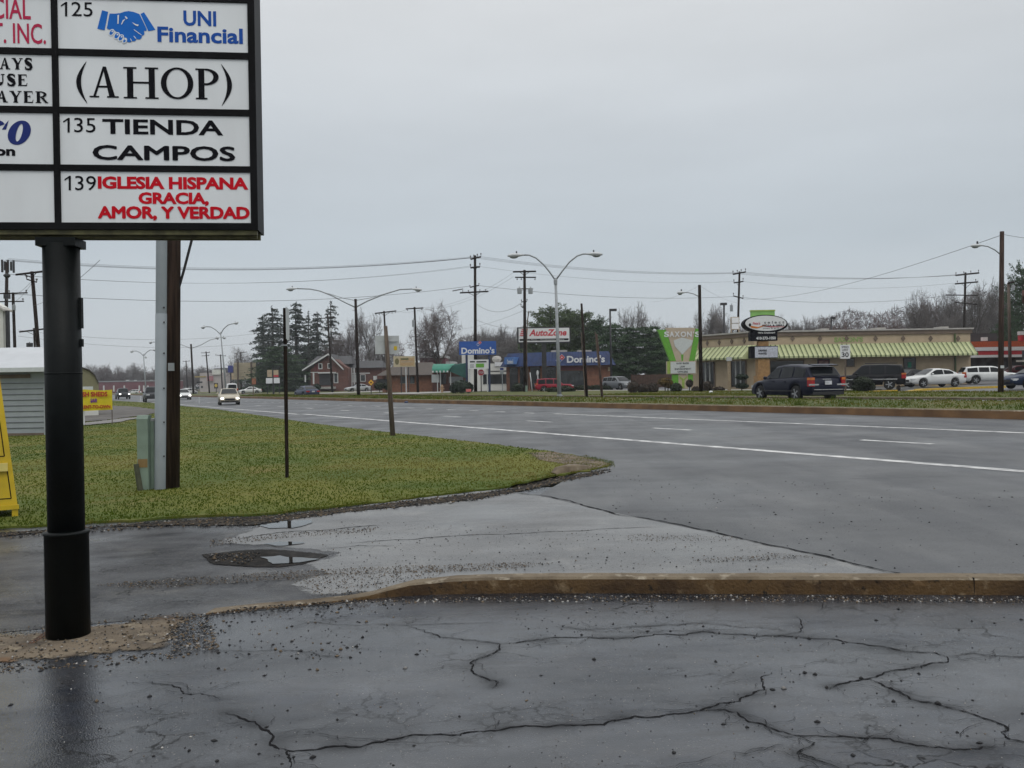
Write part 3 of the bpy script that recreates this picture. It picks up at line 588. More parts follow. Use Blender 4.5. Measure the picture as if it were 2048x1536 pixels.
peb([(345, 1226), (420, 1232), (440, 1300), (340, 1310)], 420, .005, .016, [.3, .5, .15, .05], .012, seed=23)
peb([(0, 1325), (340, 1305), (420, 1305), (330, 1322), (0, 1350), (-100, 1350), (-100, 1335)], 300, .004, .016, [.6, .28, .07, .05], seed=24)
peb([(-200, 1275), (0, 1262), (340, 1228), (350, 1290), (290, 1303), (0, 1328), (-200, 1345)], 1100, .003, .013, [.3, .45, .17, .08], .010, seed=25)
peb([(740, 1204), (860, 1194), (1400, 1191), (2048, 1194), (2048, 1207), (1400, 1204), (900, 1206), (760, 1212)], 1500, .003, .014, [.45, .32, .13, .10], seed=26)
peb([(480, 1220), (700, 1204), (780, 1206), (640, 1218), (420, 1233)], 420, .003, .014, [.6, .3, .05, .05], .015, seed=27)
peb([(180, 1172), (330, 1160), (500, 1148), (700, 1138), (1000, 1127), (1120, 1128), (1000, 1142), (700, 1152), (560, 1162), (300, 1180)], 2600, .003, .010, [.2, .55, .2, .05], .009, seed=28)
peb([(560, 1152), (900, 1140), (860, 1164), (740, 1190), (640, 1196)], 1100, .003, .010, [.35, .4, .2, .05], .009, seed=29)
peb([(420, 1080), (640, 1062), (760, 1056), (740, 1066), (560, 1078), (420, 1096)], 700, .004, .011, [.5, .4, .08, .02], .010, seed=30)
peb([(0, 1068), (170, 1056), (350, 1042), (560, 1032), (700, 1016), (1000, 982), (1110, 957), (1220, 938), (1220, 946), (1060, 982), (950, 1004), (700, 1027), (500, 1054), (350, 1056), (0, 1080)], 2600, .006, .024, [.66, .3, .03, .01], .014, seed=31)
peb([(680, 1040), (1400, 1070), (1700, 1140), (900, 1150), (660, 1180), (640, 1100)], 900, .003, .011, [.72, .18, .07, .03], .009, seed=32, pn=3)
peb([(1250, 1070), (1450, 1074), (1490, 1080), (1440, 1084), (1260, 1084)], 300, .003, .008, [.3, .55, .15, 0], .009, seed=33)
peb([(1380, 1122), (1560, 1108), (1640, 1116), (1540, 1122), (1420, 1128)], 350, .003, .009, [.4, .5, .1, 0], .009, seed=34)
peb([(1220, 950), (2048, 980), (2048, 1150), (1800, 1145), (1480, 1072), (1220, 1020)], 260, .006, .016, [.9, .04, .03, .03], .006, seed=35, pn=2.5)
peb([(410, 1112), (520, 1105), (500, 1132), (430, 1126)], 260, .006, .02, [.6, .3, .1, 0], .014, seed=36)
scatter_mesh('gravel', np.concatenate(PB), np.concatenate(SZ), [S_dk, S_br, S_gy, S_wh], np.concatenate(MI), 'pebble', 9)
# wet leaf litter lying in the gutter by the right-hand kerb
soft_sheet('leaf_litter', [GP(*q) for q in [(1660, 1196), (1720, 1196), (1790, 1203), (1850, 1212), (1835, 1220), (1790, 1214), (1720, 1206)]], .005, M_mulch, 0.02)
# ================================================================== FOREGROUND THINGS
M_black = mat('black_paint', (.006, .008, .008), .5, var=.25, scale=5, bump=.12, bscale=30, spec=.16)
M_frame = mat('sign_frame_black', (.010, .010, .011), .5, var=.2, scale=5, spec=.08)
M_panel = mat('sign_face_white', (.76, .79, .80), .45, col2=(.69, .715, .72), scale=2.2, stretch=(1.5, 1, .5), detail=8)
M_trim = mat('weathered_yellow_trim', (.14, .13, .05), .6, var=.3, scale=12)
M_ink = mat('ink_black', (.006, .006, .009), .6, var=0, spec=.08); M_blue = mat('ink_blue', (.02, .16, .58), .5, var=.05, spec=.08); M_dblue = mat('ink_deep_blue', (.02, .09, .38), .5, var=.05, spec=.08); M_navy = mat('ink_navy', (.025, .04, .18), .5, var=.05, spec=.08)
M_red = mat('ink_red', (.58, .008, .02), .5, var=.05, spec=.08); M_crim = mat('ink_crimson', (.50, .035, .09), .5, var=.05, spec=.08)
SRZ = R(6.3)
q0 = GP(137, 1283); sbase = Vector((q0.x * (q0.y + .135) / q0.y, q0.y + .135, G(q0.x) - .01))
sg = thing('pylon_sign', 'black framed tenant sign with eight white panels on a thick black pole', 'sign', sbase, SRZ)
SY = -.12
def suv(px, py, y=SY):
    n = Matrix.Rotation(SRZ, 3, 'Z') @ Vector((0, -1, 0)); p0 = sbase - n * y * 1.0 if False else sbase + n * (-y)
    d = ray(px, py); t = (p0 - EYEV).dot(n) / d.dot(n); h = EYEV + d * t
    return Matrix.Rotation(-SRZ, 3, 'Z') @ (h - sbase)
def srect(x0, y0, x1, y1):   # photo box -> (u0,z0,u1,z1) on the sign face, averaged to a true rectangle
    a, b, c, d = suv(x0, y1), suv(x1, y1), suv(x1, y0), suv(x0, y0)
    return ((a.x + d.x) / 2, (a.z + b.z) / 2, (b.x + c.x) / 2, (c.z + d.z) / 2)
U0 = (suv(112, 0).x + suv(122, 445).x) / 2; U1 = (suv(493, 3).x + suv(503, 446).x) / 2; UL1 = (suv(100, 0).x + suv(110, 445).x) / 2; UL0 = UL1 - (U1 - U0)
rows = []
for (lt, rt, lb, rb) in [(-4, 3, 96, 106), (109, 118, 213, 219), (225, 232, 329, 332), (341, 344, 444.6, 446)]:
    rows.append(((suv(115, lb).z + suv(498, rb).z) / 2, (suv(115, lt).z + suv(498, rt).z) / 2))
pit = rows[0][0] - rows[1][0]; rows = [(rows[0][0] + pit, rows[0][1] + pit)] + rows
ZB = suv(300, 459).z; ZT = rows[0][1] + .06; XL = UL0 - .06; XR = U1 + .045
fb = MB(); DEP = .24
fb.box2((XL, SY + .03, ZB), (XR, SY + DEP, ZT))
fb.box2((XL, SY, ZB), (XR, SY + .03, rows[-1][0])); fb.box2((XL, SY, rows[0][1]), (XR, SY + .03, ZT))
for a, b in ((XL, UL0), (UL1, U0), (U1, XR)): fb.box2((a, SY, rows[-1][0]), (b, SY + .03, rows[0][1]))
for (lo, hi), (lo2, hi2) in zip(rows, rows[1:]):
    for a, b in ((UL0, UL1), (U0, U1)): fb.box2((a, SY + .001, hi2), (b, SY + .029, lo))
fb.build('sign_cabinet', M_frame, sg)
tb = MB()
for k, (dy, dz) in enumerate(((.02, .03), (.07, .045), (.14, .045), (.19, .03))): tb.box2((XL + .01, SY + dy, ZB - dz), (XR - .01 - .01 * (k % 2), SY + dy + .03, ZB - .0005))
tb.build('bottom_trim', M_trim, sg)
pans = []
for ci, (a, b) in enumerate(((UL0, UL1), (U0, U1))):
    for ri, (lo, hi) in enumerate(rows):
        p = MB().box2((a + .002, SY + .012, lo + .002), (b - .002, SY + .0295, hi - .002)).build('panel', M_panel, sg); pans.append(p)
PAN = lambda c, r: pans[c * 5 + r + 1]
TY = SY + .0095
def stext(s, box, m, pan, bold=0.0, shear=0, space=1.0): return lettering(s, srect(*box), TY, m, pan, bold, shear, space)
def number(s, box, pan):      # house number: a flagged one, then the other digits
    x0, y0, x1, y1 = box; wd = (x1 - x0); stext(s[1:], (x0 + wd * .335, y0, x1, y1), M_ink, pan)
    a, b_ = x0 + wd * .13, x0 + wd * .20; m_ = MB()
    for P, d in (([(a, y1), (b_, y1), (b_, y0), (a + wd * .02, y0), (a, y0 + 2)], 0), ([(x0, y0 + 9.5), (x0, y0 + 6.5), (a + wd * .02, y0), (b_, y0), (a, y0 + 4.5)], .0004)): vs = [suv(*p) for p in P]; m_.add([(v.x, TY - d, v.z) for v in vs], [tuple(range(len(P)))])
    m_.build('lettering', M_ink, pan, recalc=False)
number('125', (120.5, 2.6, 184, 31.5), PAN(1, 0)); stext('UNI', (366, 20.5, 431.6, 51), M_dblue, PAN(1, 0), .028); stext('Financial', (314, 54, 485, 85), M_dblue, PAN(1, 0), .028)
number('135', (125.4, 234.8, 190, 264), PAN(1, 2)); stext('TIENDA', (203.6, 238.5, 445.6, 268.5), M_ink, PAN(1, 2), .026); stext('CAMPOS', (184, 290.5, 470, 320.5), M_ink, PAN(1, 2), .026)
number('139', (128, 351, 191, 380), PAN(1, 3)); stext('IGLESIA HISPANA', (194.5, 353, 496, 378), M_red, PAN(1, 3), .045, 0, .98); stext('GRACIA,', (276, 384, 417, 412), M_red, PAN(1, 3), .045, 0, .98); stext('AMOR, Y VERDAD', (194.5, 412, 499, 441), M_red, PAN(1, 3), .045, 0, .98)
stext('CIAL', (-17, -5, 60, 37), M_crim, PAN(0, 0), .012); stext('T. INC.', (-17, 45, 90.5, 86), M_crim, PAN(0, 0), .012)
# serif lettering, drawn letter by letter
def ring(cx, cz, ro, ri, a0, a1, n=20):
    P = []
    for i in range(n):
        t0, t1 = a0 + (a1 - a0) * i / n, a0 + (a1 - a0) * (i + 1) / n
        P.append([(cx + ro[0] * math.cos(t0), cz + ro[1] * math.sin(t0)), (cx + ro[0] * math.cos(t1), cz + ro[1] * math.sin(t1)), (cx + ri[0] * math.cos(t1), cz + ri[1] * math.sin(t1)), (cx + ri[0] * math.cos(t0), cz + ri[1] * math.sin(t0))])
    return P
def serif(ch, t=.15, n=.05):
    """polygons of one roman capital in a unit box; t thick stroke, n thin stroke"""
    rc_ = lambda a, b, c, d: [(a, b), (c, b), (c, d), (a, d)]
    foot = lambda x, z, w_: rc_(x - w_, 0 if z == 0 else 1 - n * .8, x + w_, n * .8 if z == 0 else 1)
    st = lambda x, z0=0.0, z1=1.0: rc_(x - t / 2, z0, x + t / 2, z1)
    if ch == 'A': return [[(.13, n * .8), (.13 + t * .45, n * .8), (.55, 1.0), (.47, 1.0)], [(.86 - t, n * .8), (.87, n * .8), (.58, 1.0), (.47, .97)], rc_(.27, .32, .70, .32 + n), rc_(0, 0, .33, n * .8), rc_(.60, 0, 1, n * .8)]
    if ch == 'H': return [st(.19, n * .8, 1 - n * .8), st(.81, n * .8, 1 - n * .8), rc_(.19 + t / 2, .48, .81 - t / 2, .48 + n), foot(.19, 0, .19), foot(.81, 0, .19), foot(.19, 1, .19), foot(.81, 1, .19)]
    if ch == 'O': return ring(.5, .5, (.5, .5), (.5 - t * .85, .5 - n * .9), 0, 2 * math.pi, 40)
    if ch in 'PR':
        g = [st(.25, n * .8, 1 - n * .8), rc_(.02, 1 - n * .8, .42, 1), rc_(.02, 0, .48, n * .8)] + ring(.42, .73, (.52, .27), (.52 - t * .9, .27 - n), -math.pi / 2, math.pi / 2, 18) + [rc_(.25 + t / 2, .46, .42, .46 + n)]
        if ch == 'R': g += [[(.44, .46), (.44 + t, .46), (1.02, n * .3), (.84, 0)], rc_(.84, 0, 1.06, n * .8)]
        return g
    if ch == 'Y': return [st(.5, n * .8, .46), [(.10, 1 - n * .8), (.10 + t, 1 - n * .8), (.5 + t / 2, .46), (.5 - t / 2, .46)], [(.80, 1 - n * .8), (.88, 1 - n * .8), (.5 + t / 2, .44), (.5, .46)], foot(.5, 0, .2), rc_(0, 1 - n * .8, .36, 1), rc_(.68, 1 - n * .8, 1, 1)]
    if ch == 'U': return [st(.22, .30, 1 - n * .8), rc_(.80 - n * .5, .30, .80 + n * .5, 1 - n * .8), rc_(.02, 1 - n * .8, .42, 1), rc_(.64, 1 - n * .8, .96, 1)] + ring(.50 - .01, .31, (.335, .31), (.335 - t, .31 - n * 1.6), math.pi, 2 * math.pi, 18)
    if ch in 'EL':
        g = [st(.24, n * .8, 1 - n * .8), rc_(.04, 0, .92, n * .9), [(.84, n * .9), (.92, n * .9), (.98, .27), (.92, .27)]]
        g += [rc_(.04, 1 - n * .9, .90, 1), [(.84, 1 - n * .9), (.90, 1 - n * .9), (.93, .75), (.88, .75)], rc_(.24 + t / 2, .5, .66, .5 + n * .9), rc_(.62, .40, .68, .64)] if ch == 'E' else [rc_(.04, 1 - n * .8, .46, 1)]
        return g
    if ch == 'W': return [[(.06, .96), (.06 + t * .7, .96), (.34, 0), (.28, 0)], [(.28, 0), (.34, 0), (.52, .96), (.48, .96)], [(.44, .96), (.44 + t * .7, .96), (.74, 0), (.68, 0)], [(.68, 0), (.74, 0), (.94, .96), (.90, .96)], rc_(0, .96, .24, 1), rc_(.38, .96, .62, 1), rc_(.82, .96, 1.02, 1)]
    if ch == 'S':
        C = [(.86, .80, .35), (.72, .945, .5), (.5, .975, .45), (.27, .93, .7), (.17, .78, 1.0), (.28, .63, 1.1), (.5, .52, 1.15), (.74, .40, 1.1), (.83, .24, 1.0), (.70, .07, .7), (.48, .025, .45), (.25, .06, .5), (.10, .22, .35)]
        g = []; 
        for i in range(len(C) - 1):
            (x0, z0, k0), (x1, z1, k1) = C[i], C[i + 1]
            def nrm(i):
                a, b = C[max(i - 1, 0)], C[min(i + 1, len(C) - 1)]; dx, dz = b[0] - a[0], b[1] - a[1]; l = math.hypot(dx, dz); return -dz / l, dx / l
            n0, n1 = nrm(i), nrm(i + 1); q0_, q1_ = t * k0 * .5, t * k1 * .5
            g.append([(x0 + n0[0] * q0_, z0 + n0[1] * q0_), (x1 + n1[0] * q1_, z1 + n1[1] * q1_), (x1 - n1[0] * q1_, z1 - n1[1] * q1_), (x0 - n0[0] * q0_, z0 - n0[1] * q0_)])
        return g + [rc_(.85, .68, .90, 1.0), rc_(.06, 0, .11, .32)]
    if ch in '()':
        g = []
        for i in range(18):
            f = lambda u: (math.sin(math.pi * u)); u0, u1 = i / 18, (i + 1) / 18
            o = lambda u: 1 - f(u); k = lambda u: .05 + .40 * f(u) ** 1.2
            g.append([(o(u0), u0), (o(u1), u1), (min(1.0, o(u1) + k(u1)), u1), (min(1.0, o(u0) + k(u0)), u0)])
        return [[(1 - x, z) for x, z in p] for p in g] if ch == ')' else g
    return []
def serif_word(word, rect, m, parent, widths=None, t=.17, n=.07, gap=.14):
    x0, z0, x1, z1 = rect; W_ = {'W': 1.35, 'L': .85, 'E': .85, 'S': .75, 'P': .85, '(': .45, ')': .45, 'I': .4}
    tot = sum(W_.get(c, 1) for c in word) + gap * (len(word) - 1); k = (x1 - x0) / tot; b = MB(); x = x0; ly = 0
    for c in word:
        wd = W_.get(c, 1) * k
        for j, p in enumerate(serif(c, t / W_.get(c, 1), n)): b.add([(x + a * wd, TY - .0002 * (j % 12), z0 + z * (z1 - z0)) for a, z in p], [tuple(range(len(p)))])
        x += wd + gap * k
    return b.build('lettering', m, parent, recalc=False)
ab = MB()
for ch, bx, t, n in (('(', (151.5, 120.5, 173, 207), .2, .05), ('A', (177.5, 132, 236, 194), .19, .06), ('H', (246, 133.5, 316, 196.3), .175, .06), ('O', (321, 134, 386, 197.3), .20, .065), ('P', (389.5, 136.3, 440, 198), .235, .065), (')', (442, 126.5, 463.5, 212), .2, .05)):
    r_ = srect(*bx)
    for j, p in enumerate(serif(ch, t, n)): ab.add([(r_[0] + a * (r_[2] - r_[0]), TY - .0002 * (j % 12), r_[1] + z * (r_[3] - r_[1])) for a, z in p], [tuple(range(len(p)))])
ab.build('lettering', M_ink, PAN(1, 1), recalc=False)
serif_word('ALWAYS', srect(-84, 114, 64, 137), M_ink, PAN(0, 1), t=.27, n=.1); serif_word('HOUSE', srect(-70, 146.6, 54, 170), M_ink, PAN(0, 1), t=.27, n=.1); serif_word('PRAYER', srect(-62, 180.5, 93.5, 204), M_ink, PAN(0, 1), t=.27, n=.1)
cb = MB(); r_ = srect(8.4, 240, 66, 289); wd, hg = r_[2] - r_[0], r_[3] - r_[1]
def slant(u, v, ox): return (ox + (u * .78 + .22 * v) * wd, TY, r_[1] + v * hg)
for p in ring(.5, .5, (.5, .5), (.13, .36), 0, 6.2832, 30): cb.add([slant(a, z, r_[0]) for a, z in p], [(0, 1, 2, 3)])
for p in ring(.5, .5, (.5, .5), (.2, .38), .75, 5.4, 24): cb.add([slant(a, z, r_[0] - .86 * wd) for a, z in p], [(0, 1, 2, 3)])
cb.add([slant(.80, .62, r_[0] - .86 * wd), slant(.98, .62, r_[0] - .86 * wd), slant(1.0, 1.0, r_[0] - .86 * wd), slant(.9, .86, r_[0] - .86 * wd)], [(0, 1, 2, 3)])
cb.build('lettering', M_navy, PAN(0, 2), recalc=False); stext('on', (-12, 297, 29, 311), M_ink, PAN(0, 2), .04)
# two clasped hands
hb = MB(); hs = lambda X, Y: (160 + X / 6.02, Y / 6.02)
def hpoly(P, m, dy): 
    hb.mi = m; vs = [suv(*hs(*p)) for p in P]; hb.add([(v.x, TY - dy, v.z) for v in vs], [tuple(range(len(vs)))])
def hell(c, rx, rz, m, dy, rot=0): hpoly([(c[0] + rx * math.cos(a) * math.cos(rot) - rz * math.sin(a) * math.sin(rot), c[1] + rx * math.cos(a) * math.sin(rot) + rz * math.sin(a) * math.cos(rot)) for a in [2 * math.pi * i / 16 for i in range(16)]], m, dy)
hpoly([(260, 115), (332, 135), (290, 358), (202, 338)], 0, 0); hpoly([(722, 160), (765, 140), (902, 352), (818, 368)], 0, 0)
hpoly([(350, 155), (410, 157), (480, 150), (530, 132), (580, 125), (640, 136), (710, 162), (755, 255), (799, 345), (790, 366), (764, 362), (770, 395), (765, 414), (745, 420), (733, 452), (715, 468), (690, 466), (668, 463), (665, 484), (640, 490), (615, 488), (605, 501), (575, 503), (556, 488), (530, 440), (470, 400), (400, 352), (345, 350), (316, 332)], 0, 0)
for i, (c, a, b) in enumerate((((374, 384), 40, 27), ((437, 424), 42, 29), ((487, 451), 42, 27), ((533, 483), 32, 20))):
    hell(c, a + 5, b + 6, 1, .0004 + .0006 * i, -1.0); hell(c, a - 6, b - 6, 0, .0007 + .0006 * i, -1.0); hell((c[0] + 10, c[1] - 14), 12, 9, 1, .0009 + .0006 * i, -.8)
for P in ([(448, 180), (466, 172), (461, 280), (447, 284)], [(490, 290), (512, 238), (545, 222), (524, 248), (500, 290)], [(535, 195), (548, 190), (572, 216), (555, 228)], [(622, 262), (668, 286), (706, 294), (690, 312), (655, 296)], [(640, 352), (650, 350), (742, 416), (735, 420)], [(668, 380), (676, 384), (745, 418), (740, 420)], [(640, 430), (648, 428), (676, 462), (668, 464)], [(600, 460), (606, 458), (622, 488), (612, 488)]): hpoly(P, 1, .0036)
hb.build('handshake_emblem', [M_blue, M_panel], PAN(1, 0), recalc=False)
# pole
zc = (PX(133, 1070, sbase.y - .13) - sbase).z
pb = MB(); pb.lathe((0, 0, 0), [(.112, zc), (.112, ZB - .08)], 40); pb.lathe((0, 0, 0), [(.1125, 1.72), (.1145, 1.722), (.1145, 1.73), (.1125, 1.733)], 40); pb.build('pole', M_black, sg, smooth=False)
pb = MB(); pb.lathe((0, 0, 0), [(.134, .012), (.134, zc - .012), (.141, zc - .010), (.141, zc + .004), (.114, zc + .010)], 40); pb.build('pole_sleeve', M_black, sg)
MB().box2((-.19, -.16, .004), (.19, .19, .014)).build('base_plate', mat('rust', (.10, .045, .02), .9, var=.3, scale=12), sg)
pb = MB(); pb.box2((-.122, -.10, ZB - .10), (.122, .10, ZB - .046)); pb.build('pole_cap', M_black, sg)
pb = MB(); pb.box2((.108, -.02, 2.02), (.125, .02, 2.22)); pb.box2((.108, -.015, 1.90), (.126, .015, 1.95)); pb.build('access_cover', M_black, sg)
for ch in sg.children:
    if ch.name.startswith(('pole', 'pole_sleeve')) and not ch.name.startswith('pole_cap'):
        ch.data.polygons.foreach_set('use_smooth', [len(p.vertices) == 4 for p in ch.data.polygons])

# yellow collection bin at the left edge
M_yel = mat('yellow_paint', (.60, .42, .012), .5, var=.12, scale=3, bump=.05); M_yel2 = mat('yellow_pale', (.72, .60, .18), .5, var=.1, scale=3)
Yb = 11.3; b0 = BASE(-40, Yb); b0.z = G(b0.x); f = pix_local(b0, Yb); bn = thing('collection_bin', 'bright yellow metal bin with tapering sides at the left edge of the lawn', 'bin', b0, R(30))
r1, r0 = f(37, 1020), f(-3, 735); b = MB(); hw, hwt = r1.x * .866, r0.x * .866; zt = r0.z; z0 = .12
vs = [(-hw, 0, z0), (hw, 0, z0), (hw, .75, z0), (-hw, .75, z0), (-hwt, .08, zt), (hwt, .08, zt), (hwt, .62, zt), (-hwt, .62, zt)]
b.add(vs, [(0, 1, 5, 4), (1, 2, 6, 5), (2, 3, 7, 6), (3, 0, 4, 7), (4, 5, 6, 7), (0, 3, 2, 1)]); b.build('body', M_yel, bn)
for a, c in ((-hw, -hw + .07), (hw - .07, hw)): 
    p = MB(); p.box2((a, -.012, -.02), (c, .06, z0 - .001)); p.build('foot', M_yel, bn)
p = MB(); p.box2((-hw - .01, -.03, z0 + .0), (hw + .01, -.004, z0 + .055)); p.build('base_rail', M_yel, bn)
sl = (.08) / (zt - z0)
def onface(x, z, d=.004): return (x, sl * (z - z0) - d, z)
xr = lambda z: hw + (hwt - hw) * (z - z0) / (zt - z0)
p = MB()
for (za, zb, ins) in ((.26, .66, .06), (.80, 1.25, .07)):
    for (xa, za_, xb, zb_) in ((xr(za) - ins, za, xr(zb) - ins, zb), (-xr(za) + ins, za, -xr(zb) + ins, zb), (-xr(za) + ins, za, xr(za) - ins, za), (-xr(zb) + ins, zb, xr(zb) - ins, zb)):
        p.tube([onface(xa, za_), onface(xb, zb_)], .006, 4)
p.build('door_seam', M_ink, bn)
zz = f(10, 936).z; p = MB(); p.box2((xr(zz) - .32, sl * (zz - z0) - .06, zz - .05), (xr(zz) - .05, sl * (zz - z0) - .002, zz + .05)); p.build('handle', M_yel2, bn)

# ------------------------------------------------------------------ poles and posts
M_wood = mat('creosote_wood', (.030, .021, .016), .95, spec=.08, col2=(.013, .010, .009), scale=5, bump=.5, bscale=30, stretch=(4, 4, .4))
M_woodb = mat('brown_pole_wood', (.075, .050, .040), .95, spec=.1, col2=(.030, .021, .018), scale=4, bump=.6, bscale=30, stretch=(5, 5, .3), detail=8)
M_woodg = mat('grey_wood', (.13, .10, .075), .9, col2=(.07, .05, .04), scale=5, bump=.5, bscale=30, stretch=(4, 4, .4))
M_steel = mat('galvanised_steel', (.30, .32, .33), .5, var=.1, scale=6, metal=.2); M_guard = mat('pvc_grey', (.22, .25, .265), .6, var=.06, scale=3); M_dkmetal = mat('dark_metal', (.02, .02, .022), .5, var=.1); M_lampw = mat('lamp_housing', (.50, .52, .53), .5, var=.05); M_glass_l = mat('lamp_lens', (.25, .27, .27), .25, var=.05)
M_trans = mat('transformer_grey', (.28, .30, .31), .5, var=.1); M_cer = mat('insulator_brown', (.03, .02, .018), .3, var=.1)
def px_m(px, Y): return px * Y / FPX
def pole(name, label, cat, px, py, Y, tpx, tpy, r0, r1, m, group=None, n=12, partname='pole', sides=None):
    """a pole standing on the site at photo column px, distance Y; top at photo (tpx,tpy)"""
    b = BASE(px, Y); t = thing(name, label, cat, b, 0, group); f = pix_local(b, Y); tp = f(tpx, tpy)
    MB().tube([(0, 0, -.3), tp * .5, tp], [r0, (r0 + r1) / 2, r1], n).build(partname, m, t, smooth=True)
    return t, f
def crossarm(t, f, a, b, th=.11, ins=(), y=-.16, m=None, brace=None, pole_pt=None, up=True, ih=.22):
    p, q = f(*a), f(*b); d = (q - p); m = m or M_wood
    MB().tube([p + Vector((0, y, 0)), q + Vector((0, y, 0))], th * .72, 4).build('crossarm', m, t)
    for u in ins:
        c = p.lerp(q, u) + Vector((0, y, th * .5 if up else -th * .5)); s = 1 if up else -1
        MB().lathe(c, [(.03, 0), (.03, s * ih * .5), (.085, s * ih * .55), (.06, s * ih * .75), (.085, s * ih * .85), (.03, s * ih)], 8).build('insulator', M_cer, t)
    if brace:
        c = f(*brace); mb = MB()
        for u in (.28, .72): mb.tube([p.lerp(q, u) + Vector((0, y, -.03)), c + Vector((0, y, 0))], .03, 4)
        mb.build('brace', m, t)
def transformer(t, f, px, py0, py1, wpx, Y, dy=-.3, m=None):
    a, b = f(px, py1), f(px, py0); r = px_m(wpx, Y) / 2; h = b.z - a.z
    MB().lathe((a.x, dy, a.z), [(r * .9, 0), (r, h * .04), (r, h * .72), (r * 1.03, h * .73), (r * .9, h * .80), (.05, h * .82), (.04, h)], 12).build('transformer', m or M_trans, t, smooth=False)

# pole close behind the sign, with its grey cable guard
b = BASE(333, 14.25); up_ = thing('utility_pole', 'brown wooden pole with a full height grey cable guard behind the tenant sign', 'utility pole', b); f = pix_local(b, 14.25)
tp = f(346, -420); bt = f(333, 978); MB().tube([(0, 0, -.3), tp], [.165, .14], 20).build('pole', M_woodb, up_, smooth=True)
gp = MB(); g0, g1 = f(328, 984), f(335, -250); n = 9
for (za, zb, k) in ((g0.z, f(0, 634).z, 1.04), (f(0, 634).z, g1.z, 1.0)):
    vs = []; 
    for z in (za, zb):
        x = g0.x + (g1.x - g0.x) * (z - g0.z) / (g1.z - g0.z)
        for j in range(n): a = math.pi * (1 + j / (n - 1)); vs.append((x + .097 * k * math.cos(a), -.10 + .14 * k * math.sin(a), z))
    gp.add(vs, [(j, j + 1, n + j + 1, n + j) for j in range(n - 1)] + [tuple(range(n, 2 * n))])
gp.build('cable_guard', M_guard, up_, smooth=True)
for py in (617, 646, 707, 776, 843, 910): c = f(336, py); MB().ell((c.x + .02, -.215, c.z), (.014, .012, .014), 6, 4).build('bolt', M_dkmetal, up_)
MB().tube([f(346, 620), f(352, 596), f(368, 540), f(384, 478), f(412, 340), f(424, 180), f(415, 20), f(384, -130), f(348, -200)], .021, 6).build('cable_loop', M_dkmetal, up_)
MB().box2(tuple(f(348, 738) + Vector((-.03, -.17, -.03))), tuple(f(352, 730) + Vector((.02, -.12, .03)))).build('metal_tag', M_steel, up_)
# green utility pedestals beside it
M_ped = mat('pedestal_green', (.20, .27, .22), .6, var=.1, scale=5)
b = BASE(290, 14.1); pd = thing('utility_pedestal', 'pale green telephone pedestal with a tan tape band beside the grey cable guard', 'utility box', b); f = pix_local(b, 14.1)
a, c = f(280, 985), f(299, 838); MB().box2((a.x, -.08, -.05), (c.x, .08, c.z)).build('housing', M_ped, pd); MB().prism([(a.x - .004, -.085, c.z), (c.x + .004, -.085, c.z), (c.x + .004, -.05, c.z + .06), (a.x - .004, -.05, c.z + .06)], (0, .13, 0)).build('cap', M_ped, pd)
a, c = f(281, 934), f(299, 917); MB().box2((a.x - .004, -.086, a.z), (c.x, -.081, c.z)).build('tape', mat('tape_tan', (.25, .16, .06), .7), pd)
b = BASE(304, 14.2); pd = thing('utility_pedestal', 'narrow green cable pedestal squeezed between the taped pedestal and the pole', 'utility box', b); f = pix_local(b, 14.2)
a, c = f(299, 982), f(311, 842); MB().box2((a.x, -.07, -.05), (c.x, .07, c.z)).build('housing', M_ped, pd); MB().box2((a.x - .003, -.076, c.z), (c.x + .003, .074, c.z + .04)).build('cap', M_steel, pd); x = f(302, 900).x; MB().box2((x, -.0735, .02), (x + .012, -.0705, c.z - .02)).build('door_seam', M_ink, pd)
b = BASE(279, 14.0); st_ = thing('marker_stake', 'short dark green marker stake leaning against the taped pedestal', 'stake', b); f = pix_local(b, 14.0)
MB().tube([f(282, 984) + Vector((0, 0, -.05)), f(272, 928)], [.045, .04], 4).build('stake', mat('stake_olive', (.07, .075, .045), .8), st_)

# post with a sign seen edge-on
b = BASE(571, 15.3); t = thing('traffic_sign', 'white traffic sign seen edge on atop a thin brown post on the lawn', 'sign', b); f = pix_local(b, 15.3)
MB().tube([(0, 0, -.2), f(569.5, 616)], .031, 4).build('post', M_wood, t)
c = f(569, 616); c2 = f(569, 679); p = MB(); a = R(99)
p.plate([(-.22, c2.z), (.30, c2.z), (.30, c.z), (-.22, c.z)], -.012, .0); o = p.build('sign_plate', mat('sign_back_aluminium', (.45, .47, .48), .5, var=.05), t); o.location = (c.x + .045, -.03, 0); o.rotation_euler = (0, 0, a)
MB().box2((f(564, 700).x, -.05, f(0, 701).z), (f(576, 700).x, -.03, f(0, 698).z)).build('clamp', M_steel, t)
# leaning wooden post with two sign backs
b = BASE(785, 26.4); t = thing('traffic_sign', 'two grey sign backs on a leaning wooden post at the lawn edge', 'sign', b); f = pix_local(b, 26.4)
MB().tube([(0, 0, -.3), f(777, 740), f(771, 652)], [.078, .065, .055], 8).build('post', M_woodg, t, smooth=True)
M_al = MATS['sign_back_aluminium']
for x0, x1, dy in ((750, 772.5, -.02), (773.5, 797, .02)):
    a, c = f(x0, 708), f(x1, 671); p = MB(); p.box2((a.x, .085 + dy, a.z), (c.x, .095 + dy, c.z)); p.build('sign_plate', M_al, t)
MB().box2((f(752, 690).x, .058, f(770, 683).z), (f(795, 690).x, .0638, f(770, 679).z)).build('batten', M_al, t)
a, c = f(787, 700), f(793, 692); MB().box2((a.x, .097, a.z), (c.x, .104, c.z)).build('sticker', M_yel, t)
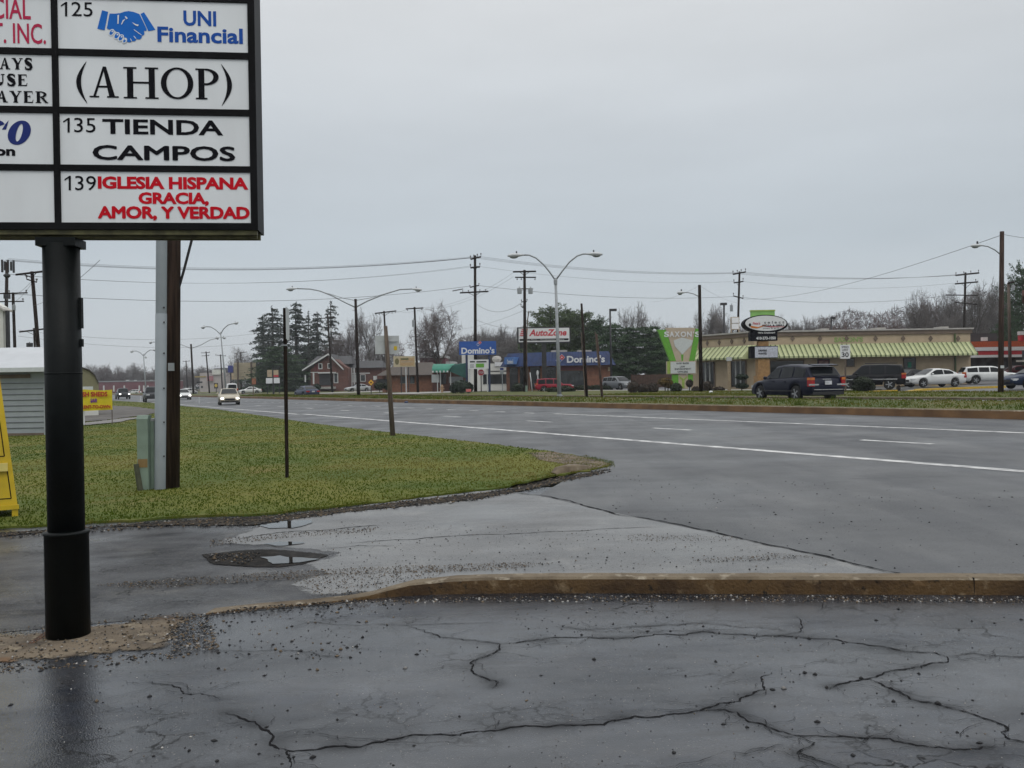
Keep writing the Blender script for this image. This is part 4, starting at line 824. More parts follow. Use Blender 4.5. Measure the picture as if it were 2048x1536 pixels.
# ================================================================== STREET LIGHTS, UTILITY POLES, WIRES
def lamp(t, f, a, b, r, name='lamp_head', y=0, lens=True):
    """cobra head lamp from its inner end a to its tip b (photo px)"""
    p, q = f(*a), f(*b); d = q - p; m = MB(); n = 7; k = 8; rad = [.35, .55, .85, 1.0, 1.0, .8, .35]; vs = []
    for i in range(n):
        c = p + d * (i / (n - 1)); R_ = r * rad[i]
        for j in range(k): a_ = 2 * math.pi * j / k; vs.append((c.x, y + c.y + R_ * 1.3 * math.cos(a_), c.z + R_ * (.8 if math.sin(a_) > 0 else .6) * math.sin(a_)))
    m.add(vs, [(i * k + j, i * k + (j + 1) % k, (i + 1) * k + (j + 1) % k, (i + 1) * k + j) for i in range(n - 1) for j in range(k)] + [tuple(range(k)), tuple(range((n - 1) * k, n * k))])
    o = m.build(name, M_lampw, t, smooth=True)
    if lens:
        c = p + d * .62; MB().ell((c.x, y + c.y, c.z - r * .45), (abs(d.x) * .24 + .02, r * 1.0, r * .55), 10, 6).build('lens', M_glass_l, o, smooth=True)
    c = p + d * .45; MB().lathe((c.x, y + c.y, c.z + r * .75), [(.05, 0), (.05, .12), (.02, .14)], 6).build('photocell', M_dkmetal, o)
def arm(t, f, pts, r, m=None, name='arm'): MB().tube([f(*p) for p in pts], r, 6).build(name, m or M_steel, t, smooth=True)
t, f = pole('street_light', 'steel twin arm street light rising from the grass median before the blue roofed shop', 'street light', 1119, 801, 62, 1111, 556, .15, .085, M_steel, 'street lights')
MB().lathe((0, 0, .30), [(.2, 0), (.2, .06), (.15, .1)], 10).build('base_flange', M_steel, t)
arm(t, f, [(1111, 561), (1100, 545), (1088, 530), (1072, 516), (1058, 510), (1046, 510)], .055); arm(t, f, [(1111, 561), (1124, 543), (1139, 524), (1154, 512), (1166, 508), (1176, 508)], .055)
lamp(t, f, (1048, 510), (1015, 512), .21); lamp(t, f, (1173, 508), (1205, 509), .21); MB().lathe(tuple(f(1111, 562) - Vector((0, 0, .25))), [(.12, 0), (.13, .3), (.09, .45)], 10).build('pole_cap', M_steel, t)
t, f = pole('street_light', 'wooden pole street light on the median with two long truss arms, near the brick house', 'street light', 717, 795, 99, 711, 598, .2, .14, M_wood, 'street lights')
arm(t, f, [(711, 615), (690, 605), (665, 592), (640, 582), (620, 578), (592, 577)], .07); arm(t, f, [(711, 615), (735, 602), (770, 588), (800, 579), (825, 578)], .07)
arm(t, f, [(711, 601), (685, 596), (660, 588), (640, 583)], .035, name='truss_rod'); arm(t, f, [(711, 601), (740, 596), (768, 588)], .035, name='truss_rod')
lamp(t, f, (594, 577), (573, 579), .25); lamp(t, f, (823, 578), (844, 580), .25)
t, f = pole('street_light', 'steel twin arm street light above the oncoming gold car', 'street light', 453, 790, 167, 441, 664, .17, .10, M_steel, 'street lights')
arm(t, f, [(441, 669), (432, 660), (422, 654), (410, 653)], .09); arm(t, f, [(441, 669), (447, 658), (456, 650), (467, 647)], .09); lamp(t, f, (413, 653), (402, 656), .28); lamp(t, f, (465, 648), (477, 645), .28); lamp(t, f, (443, 675), (452, 676), .25)
t, f = pole('street_light', 'farthest steel twin arm street light, between the cable guard pole and the sign pole', 'street light', 292, 785, 238, 287, 708, .18, .12, M_steel, 'street lights')
arm(t, f, [(287, 712), (280, 705), (273, 702), (266, 702)], .10); arm(t, f, [(287, 712), (294, 704), (300, 700), (306, 700)], .10); lamp(t, f, (269, 702), (260, 704), .3); lamp(t, f, (304, 700), (312, 700), .3); lamp(t, f, (288, 714), (294, 715), .28)
t, f = pole('street_light', 'wooden median street light with wide thin arms just right of the cable guard', 'street light', 387, 791, 190, 382, 688, .24, .18, M_wood, 'street lights')
arm(t, f, [(382, 697), (362, 689), (330, 685), (304, 684)], .07); arm(t, f, [(382, 697), (402, 690), (420, 680), (432, 677)], .07); lamp(t, f, (306, 684), (298, 686), .3); lamp(t, f, (430, 677), (438, 676), .3)
t, f = pole('street_light', 'brown pole with one curved lamp arm in front of the green and tan diner sign', 'street light', 1402, 788, 70.8, 1399, 570, .17, .12, M_wood, 'street lights')
arm(t, f, [(1397, 593), (1388, 588), (1376, 585), (1368, 585)], .035); lamp(t, f, (1370, 585), (1354, 586), .18)
t, f = pole('street_light', 'tall brown pole with one curved lamp arm at the right edge by the station wagon', 'street light', 2001, 791, 47, 2004, 463, .145, .105, M_woodb, 'street lights')
arm(t, f, [(2002, 510), (1990, 500), (1976, 493), (1964, 491)], .03); lamp(t, f, (1966, 491), (1941, 492), .13); MB().box2(tuple(f(2000, 735) + Vector((-.06, -.2, -.04))), tuple(f(2002, 733) + Vector((.06, -.15, .05)))).build('tag', M_lampw, t)
for px, tp, tp2, Y, hx0, hx1, lab in ((1449, 606, 1448, 100, 1441, 1453, 'black box head parking lot lamp left of the white roof sign'), (1663, 634, 1663, 110, 1662, 1669, 'short black parking lot lamp showing above the diner roof'), (1223, 618, 1220, 100, 1219, 1233, 'black box head parking lot lamp at the right of the blue roofed shop')):
    t, f = pole('lot_lamp', lab, 'lamp post', px, 780, Y, tp2, tp, .13, .1, M_dkmetal, 'box head parking lot lamps', n=4)
    a, c = f(hx0, tp + 4), f(hx1, tp); MB().box2((a.x, -.25, a.z - .02), (c.x, .25, c.z + .02)).build('lamp_head', M_dkmetal, t)

# utility poles
def upole(label, px, Y, tpx, tpy, r0=.19, r1=.13, m=None): return pole('utility_pole', label, 'utility pole', px, 785, Y, tpx, tpy, r0, r1, m or M_wood, 'utility poles')
t, f = upole('tallest black utility pole, standing in front of the blue pizza shop pylon', 951, 108, 950, 511, .21, .15)
crossarm(t, f, (941, 519), (962, 514), .14, (0, .33, .66, 1), ih=.4); crossarm(t, f, (941, 536), (960, 534), .14, (0, 1), ih=.4, brace=(950, 541)); crossarm(t, f, (940, 575), (958, 571), .10, (0, 1)); crossarm(t, f, (920, 586), (977, 583), .13, (.1, .3, .7, .9), brace=(950, 592))
t, f = upole('brown utility pole with two grey transformers beside the red and white auto parts sign', 1050, 97.6, 1049, 540, .20, .14)
crossarm(t, f, (1026, 544), (1072, 543), .13, (), brace=(1049, 551)); crossarm(t, f, (1030, 555), (1072, 555), .10, (.1, .3, .95), up=False); transformer(t, f, 1039, 574, 588, 9, 97.6); transformer(t, f, 1061, 574, 588, 9, 97.6); crossarm(t, f, (1034, 578), (1066, 578), .08)
MB().tube([f(1055, 785), f(1053, 690), f(1055, 640), f(1058, 622)], .06, 6).build('conduit', M_woodg, t); crossarm(t, f, (1043, 604), (1054, 603), .07, (0, 1)); crossarm(t, f, (1042, 613), (1046, 616), .06, (0, 1), y=-.2)
t, f = upole('dark utility pole with a single transformer behind the tan shop sign', 836, 115, 829, 614, .17, .12); crossarm(t, f, (812, 618), (847, 616), .11, (.1, .9), up=False); transformer(t, f, 827.5, 637, 654, 5.5, 115)
MB().tube([f(833, 675), f(839, 671), f(843, 664)], .05, 5).build('bracket', M_dkmetal, t)
t, f = upole('dark utility pole rising directly behind the leaning post with grey sign backs', 777, 130, 768, 622, .17, .12); crossarm(t, f, (750, 627), (793, 622), .13, (.05, .2, .8, .95), up=False, brace=(769, 632))
t, f = upole('dark utility pole standing before the brick house gable', 665, 150, 655, 628, .2, .13); crossarm(t, f, (640, 637), (670, 635), .10, (.1, .9), brace=(656, 642)); transformer(t, f, 648, 655, 663, 4.5, 150, m=M_lampw); transformer(t, f, 663, 655, 663, 4.5, 150, m=M_lampw)
t, f = upole('dark leaning utility pole behind the white rooftop sign', 1473, 130, 1479, 543, .19, .14); crossarm(t, f, (1465, 549), (1491, 544), .15, (.02, .35, .65, .98), ih=.45); crossarm(t, f, (1467, 566), (1486, 563), .13, (.02, .98), ih=.45, brace=(1477, 572)); crossarm(t, f, (1466, 592), (1486, 597), .12, (.02, .98), ih=.4); transformer(t, f, 1462, 607, 623, 6, 130)
t, f = upole('dark utility pole with four crossarms above the right half of the diner', 1926, 138, 1931, 545, .21, .15); crossarm(t, f, (1910, 551), (1957, 546), .18, (.02, .35, .65, .98), ih=.4); crossarm(t, f, (1909, 568), (1955, 564), .16, (.1, .9), ih=.4, brace=(1931, 576)); crossarm(t, f, (1890, 590), (1955, 591), .11); crossarm(t, f, (1910, 605), (1953, 609), .11, (.1, .9))
t, f = pole('utility_pole', 'light grey pole with a meter cluster near the brick wall at the far right', 'utility pole', 2021, 785, 90, 2017, 566, .17, .13, M_woodg, 'utility poles'); a = f(2019, 560); crossarm(t, f, (2014, 567), (2026, 564), .14); crossarm(t, f, (2018, 572), (2033, 570), .07); transformer(t, f, 2023, 569, 581, 6, 90)
t, f = upole('black utility pole carrying a crown of antennas at the far left edge', 9, 98, 14, 524, .21, .16)
for k, px in enumerate((7, 11, 16, 21, 25)): a, c = f(px, 545 - 4 * (k % 2)), f(px - .5, 520 + 3 * (k % 2)); MB().box2((a.x - .09, -.3 + .12 * k, a.z), (a.x + .09, -.15 + .12 * k, c.z)).build('antenna', M_dkmetal, t)
MB().lathe(tuple(f(14, 556)), [(.15, 0), (.36, .2), (.36, .32), (.15, .5)], 8).build('antenna_collar', M_dkmetal, t); a = f(14, 592); MB().box2((a.x - .25, -.25, a.z - .3), (a.x + .25, .25, a.z + .35)).build('junction_box', M_dkmetal, t); a = f(8, 637); MB().box2((a.x - .4, -.5, a.z - .3), (a.x + .3, -.1, a.z + .4)).build('equipment_box', MATS['stake_olive'], t)
t, f = upole('thin black utility pole with two crossarms above the white shed roof', 33, 75, 26, 585, .14, .11); crossarm(t, f, (-16, 588), (57, 586), .08, (.5, .97)); crossarm(t, f, (-16, 604), (50, 603), .07, (.5, .97)); transformer(t, f, 32, 608, 621, 6, 75)
t, f = upole('leaning black utility pole just left of the tenant sign pole', 87, 60, 64, 543, .14, .11); crossarm(t, f, (34, 550), (92, 543), .10, (), brace=(66, 556)); crossarm(t, f, (56, 559), (76, 565), .06, (0, 1))
t, f = upole('short black utility pole behind the leaning one at the far left', 74, 110, 68, 656, .15, .12); crossarm(t, f, (40, 664), (90, 658), .14, (), brace=(68, 669)); transformer(t, f, 62, 684, 694, 12, 110, m=M_dkmetal)
for px, tpx, tpy, Y, arms, lab in ((419, 412, 703, 230, [(403, 706, 420, 705), (404, 712, 419, 711)], 'distant utility pole with two crossarms above the far white shops'), (445, 441, 709, 240, [(431, 710, 452, 712)], 'distant utility pole with a single crossarm above the far grey building'), (484, 481, 704, 260, [(470, 707, 494, 704)], 'distant utility pole with crossarm above the slatted tan billboard'), (375, 372, 721, 280, [(366, 723, 380, 722)], 'smallest distant utility pole beside the cable guard')):
    t, f = upole(lab, px, Y, tpx, tpy, .19, .15)
    for x0, y0, x1, y1 in arms: crossarm(t, f, (x0, y0), (x1, y1), .10, (.05, .95))
# weathered posts on the median
t, f = pole('wooden_post', 'tall dark leaning post on the median, between the steel street light and a shorter post', 'post', 1174, 803, 58.6, 1163, 607, .095, .07, M_wood, 'bare wooden posts on the median'); MB().tube([f(1172, 800) + Vector((-.05, -.1, 0)), f(1162, 664) + Vector((0, -.1, 0))], .035, 4).build('batten', M_woodg, t)
t, f = pole('wooden_post', 'shorter reddish leaning post on the median, right of the tall dark post', 'post', 1205, 803, 58.6, 1193, 668, .085, .07, mat('red_wood', (.08, .04, .026), .85, col2=(.03, .02, .014), scale=5), 'bare wooden posts on the median'); MB().tube([f(1198, 735) + Vector((-.04, -.1, 0)), f(1190, 664) + Vector((0, -.1, 0))], .035, 4).build('batten', M_woodg, t)
for px, tp, tpx, lab in ((1065, 745, 1060, 'thin pale leaning post left of the red car by the blue roofed shop'), (1077, 742, 1075, 'thin pale upright post with a white oval tag before the red car')):
    t, f = pole('marker_post', lab, 'post', px, 786, 96, tpx, tp, .06, .05, M_lampw, None, n=6)
    if px == 1077: MB().ell(tuple(f(1075, 746) + Vector((0, -.06, 0))), (.12, .03, .3), 10, 6).build('tag', M_lampw, t)
b = BASE(1053, 97); f = pix_local(b, 97); t = thing('utility_pedestal', 'pale green pedestal at the foot of the transformer pole', 'utility box', b); a, c = f(1051, 788), f(1055, 771); MB().box2((a.x, -.1, -.05), (c.x, .1, c.z)).build('housing', M_ped, t)
# white delineator stubs beside the far lane
for k, (px, Y) in enumerate(((281, 118), (292, 114), (357, 100), (398, 90))):
    b = BASE(px, Y); b.z = G(b.x); o = MB().lathe((0, 0, 0), [(.06, 0), (.06, .62), (.03, .66)], 8).build('delineator', M_lampw); o.location = b
    tag(o, 'short white road edge marker post at the far end of the lawn', 'marker post', 'white road edge markers')
t = thing('fire_hydrant', 'small tan fire hydrant on the far verge before the green awnings', 'hydrant', BASE(884, 108)); M_hyd = mat('hydrant_tan', (.35, .22, .12), .6)
MB().lathe((0, 0, 0), [(.2, 0), (.2, .08), (.14, .1), (.14, .75), (.2, .78), (.2, .85), (.12, 1.02), (.04, 1.1)], 10).build('barrel', M_hyd, t); MB().tube([(-.28, 0, .6), (.28, 0, .6)], .08, 8).build('outlet', M_hyd, t)

# overhead wires
M_wire = mat('wire_dark', (.10, .10, .105), .7, var=0)
def wire(a, b, sag, r=.018, lab='', grp='overhead power lines', n=18):
    p, q = PX(*a), PX(*b); pts = []
    for i in range(n + 1):
        u = i / n; v = p.lerp(q, u); v.z -= 4 * sag * u * (1 - u); pts.append(v)
    o = MB().tube(pts, r, 3, cap=False).build('power_line', M_wire); tag(o, lab, 'wire', grp)
L1 = 'topmost thin wires sweeping left across the sky from the tallest pole'
for dx, dy in ((0, 0), (6, -1), (11, -2), (17, -4)): wire((943 + dx, 516 + dy, 108), (8 + dx * .5, 521 + dy, 98), 1.25, .017, L1)
L2 = 'one of the second tier of wires sweeping left from the tallest pole'
for dx in (0, 15): wire((942 + dx, 532, 108), (9 + dx * .5, 548, 98), 1.5, .014, L2)
wire((941, 572, 108), (27, 588, 75), 1.15, .022, 'thick middle wire sweeping left from the tallest pole below its two top tiers')
wire((926, 578, 107.6), (905, 582, 107), .0, .07, 'short dark splice sleeve hanging on the middle wire left of the tallest pole')
L3 = 'one of two low level wires crossing the sky left of the spruces'
for dy in (0, 10): wire((36, 660 + dy * 1.2, 110), (655, 640 + dy * 2, 150), 2.1, .018, L3)
L4 = 'topmost wires running right from the tallest pole to the leaning pole'
for dx in (0, 8, 17): wire((943 + dx, 515 - dx * .12, 108), (1466 + dx * 1.3, 547 - dx * .15, 130), .75, .017, L4)
wire((959, 533, 108), (1470, 563, 130), .8, .014, 'second tier wire running right from the tallest pole to the leaning pole')
wire((957, 571, 108), (1468, 593, 130), .75, .024, 'thick lower wire from the tallest pole to the leaning pole')
L5 = 'topmost wires between the leaning pole and the four armed pole at right'
for dx in (0, 12, 24): wire((1466 + dx, 547 - dx * .1, 130), (1912 + dx * 1.8, 549 - dx * .06, 138), .75, .019, L5)
wire((1486, 563, 130), (1910, 566, 138), .9, .016, 'second tier wire between the leaning pole and the four armed pole at right'); wire((1486, 595, 130), (1895, 591, 138), .9, .024, 'thick lower wire from the leaning pole toward the bare trees at right')
wire((1486, 598, 128), (2003, 470, 47), 1.0, .015, 'long thin wire climbing to the top of the tall lamp pole at right'); wire((2003, 468, 47), (2160, 478, 47), .15, .012, 'thin wire leaving the tall lamp pole past the right edge')
wire((953, 608, 108), (1045, 604, 97.6), 1.0, .02, 'slack cable hanging between the tallest pole and the transformer pole')
L6 = 'thin wires rising right from the single transformer pole to the twin transformer pole'
for k in range(2): wire((844, 616 + 3 * k, 115), (1027, 545 + 8 * k, 97.6), .9, .011, L6)
L7 = 'thin wires left of the single transformer pole, from the pole behind grey sign backs'
for k in range(2): wire((755 + 36 * k, 626 - 4 * k, 130), (816 + 28 * k, 618, 115), .3, .013, L7)
wire((665, 640, 150), (752, 627, 130), .5, .012, 'thin wire from the brick house pole to the pole at the leaning post')
wire((953, 640, 108), (1040, 655, 130), .4, .02, 'dark low cable from the tallest pole across the bare wood behind it'); wire((953, 667, 108), (1048, 672, 97.6), .4, .02, 'lowest dark cable right of the tallest pole above the blue pylon')
wire((833, 660, 115), (1049, 620, 97.6), .9, .012, 'thin cable passing in front of the round bare tree'); wire((30, 590, 75), (66, 560, 60), .1, .012, 'slanting wire between the two crossarm poles at far left'); wire((30, 603, 75), (66, 563, 60), .15, .012, 'lower slanting wire between the two crossarm poles at far left'); wire((66, 612, 60), (200, 520, 40), .3, .012, 'wire rising right from the leaning pole at far left')
wire((1399, 572, 70.8), (1300, 604, 130), .3, .009, 'faint service wire left of the brown lamp pole'); wire((1400, 572, 70.8), (1480, 606, 130), .3, .009, 'faint service wire right of the brown lamp pole')

b = BASE(1458, 70); f = pix_local(b, 70); t = thing('gate_post', 'pale tan post with a white cap before the diner corner', 'post', b); a, c = f(1455.5, 786), f(1460.5, 722); MB().box2((a.x, -.1, -.3), (c.x, .1, c.z)).build('post', mat('tan_post', (.36, .28, .19), .8), t); a, c = f(1453.5, 722), f(1462.5, 714); MB().box2((a.x, -.17, a.z + .002), (c.x, .17, c.z)).build('cap', M_lampw, t)
# ================================================================== SIGNS ALONG THE FAR SIDE
M_swhite = mat('signface_white', (.66, .67, .68), .5, var=.04); M_dom = mat('signface_blue', (.012, .085, .36), .45, var=.08, scale=2); M_domr = mat('roof_blue', (.012, .036, .13), .6, var=.2, scale=1.5); M_redp = mat('signface_red', (.50, .03, .05), .5, var=.08)
M_grn = mat('sign_green', (.12, .36, .03), .5, var=.1); M_tan = mat('sign_tan', (.42, .33, .22), .7, var=.12, scale=2); M_navyp = mat('post_navy', (.015, .03, .09), .5)
def face(t, f, x0, y0, x1, y1, m, name='panel', d=.3, dy=0.0, lab=None):
    a, c = f(x0, y1), f(x1, y0); return MB().box2((a.x, dy, a.z), (c.x, dy + d, c.z)).build(name, m, t, label=lab)
def post(t, f, px, y1, w_, Y, m, top=None, dy=.1, name='post', h=None):
    x = f(px, y1).x; z1 = f(px, y1).z; k = px_m(w_, Y) / 2; MB().box2((x - k, dy, -.4), (x + k, dy + 2 * k, z1)).build(name, m, t)
def ftext(t, f, s, x0, y0, x1, y1, m, dy, parent=None, bold=0.0, shear=0.0, space=1.0):
    a, c = f(x0, y1), f(x1, y0); return lettering(s, (a.x, a.z, c.x, c.z), dy, m, parent or t, bold, shear, space)
def poly(t, f, pts, m, dy, d=.02, name='emblem', par=None): return MB().plate([(f(*p).x, f(*p).z) for p in pts], dy, dy + d).build(name, m, par or t)
def sign(name, label, px, Y, cat='sign', group=None): b = BASE(px, Y); return (thing(name, label, cat, b, 0, group), pix_local(b, Y))
def domino(t, f, cx, cy, s, dy, par):
    """tilted two-square tile emblem"""
    a = R(45); u = lambda x, y: (cx + s * (x * math.cos(a) - y * math.sin(a)), cy + s * (x * math.sin(a) + y * math.cos(a)))
    poly(t, f, [u(-.56, -1.06), u(.56, -1.06), u(.56, 1.06), u(-.56, 1.06)], M_swhite, dy, .012, par=par)
    poly(t, f, [u(-.5, -1), u(.5, -1), u(.5, -.04), u(-.5, -.04)], M_redp, dy - .012, .01, par=par); poly(t, f, [u(-.5, .04), u(.5, .04), u(.5, 1), u(-.5, 1)], M_dom, dy - .012, .01, par=par)
    for x, y in ((0, -.52), (-.24, .28), (.24, .76)): poly(t, f, [(u(x, y)[0] + s * .17 * math.cos(k * .785), u(x, y)[1] + s * .17 * math.sin(k * .785)) for k in range(8)], M_swhite, dy - .024, .01, par=par)
t, f = sign('pylon_sign', 'blue rectangular pizza sign on two posts behind the tallest utility pole', 955, 105)
p = face(t, f, 918.5, 682, 992, 710, M_dom, 'panel', .5, -.1); ftext(t, f, "Domino's", 923, 694, 989, 708, M_swhite, -.115, p, .03); domino(t, f, 958, 687, 5, -.13, p)
for px in (933, 978): post(t, f, px, 710, 4.5, 105, M_navyp)
t, f = sign('shop_board', 'white notice board with a green picture hung between the blue pylon posts', 956, 104.4)
p = face(t, f, 936, 719, 977, 738, M_swhite, 'panel', .15, -.1)
for i, (x0, y0, x1, y1, m) in enumerate(((940, 722, 950, 725, M_dkmetal), (953, 722, 973, 725, M_dkmetal), (952, 727, 968, 735, M_grn), (940, 729, 948, 731, M_trans), (940, 733, 948, 735, M_trans))): face(t, f, x0, y0, x1, y1, m, 'printed_panel', .02, -.125)
for px in (939, 974): post(t, f, px, 719, 2, 104.4, M_lampw)
t, f = sign('pylon_sign', 'white and red auto parts sign with black border on a tall dark post', 1088, 100)
face(t, f, 1034.5, 653, 1141, 687, M_dkmetal, 'sign_cabinet', .6, 0); p = face(t, f, 1037.5, 655.5, 1138.5, 684.5, M_swhite, 'panel', .04, -.04)
ftext(t, f, 'AutoZone', 1058, 658, 1133, 672.5, M_redp, -.05, p, .035, .25); face(t, f, 1039, 676.5, 1137, 682, M_ink, 'text_band', .01, -.051); ftext(t, f, 'Auto Parts - Accessories - More', 1048, 677.6, 1128, 681, M_swhite, -.06, p)
for k in range(4): y = 658.5 + 3.6 * k; poly(t, f, [(1040 + 1.2 * (3 - k), y), (1053 + 1.0 * (3 - k), y), (1052 + 1.0 * (3 - k), y + 2.3), (1039 + 1.2 * (3 - k), y + 2.3)], M_redp, -.05, .01, 'speed_stripe')
post(t, f, 1088, 687, 9, 100, M_dkmetal, dy=.1); face(t, f, 1040, 686, 1048, 697, M_dkmetal, 'bracket', .1, .2)
# diner sign
t, f = sign('pylon_sign', 'green and cream flared diner sign with a diamond emblem above a letter board', 1363, 78)
M_cream = mat('cream_stucco', (.46, .38, .29), .8, var=.06, scale=2); M_pale = mat('sign_pale', (.52, .55, .54), .5, var=.04); M_lg = mat('lime', (.30, .42, .08), .6)
poly(t, f, [(1315, 659.5), (1331, 659.5), (1352, 722), (1340, 722)], M_grn, -.05, .5, 'wing'); poly(t, f, [(1391, 657), (1401.5, 658), (1389, 721), (1378, 722)], M_grn, -.05, .5, 'wing')
poly(t, f, [(1331, 655.5), (1391, 655.5), (1378, 722), (1352, 722)], M_cream, .0, .4, 'centre_panel'); poly(t, f, [(1347, 681), (1364, 675), (1386, 681), (1383, 690), (1364.5, 709), (1350, 693)], M_pale, -.03, .03, 'diamond')
for x0, x1, c in ((1328, 1338, 'S'), (1339, 1348, 'A'), (1349, 1359, 'X'), (1361, 1372, 'O'), (1374, 1383, 'N'), (1386, 1388, "'"), (1389.5, 1400, 'S')): ftext(t, f, c, x0, 663, x1 if c != "'" else 1387.5, 674 if c != "'" else 667, M_swhite, -.07, None, .03)
p = face(t, f, 1334, 722, 1392, 748.5, M_cream, 'letter_board', .5, -.1); face(t, f, 1334.2, 722.5, 1340, 748, M_lg, 'lime_edge', .03, -.13); face(t, f, 1341, 723.5, 1390, 747, M_pale, 'board_face', .03, -.13)
for s_, y0, x0, x1 in (('GOD BLESS', 724.6, 1352, 1377), ('LAW', 731.2, 1359.5, 1369.5), ('ENFORCEMENT', 736, 1349, 1381), ('OFFICERS', 741.6, 1354.5, 1375)): ftext(t, f, s_, x0, y0, x1, y0 + 4, M_ink, -.14, p, .02)
poly(t, f, [(1345, 749), (1357, 749), (1357, 768), (1345, 768)], M_grn, .0, .4, 'pedestal_green'); poly(t, f, [(1357, 749), (1376, 749), (1376, 778), (1357, 778)], M_cream, .01, .4, 'pedestal'); poly(t, f, [(1376, 749), (1386, 749), (1386, 768), (1376, 768)], M_grn, .0, .4, 'pedestal_green')
poly(t, f, [(1359, 752), (1367, 758), (1374, 752), (1374, 756), (1369, 760), (1369, 776), (1364, 776), (1364, 760), (1359, 756)], M_lg, -.02, .03, 'lime_fork'); MB().ell(tuple(f(1309, 661.5)), (.15, .15, .15), 10, 8).build('bulb', M_lampw, t, smooth=True); MB().tube([f(1309, 661.5), f(1318, 660)], .03, 5).build('bulb_arm', M_grn, t)
poly(t, f, [(1362, 709), (1367, 709), (1366, 722), (1363, 722)], M_grn, -.02, .02, 'stem')
# pizza and grill sign
t, f = sign('pylon_sign', 'oval white pizza and grill sign over black panels on a tan brick pillar', 1530, 66)
M_brk = mat('tan_brick', (.33, .19, .08), .85, var=.15, scale=6)
el = lambda cx, cy, a, b, n=36: [(cx + a * math.cos(2 * math.pi * i / n), cy + b * math.sin(2 * math.pi * i / n)) for i in range(n)]
poly(t, f, el(1531, 648, 44.5, 18.5), M_ink, 0, .7, 'oval_cabinet'); p = poly(t, f, el(1531.5, 646.5, 41, 15.2), M_swhite, -.04, .05, 'oval_face')
ftext(t, f, "Pete's", 1505, 644, 1520, 649.5, M_redp, -.06, p, .02, .2); ftext(t, f, 'select', 1528, 641.5, 1568, 647.5, M_ink, -.06, p, .01, 0, 1.6); ftext(t, f, 'PIZZA & GRILL', 1524, 648.8, 1569, 653, M_ink, -.06, p, .04); ftext(t, f, 'pizza & grill', 1526, 654.8, 1557, 658.8, M_ink, -.06, p, .0)
poly(t, f, [(1497, 650), (1505, 652), (1516, 654), (1528, 650), (1534, 648.5), (1526, 653), (1514, 657), (1503, 656)], mat('flame_orange', (.6, .18, .02), .5), -.06, .015, 'flame', p); poly(t, f, el(1499.5, 650, 2.5, 3.5, 10), M_ink, -.065, .015, 'chef_mark', p); poly(t, f, [(1524, 652.5), (1568, 653.4), (1568, 654.2), (1540, 654.4)], M_redp, -.055, .01, 'swash', p)
face(t, f, 1501, 663, 1555, 682, M_ink, 'phone_panel', .6, .02); ftext(t, f, 'We Deliver!', 1516, 663.5, 1550, 667.5, M_swhite, -.005, None, .02); ftext(t, f, '410-273-1050', 1512.5, 673, 1551.5, 679.5, M_swhite, -.005, None, .03)
face(t, f, 1518, 682, 1538, 692, M_brk, 'pillar_neck', .5, .1); face(t, f, 1501, 691.5, 1556, 717, M_ink, 'reader_cabinet', .6, .0); p = face(t, f, 1510, 693, 1555, 715.3, mat('reader_face', (.50, .52, .60), .4), 'reader_face', .03, -.03)
ftext(t, f, 'DRIVERS', 1516.5, 699, 1533.5, 703.3, M_ink, -.04, p, .04); ftext(t, f, 'WANTED', 1516.5, 705, 1533.5, 709.3, M_ink, -.04, p, .04)
face(t, f, 1517, 717, 1540, 752, M_brk, 'pillar', .7, .1); a = f(1514, 752); c = f(1545, 752); MB().box2((a.x, -.05, -.4), (c.x, .95, a.z)).build('plinth', M_brk, t)
# speed limit sign
t, f = sign('speed_limit_sign', 'white speed limit sign on a grey post on the verge by the navy people carrier', 1690, 58.8)
p = face(t, f, 1680.2, 689.5, 1699.8, 717.5, M_swhite, 'sign_plate', .012, -.03); ftext(t, f, 'SPEED', 1683, 691.8, 1697, 696.6, M_ink, -.034, p, .015); ftext(t, f, 'LIMIT', 1684, 698, 1696, 702.6, M_ink, -.034, p, .015); ftext(t, f, '30', 1683, 704.5, 1697, 714.5, M_ink, -.034, p, .02)
post(t, f, 1690.5, 703, 2.6, 58.8, M_woodg, dy=-.015)
t, f = sign('stop_sign', 'red octagonal stop sign on a thin post before the white drive-in building', 962, 107)
poly(t, f, [(962 + 7 * math.cos(R(22.5 + 45 * k)), 745 + 7 * math.sin(R(22.5 + 45 * k))) for k in range(8)], M_swhite, -.03, .01, 'sign_plate'); poly(t, f, [(962 + 6.4 * math.cos(R(22.5 + 45 * k)), 745 + 6.4 * math.sin(R(22.5 + 45 * k))) for k in range(8)], M_redp, -.042, .01, 'red_face'); ftext(t, f, 'STOP', 957, 742.8, 967, 747.2, M_swhite, -.047, None, .02); post(t, f, 962, 745, 2, 107, M_dkmetal, dy=-.015)
t, f = sign('street_sign', 'small white and dark blue sign on a slim post right of the stop sign', 1003.5, 106); face(t, f, 1000, 736, 1007, 740, M_navy, 'sign_plate', .02, -.03); face(t, f, 1000, 740.2, 1007, 748, M_trans, 'lower_plate', .02, -.03); post(t, f, 1004.5, 748, 1.6, 106, M_steel, dy=-.008)
t, f = sign('shop_sign', 'tan sign board on three slim posts before the brown roofed building', 809, 118)
face(t, f, 787, 712, 830, 734, mat('cream_board', (.50, .43, .28), .6), 'board', .2, 0); face(t, f, 800, 715.5, 828, 731.5, mat('board_tan', (.45, .31, .15), .6), 'board_inset', .02, -.025); poly(t, f, el(794, 723, 4.2, 6.5, 14), mat('olive', (.15, .13, .05), .6), -.03, .02); face(t, f, 802, 716.5, 817, 719.5, mat('sign_dgreen', (.05, .09, .03), .6), 'painted_strip', .012, -.04); face(t, f, 802, 722, 826, 725, M_tan, 'painted_strip', .012, -.04)
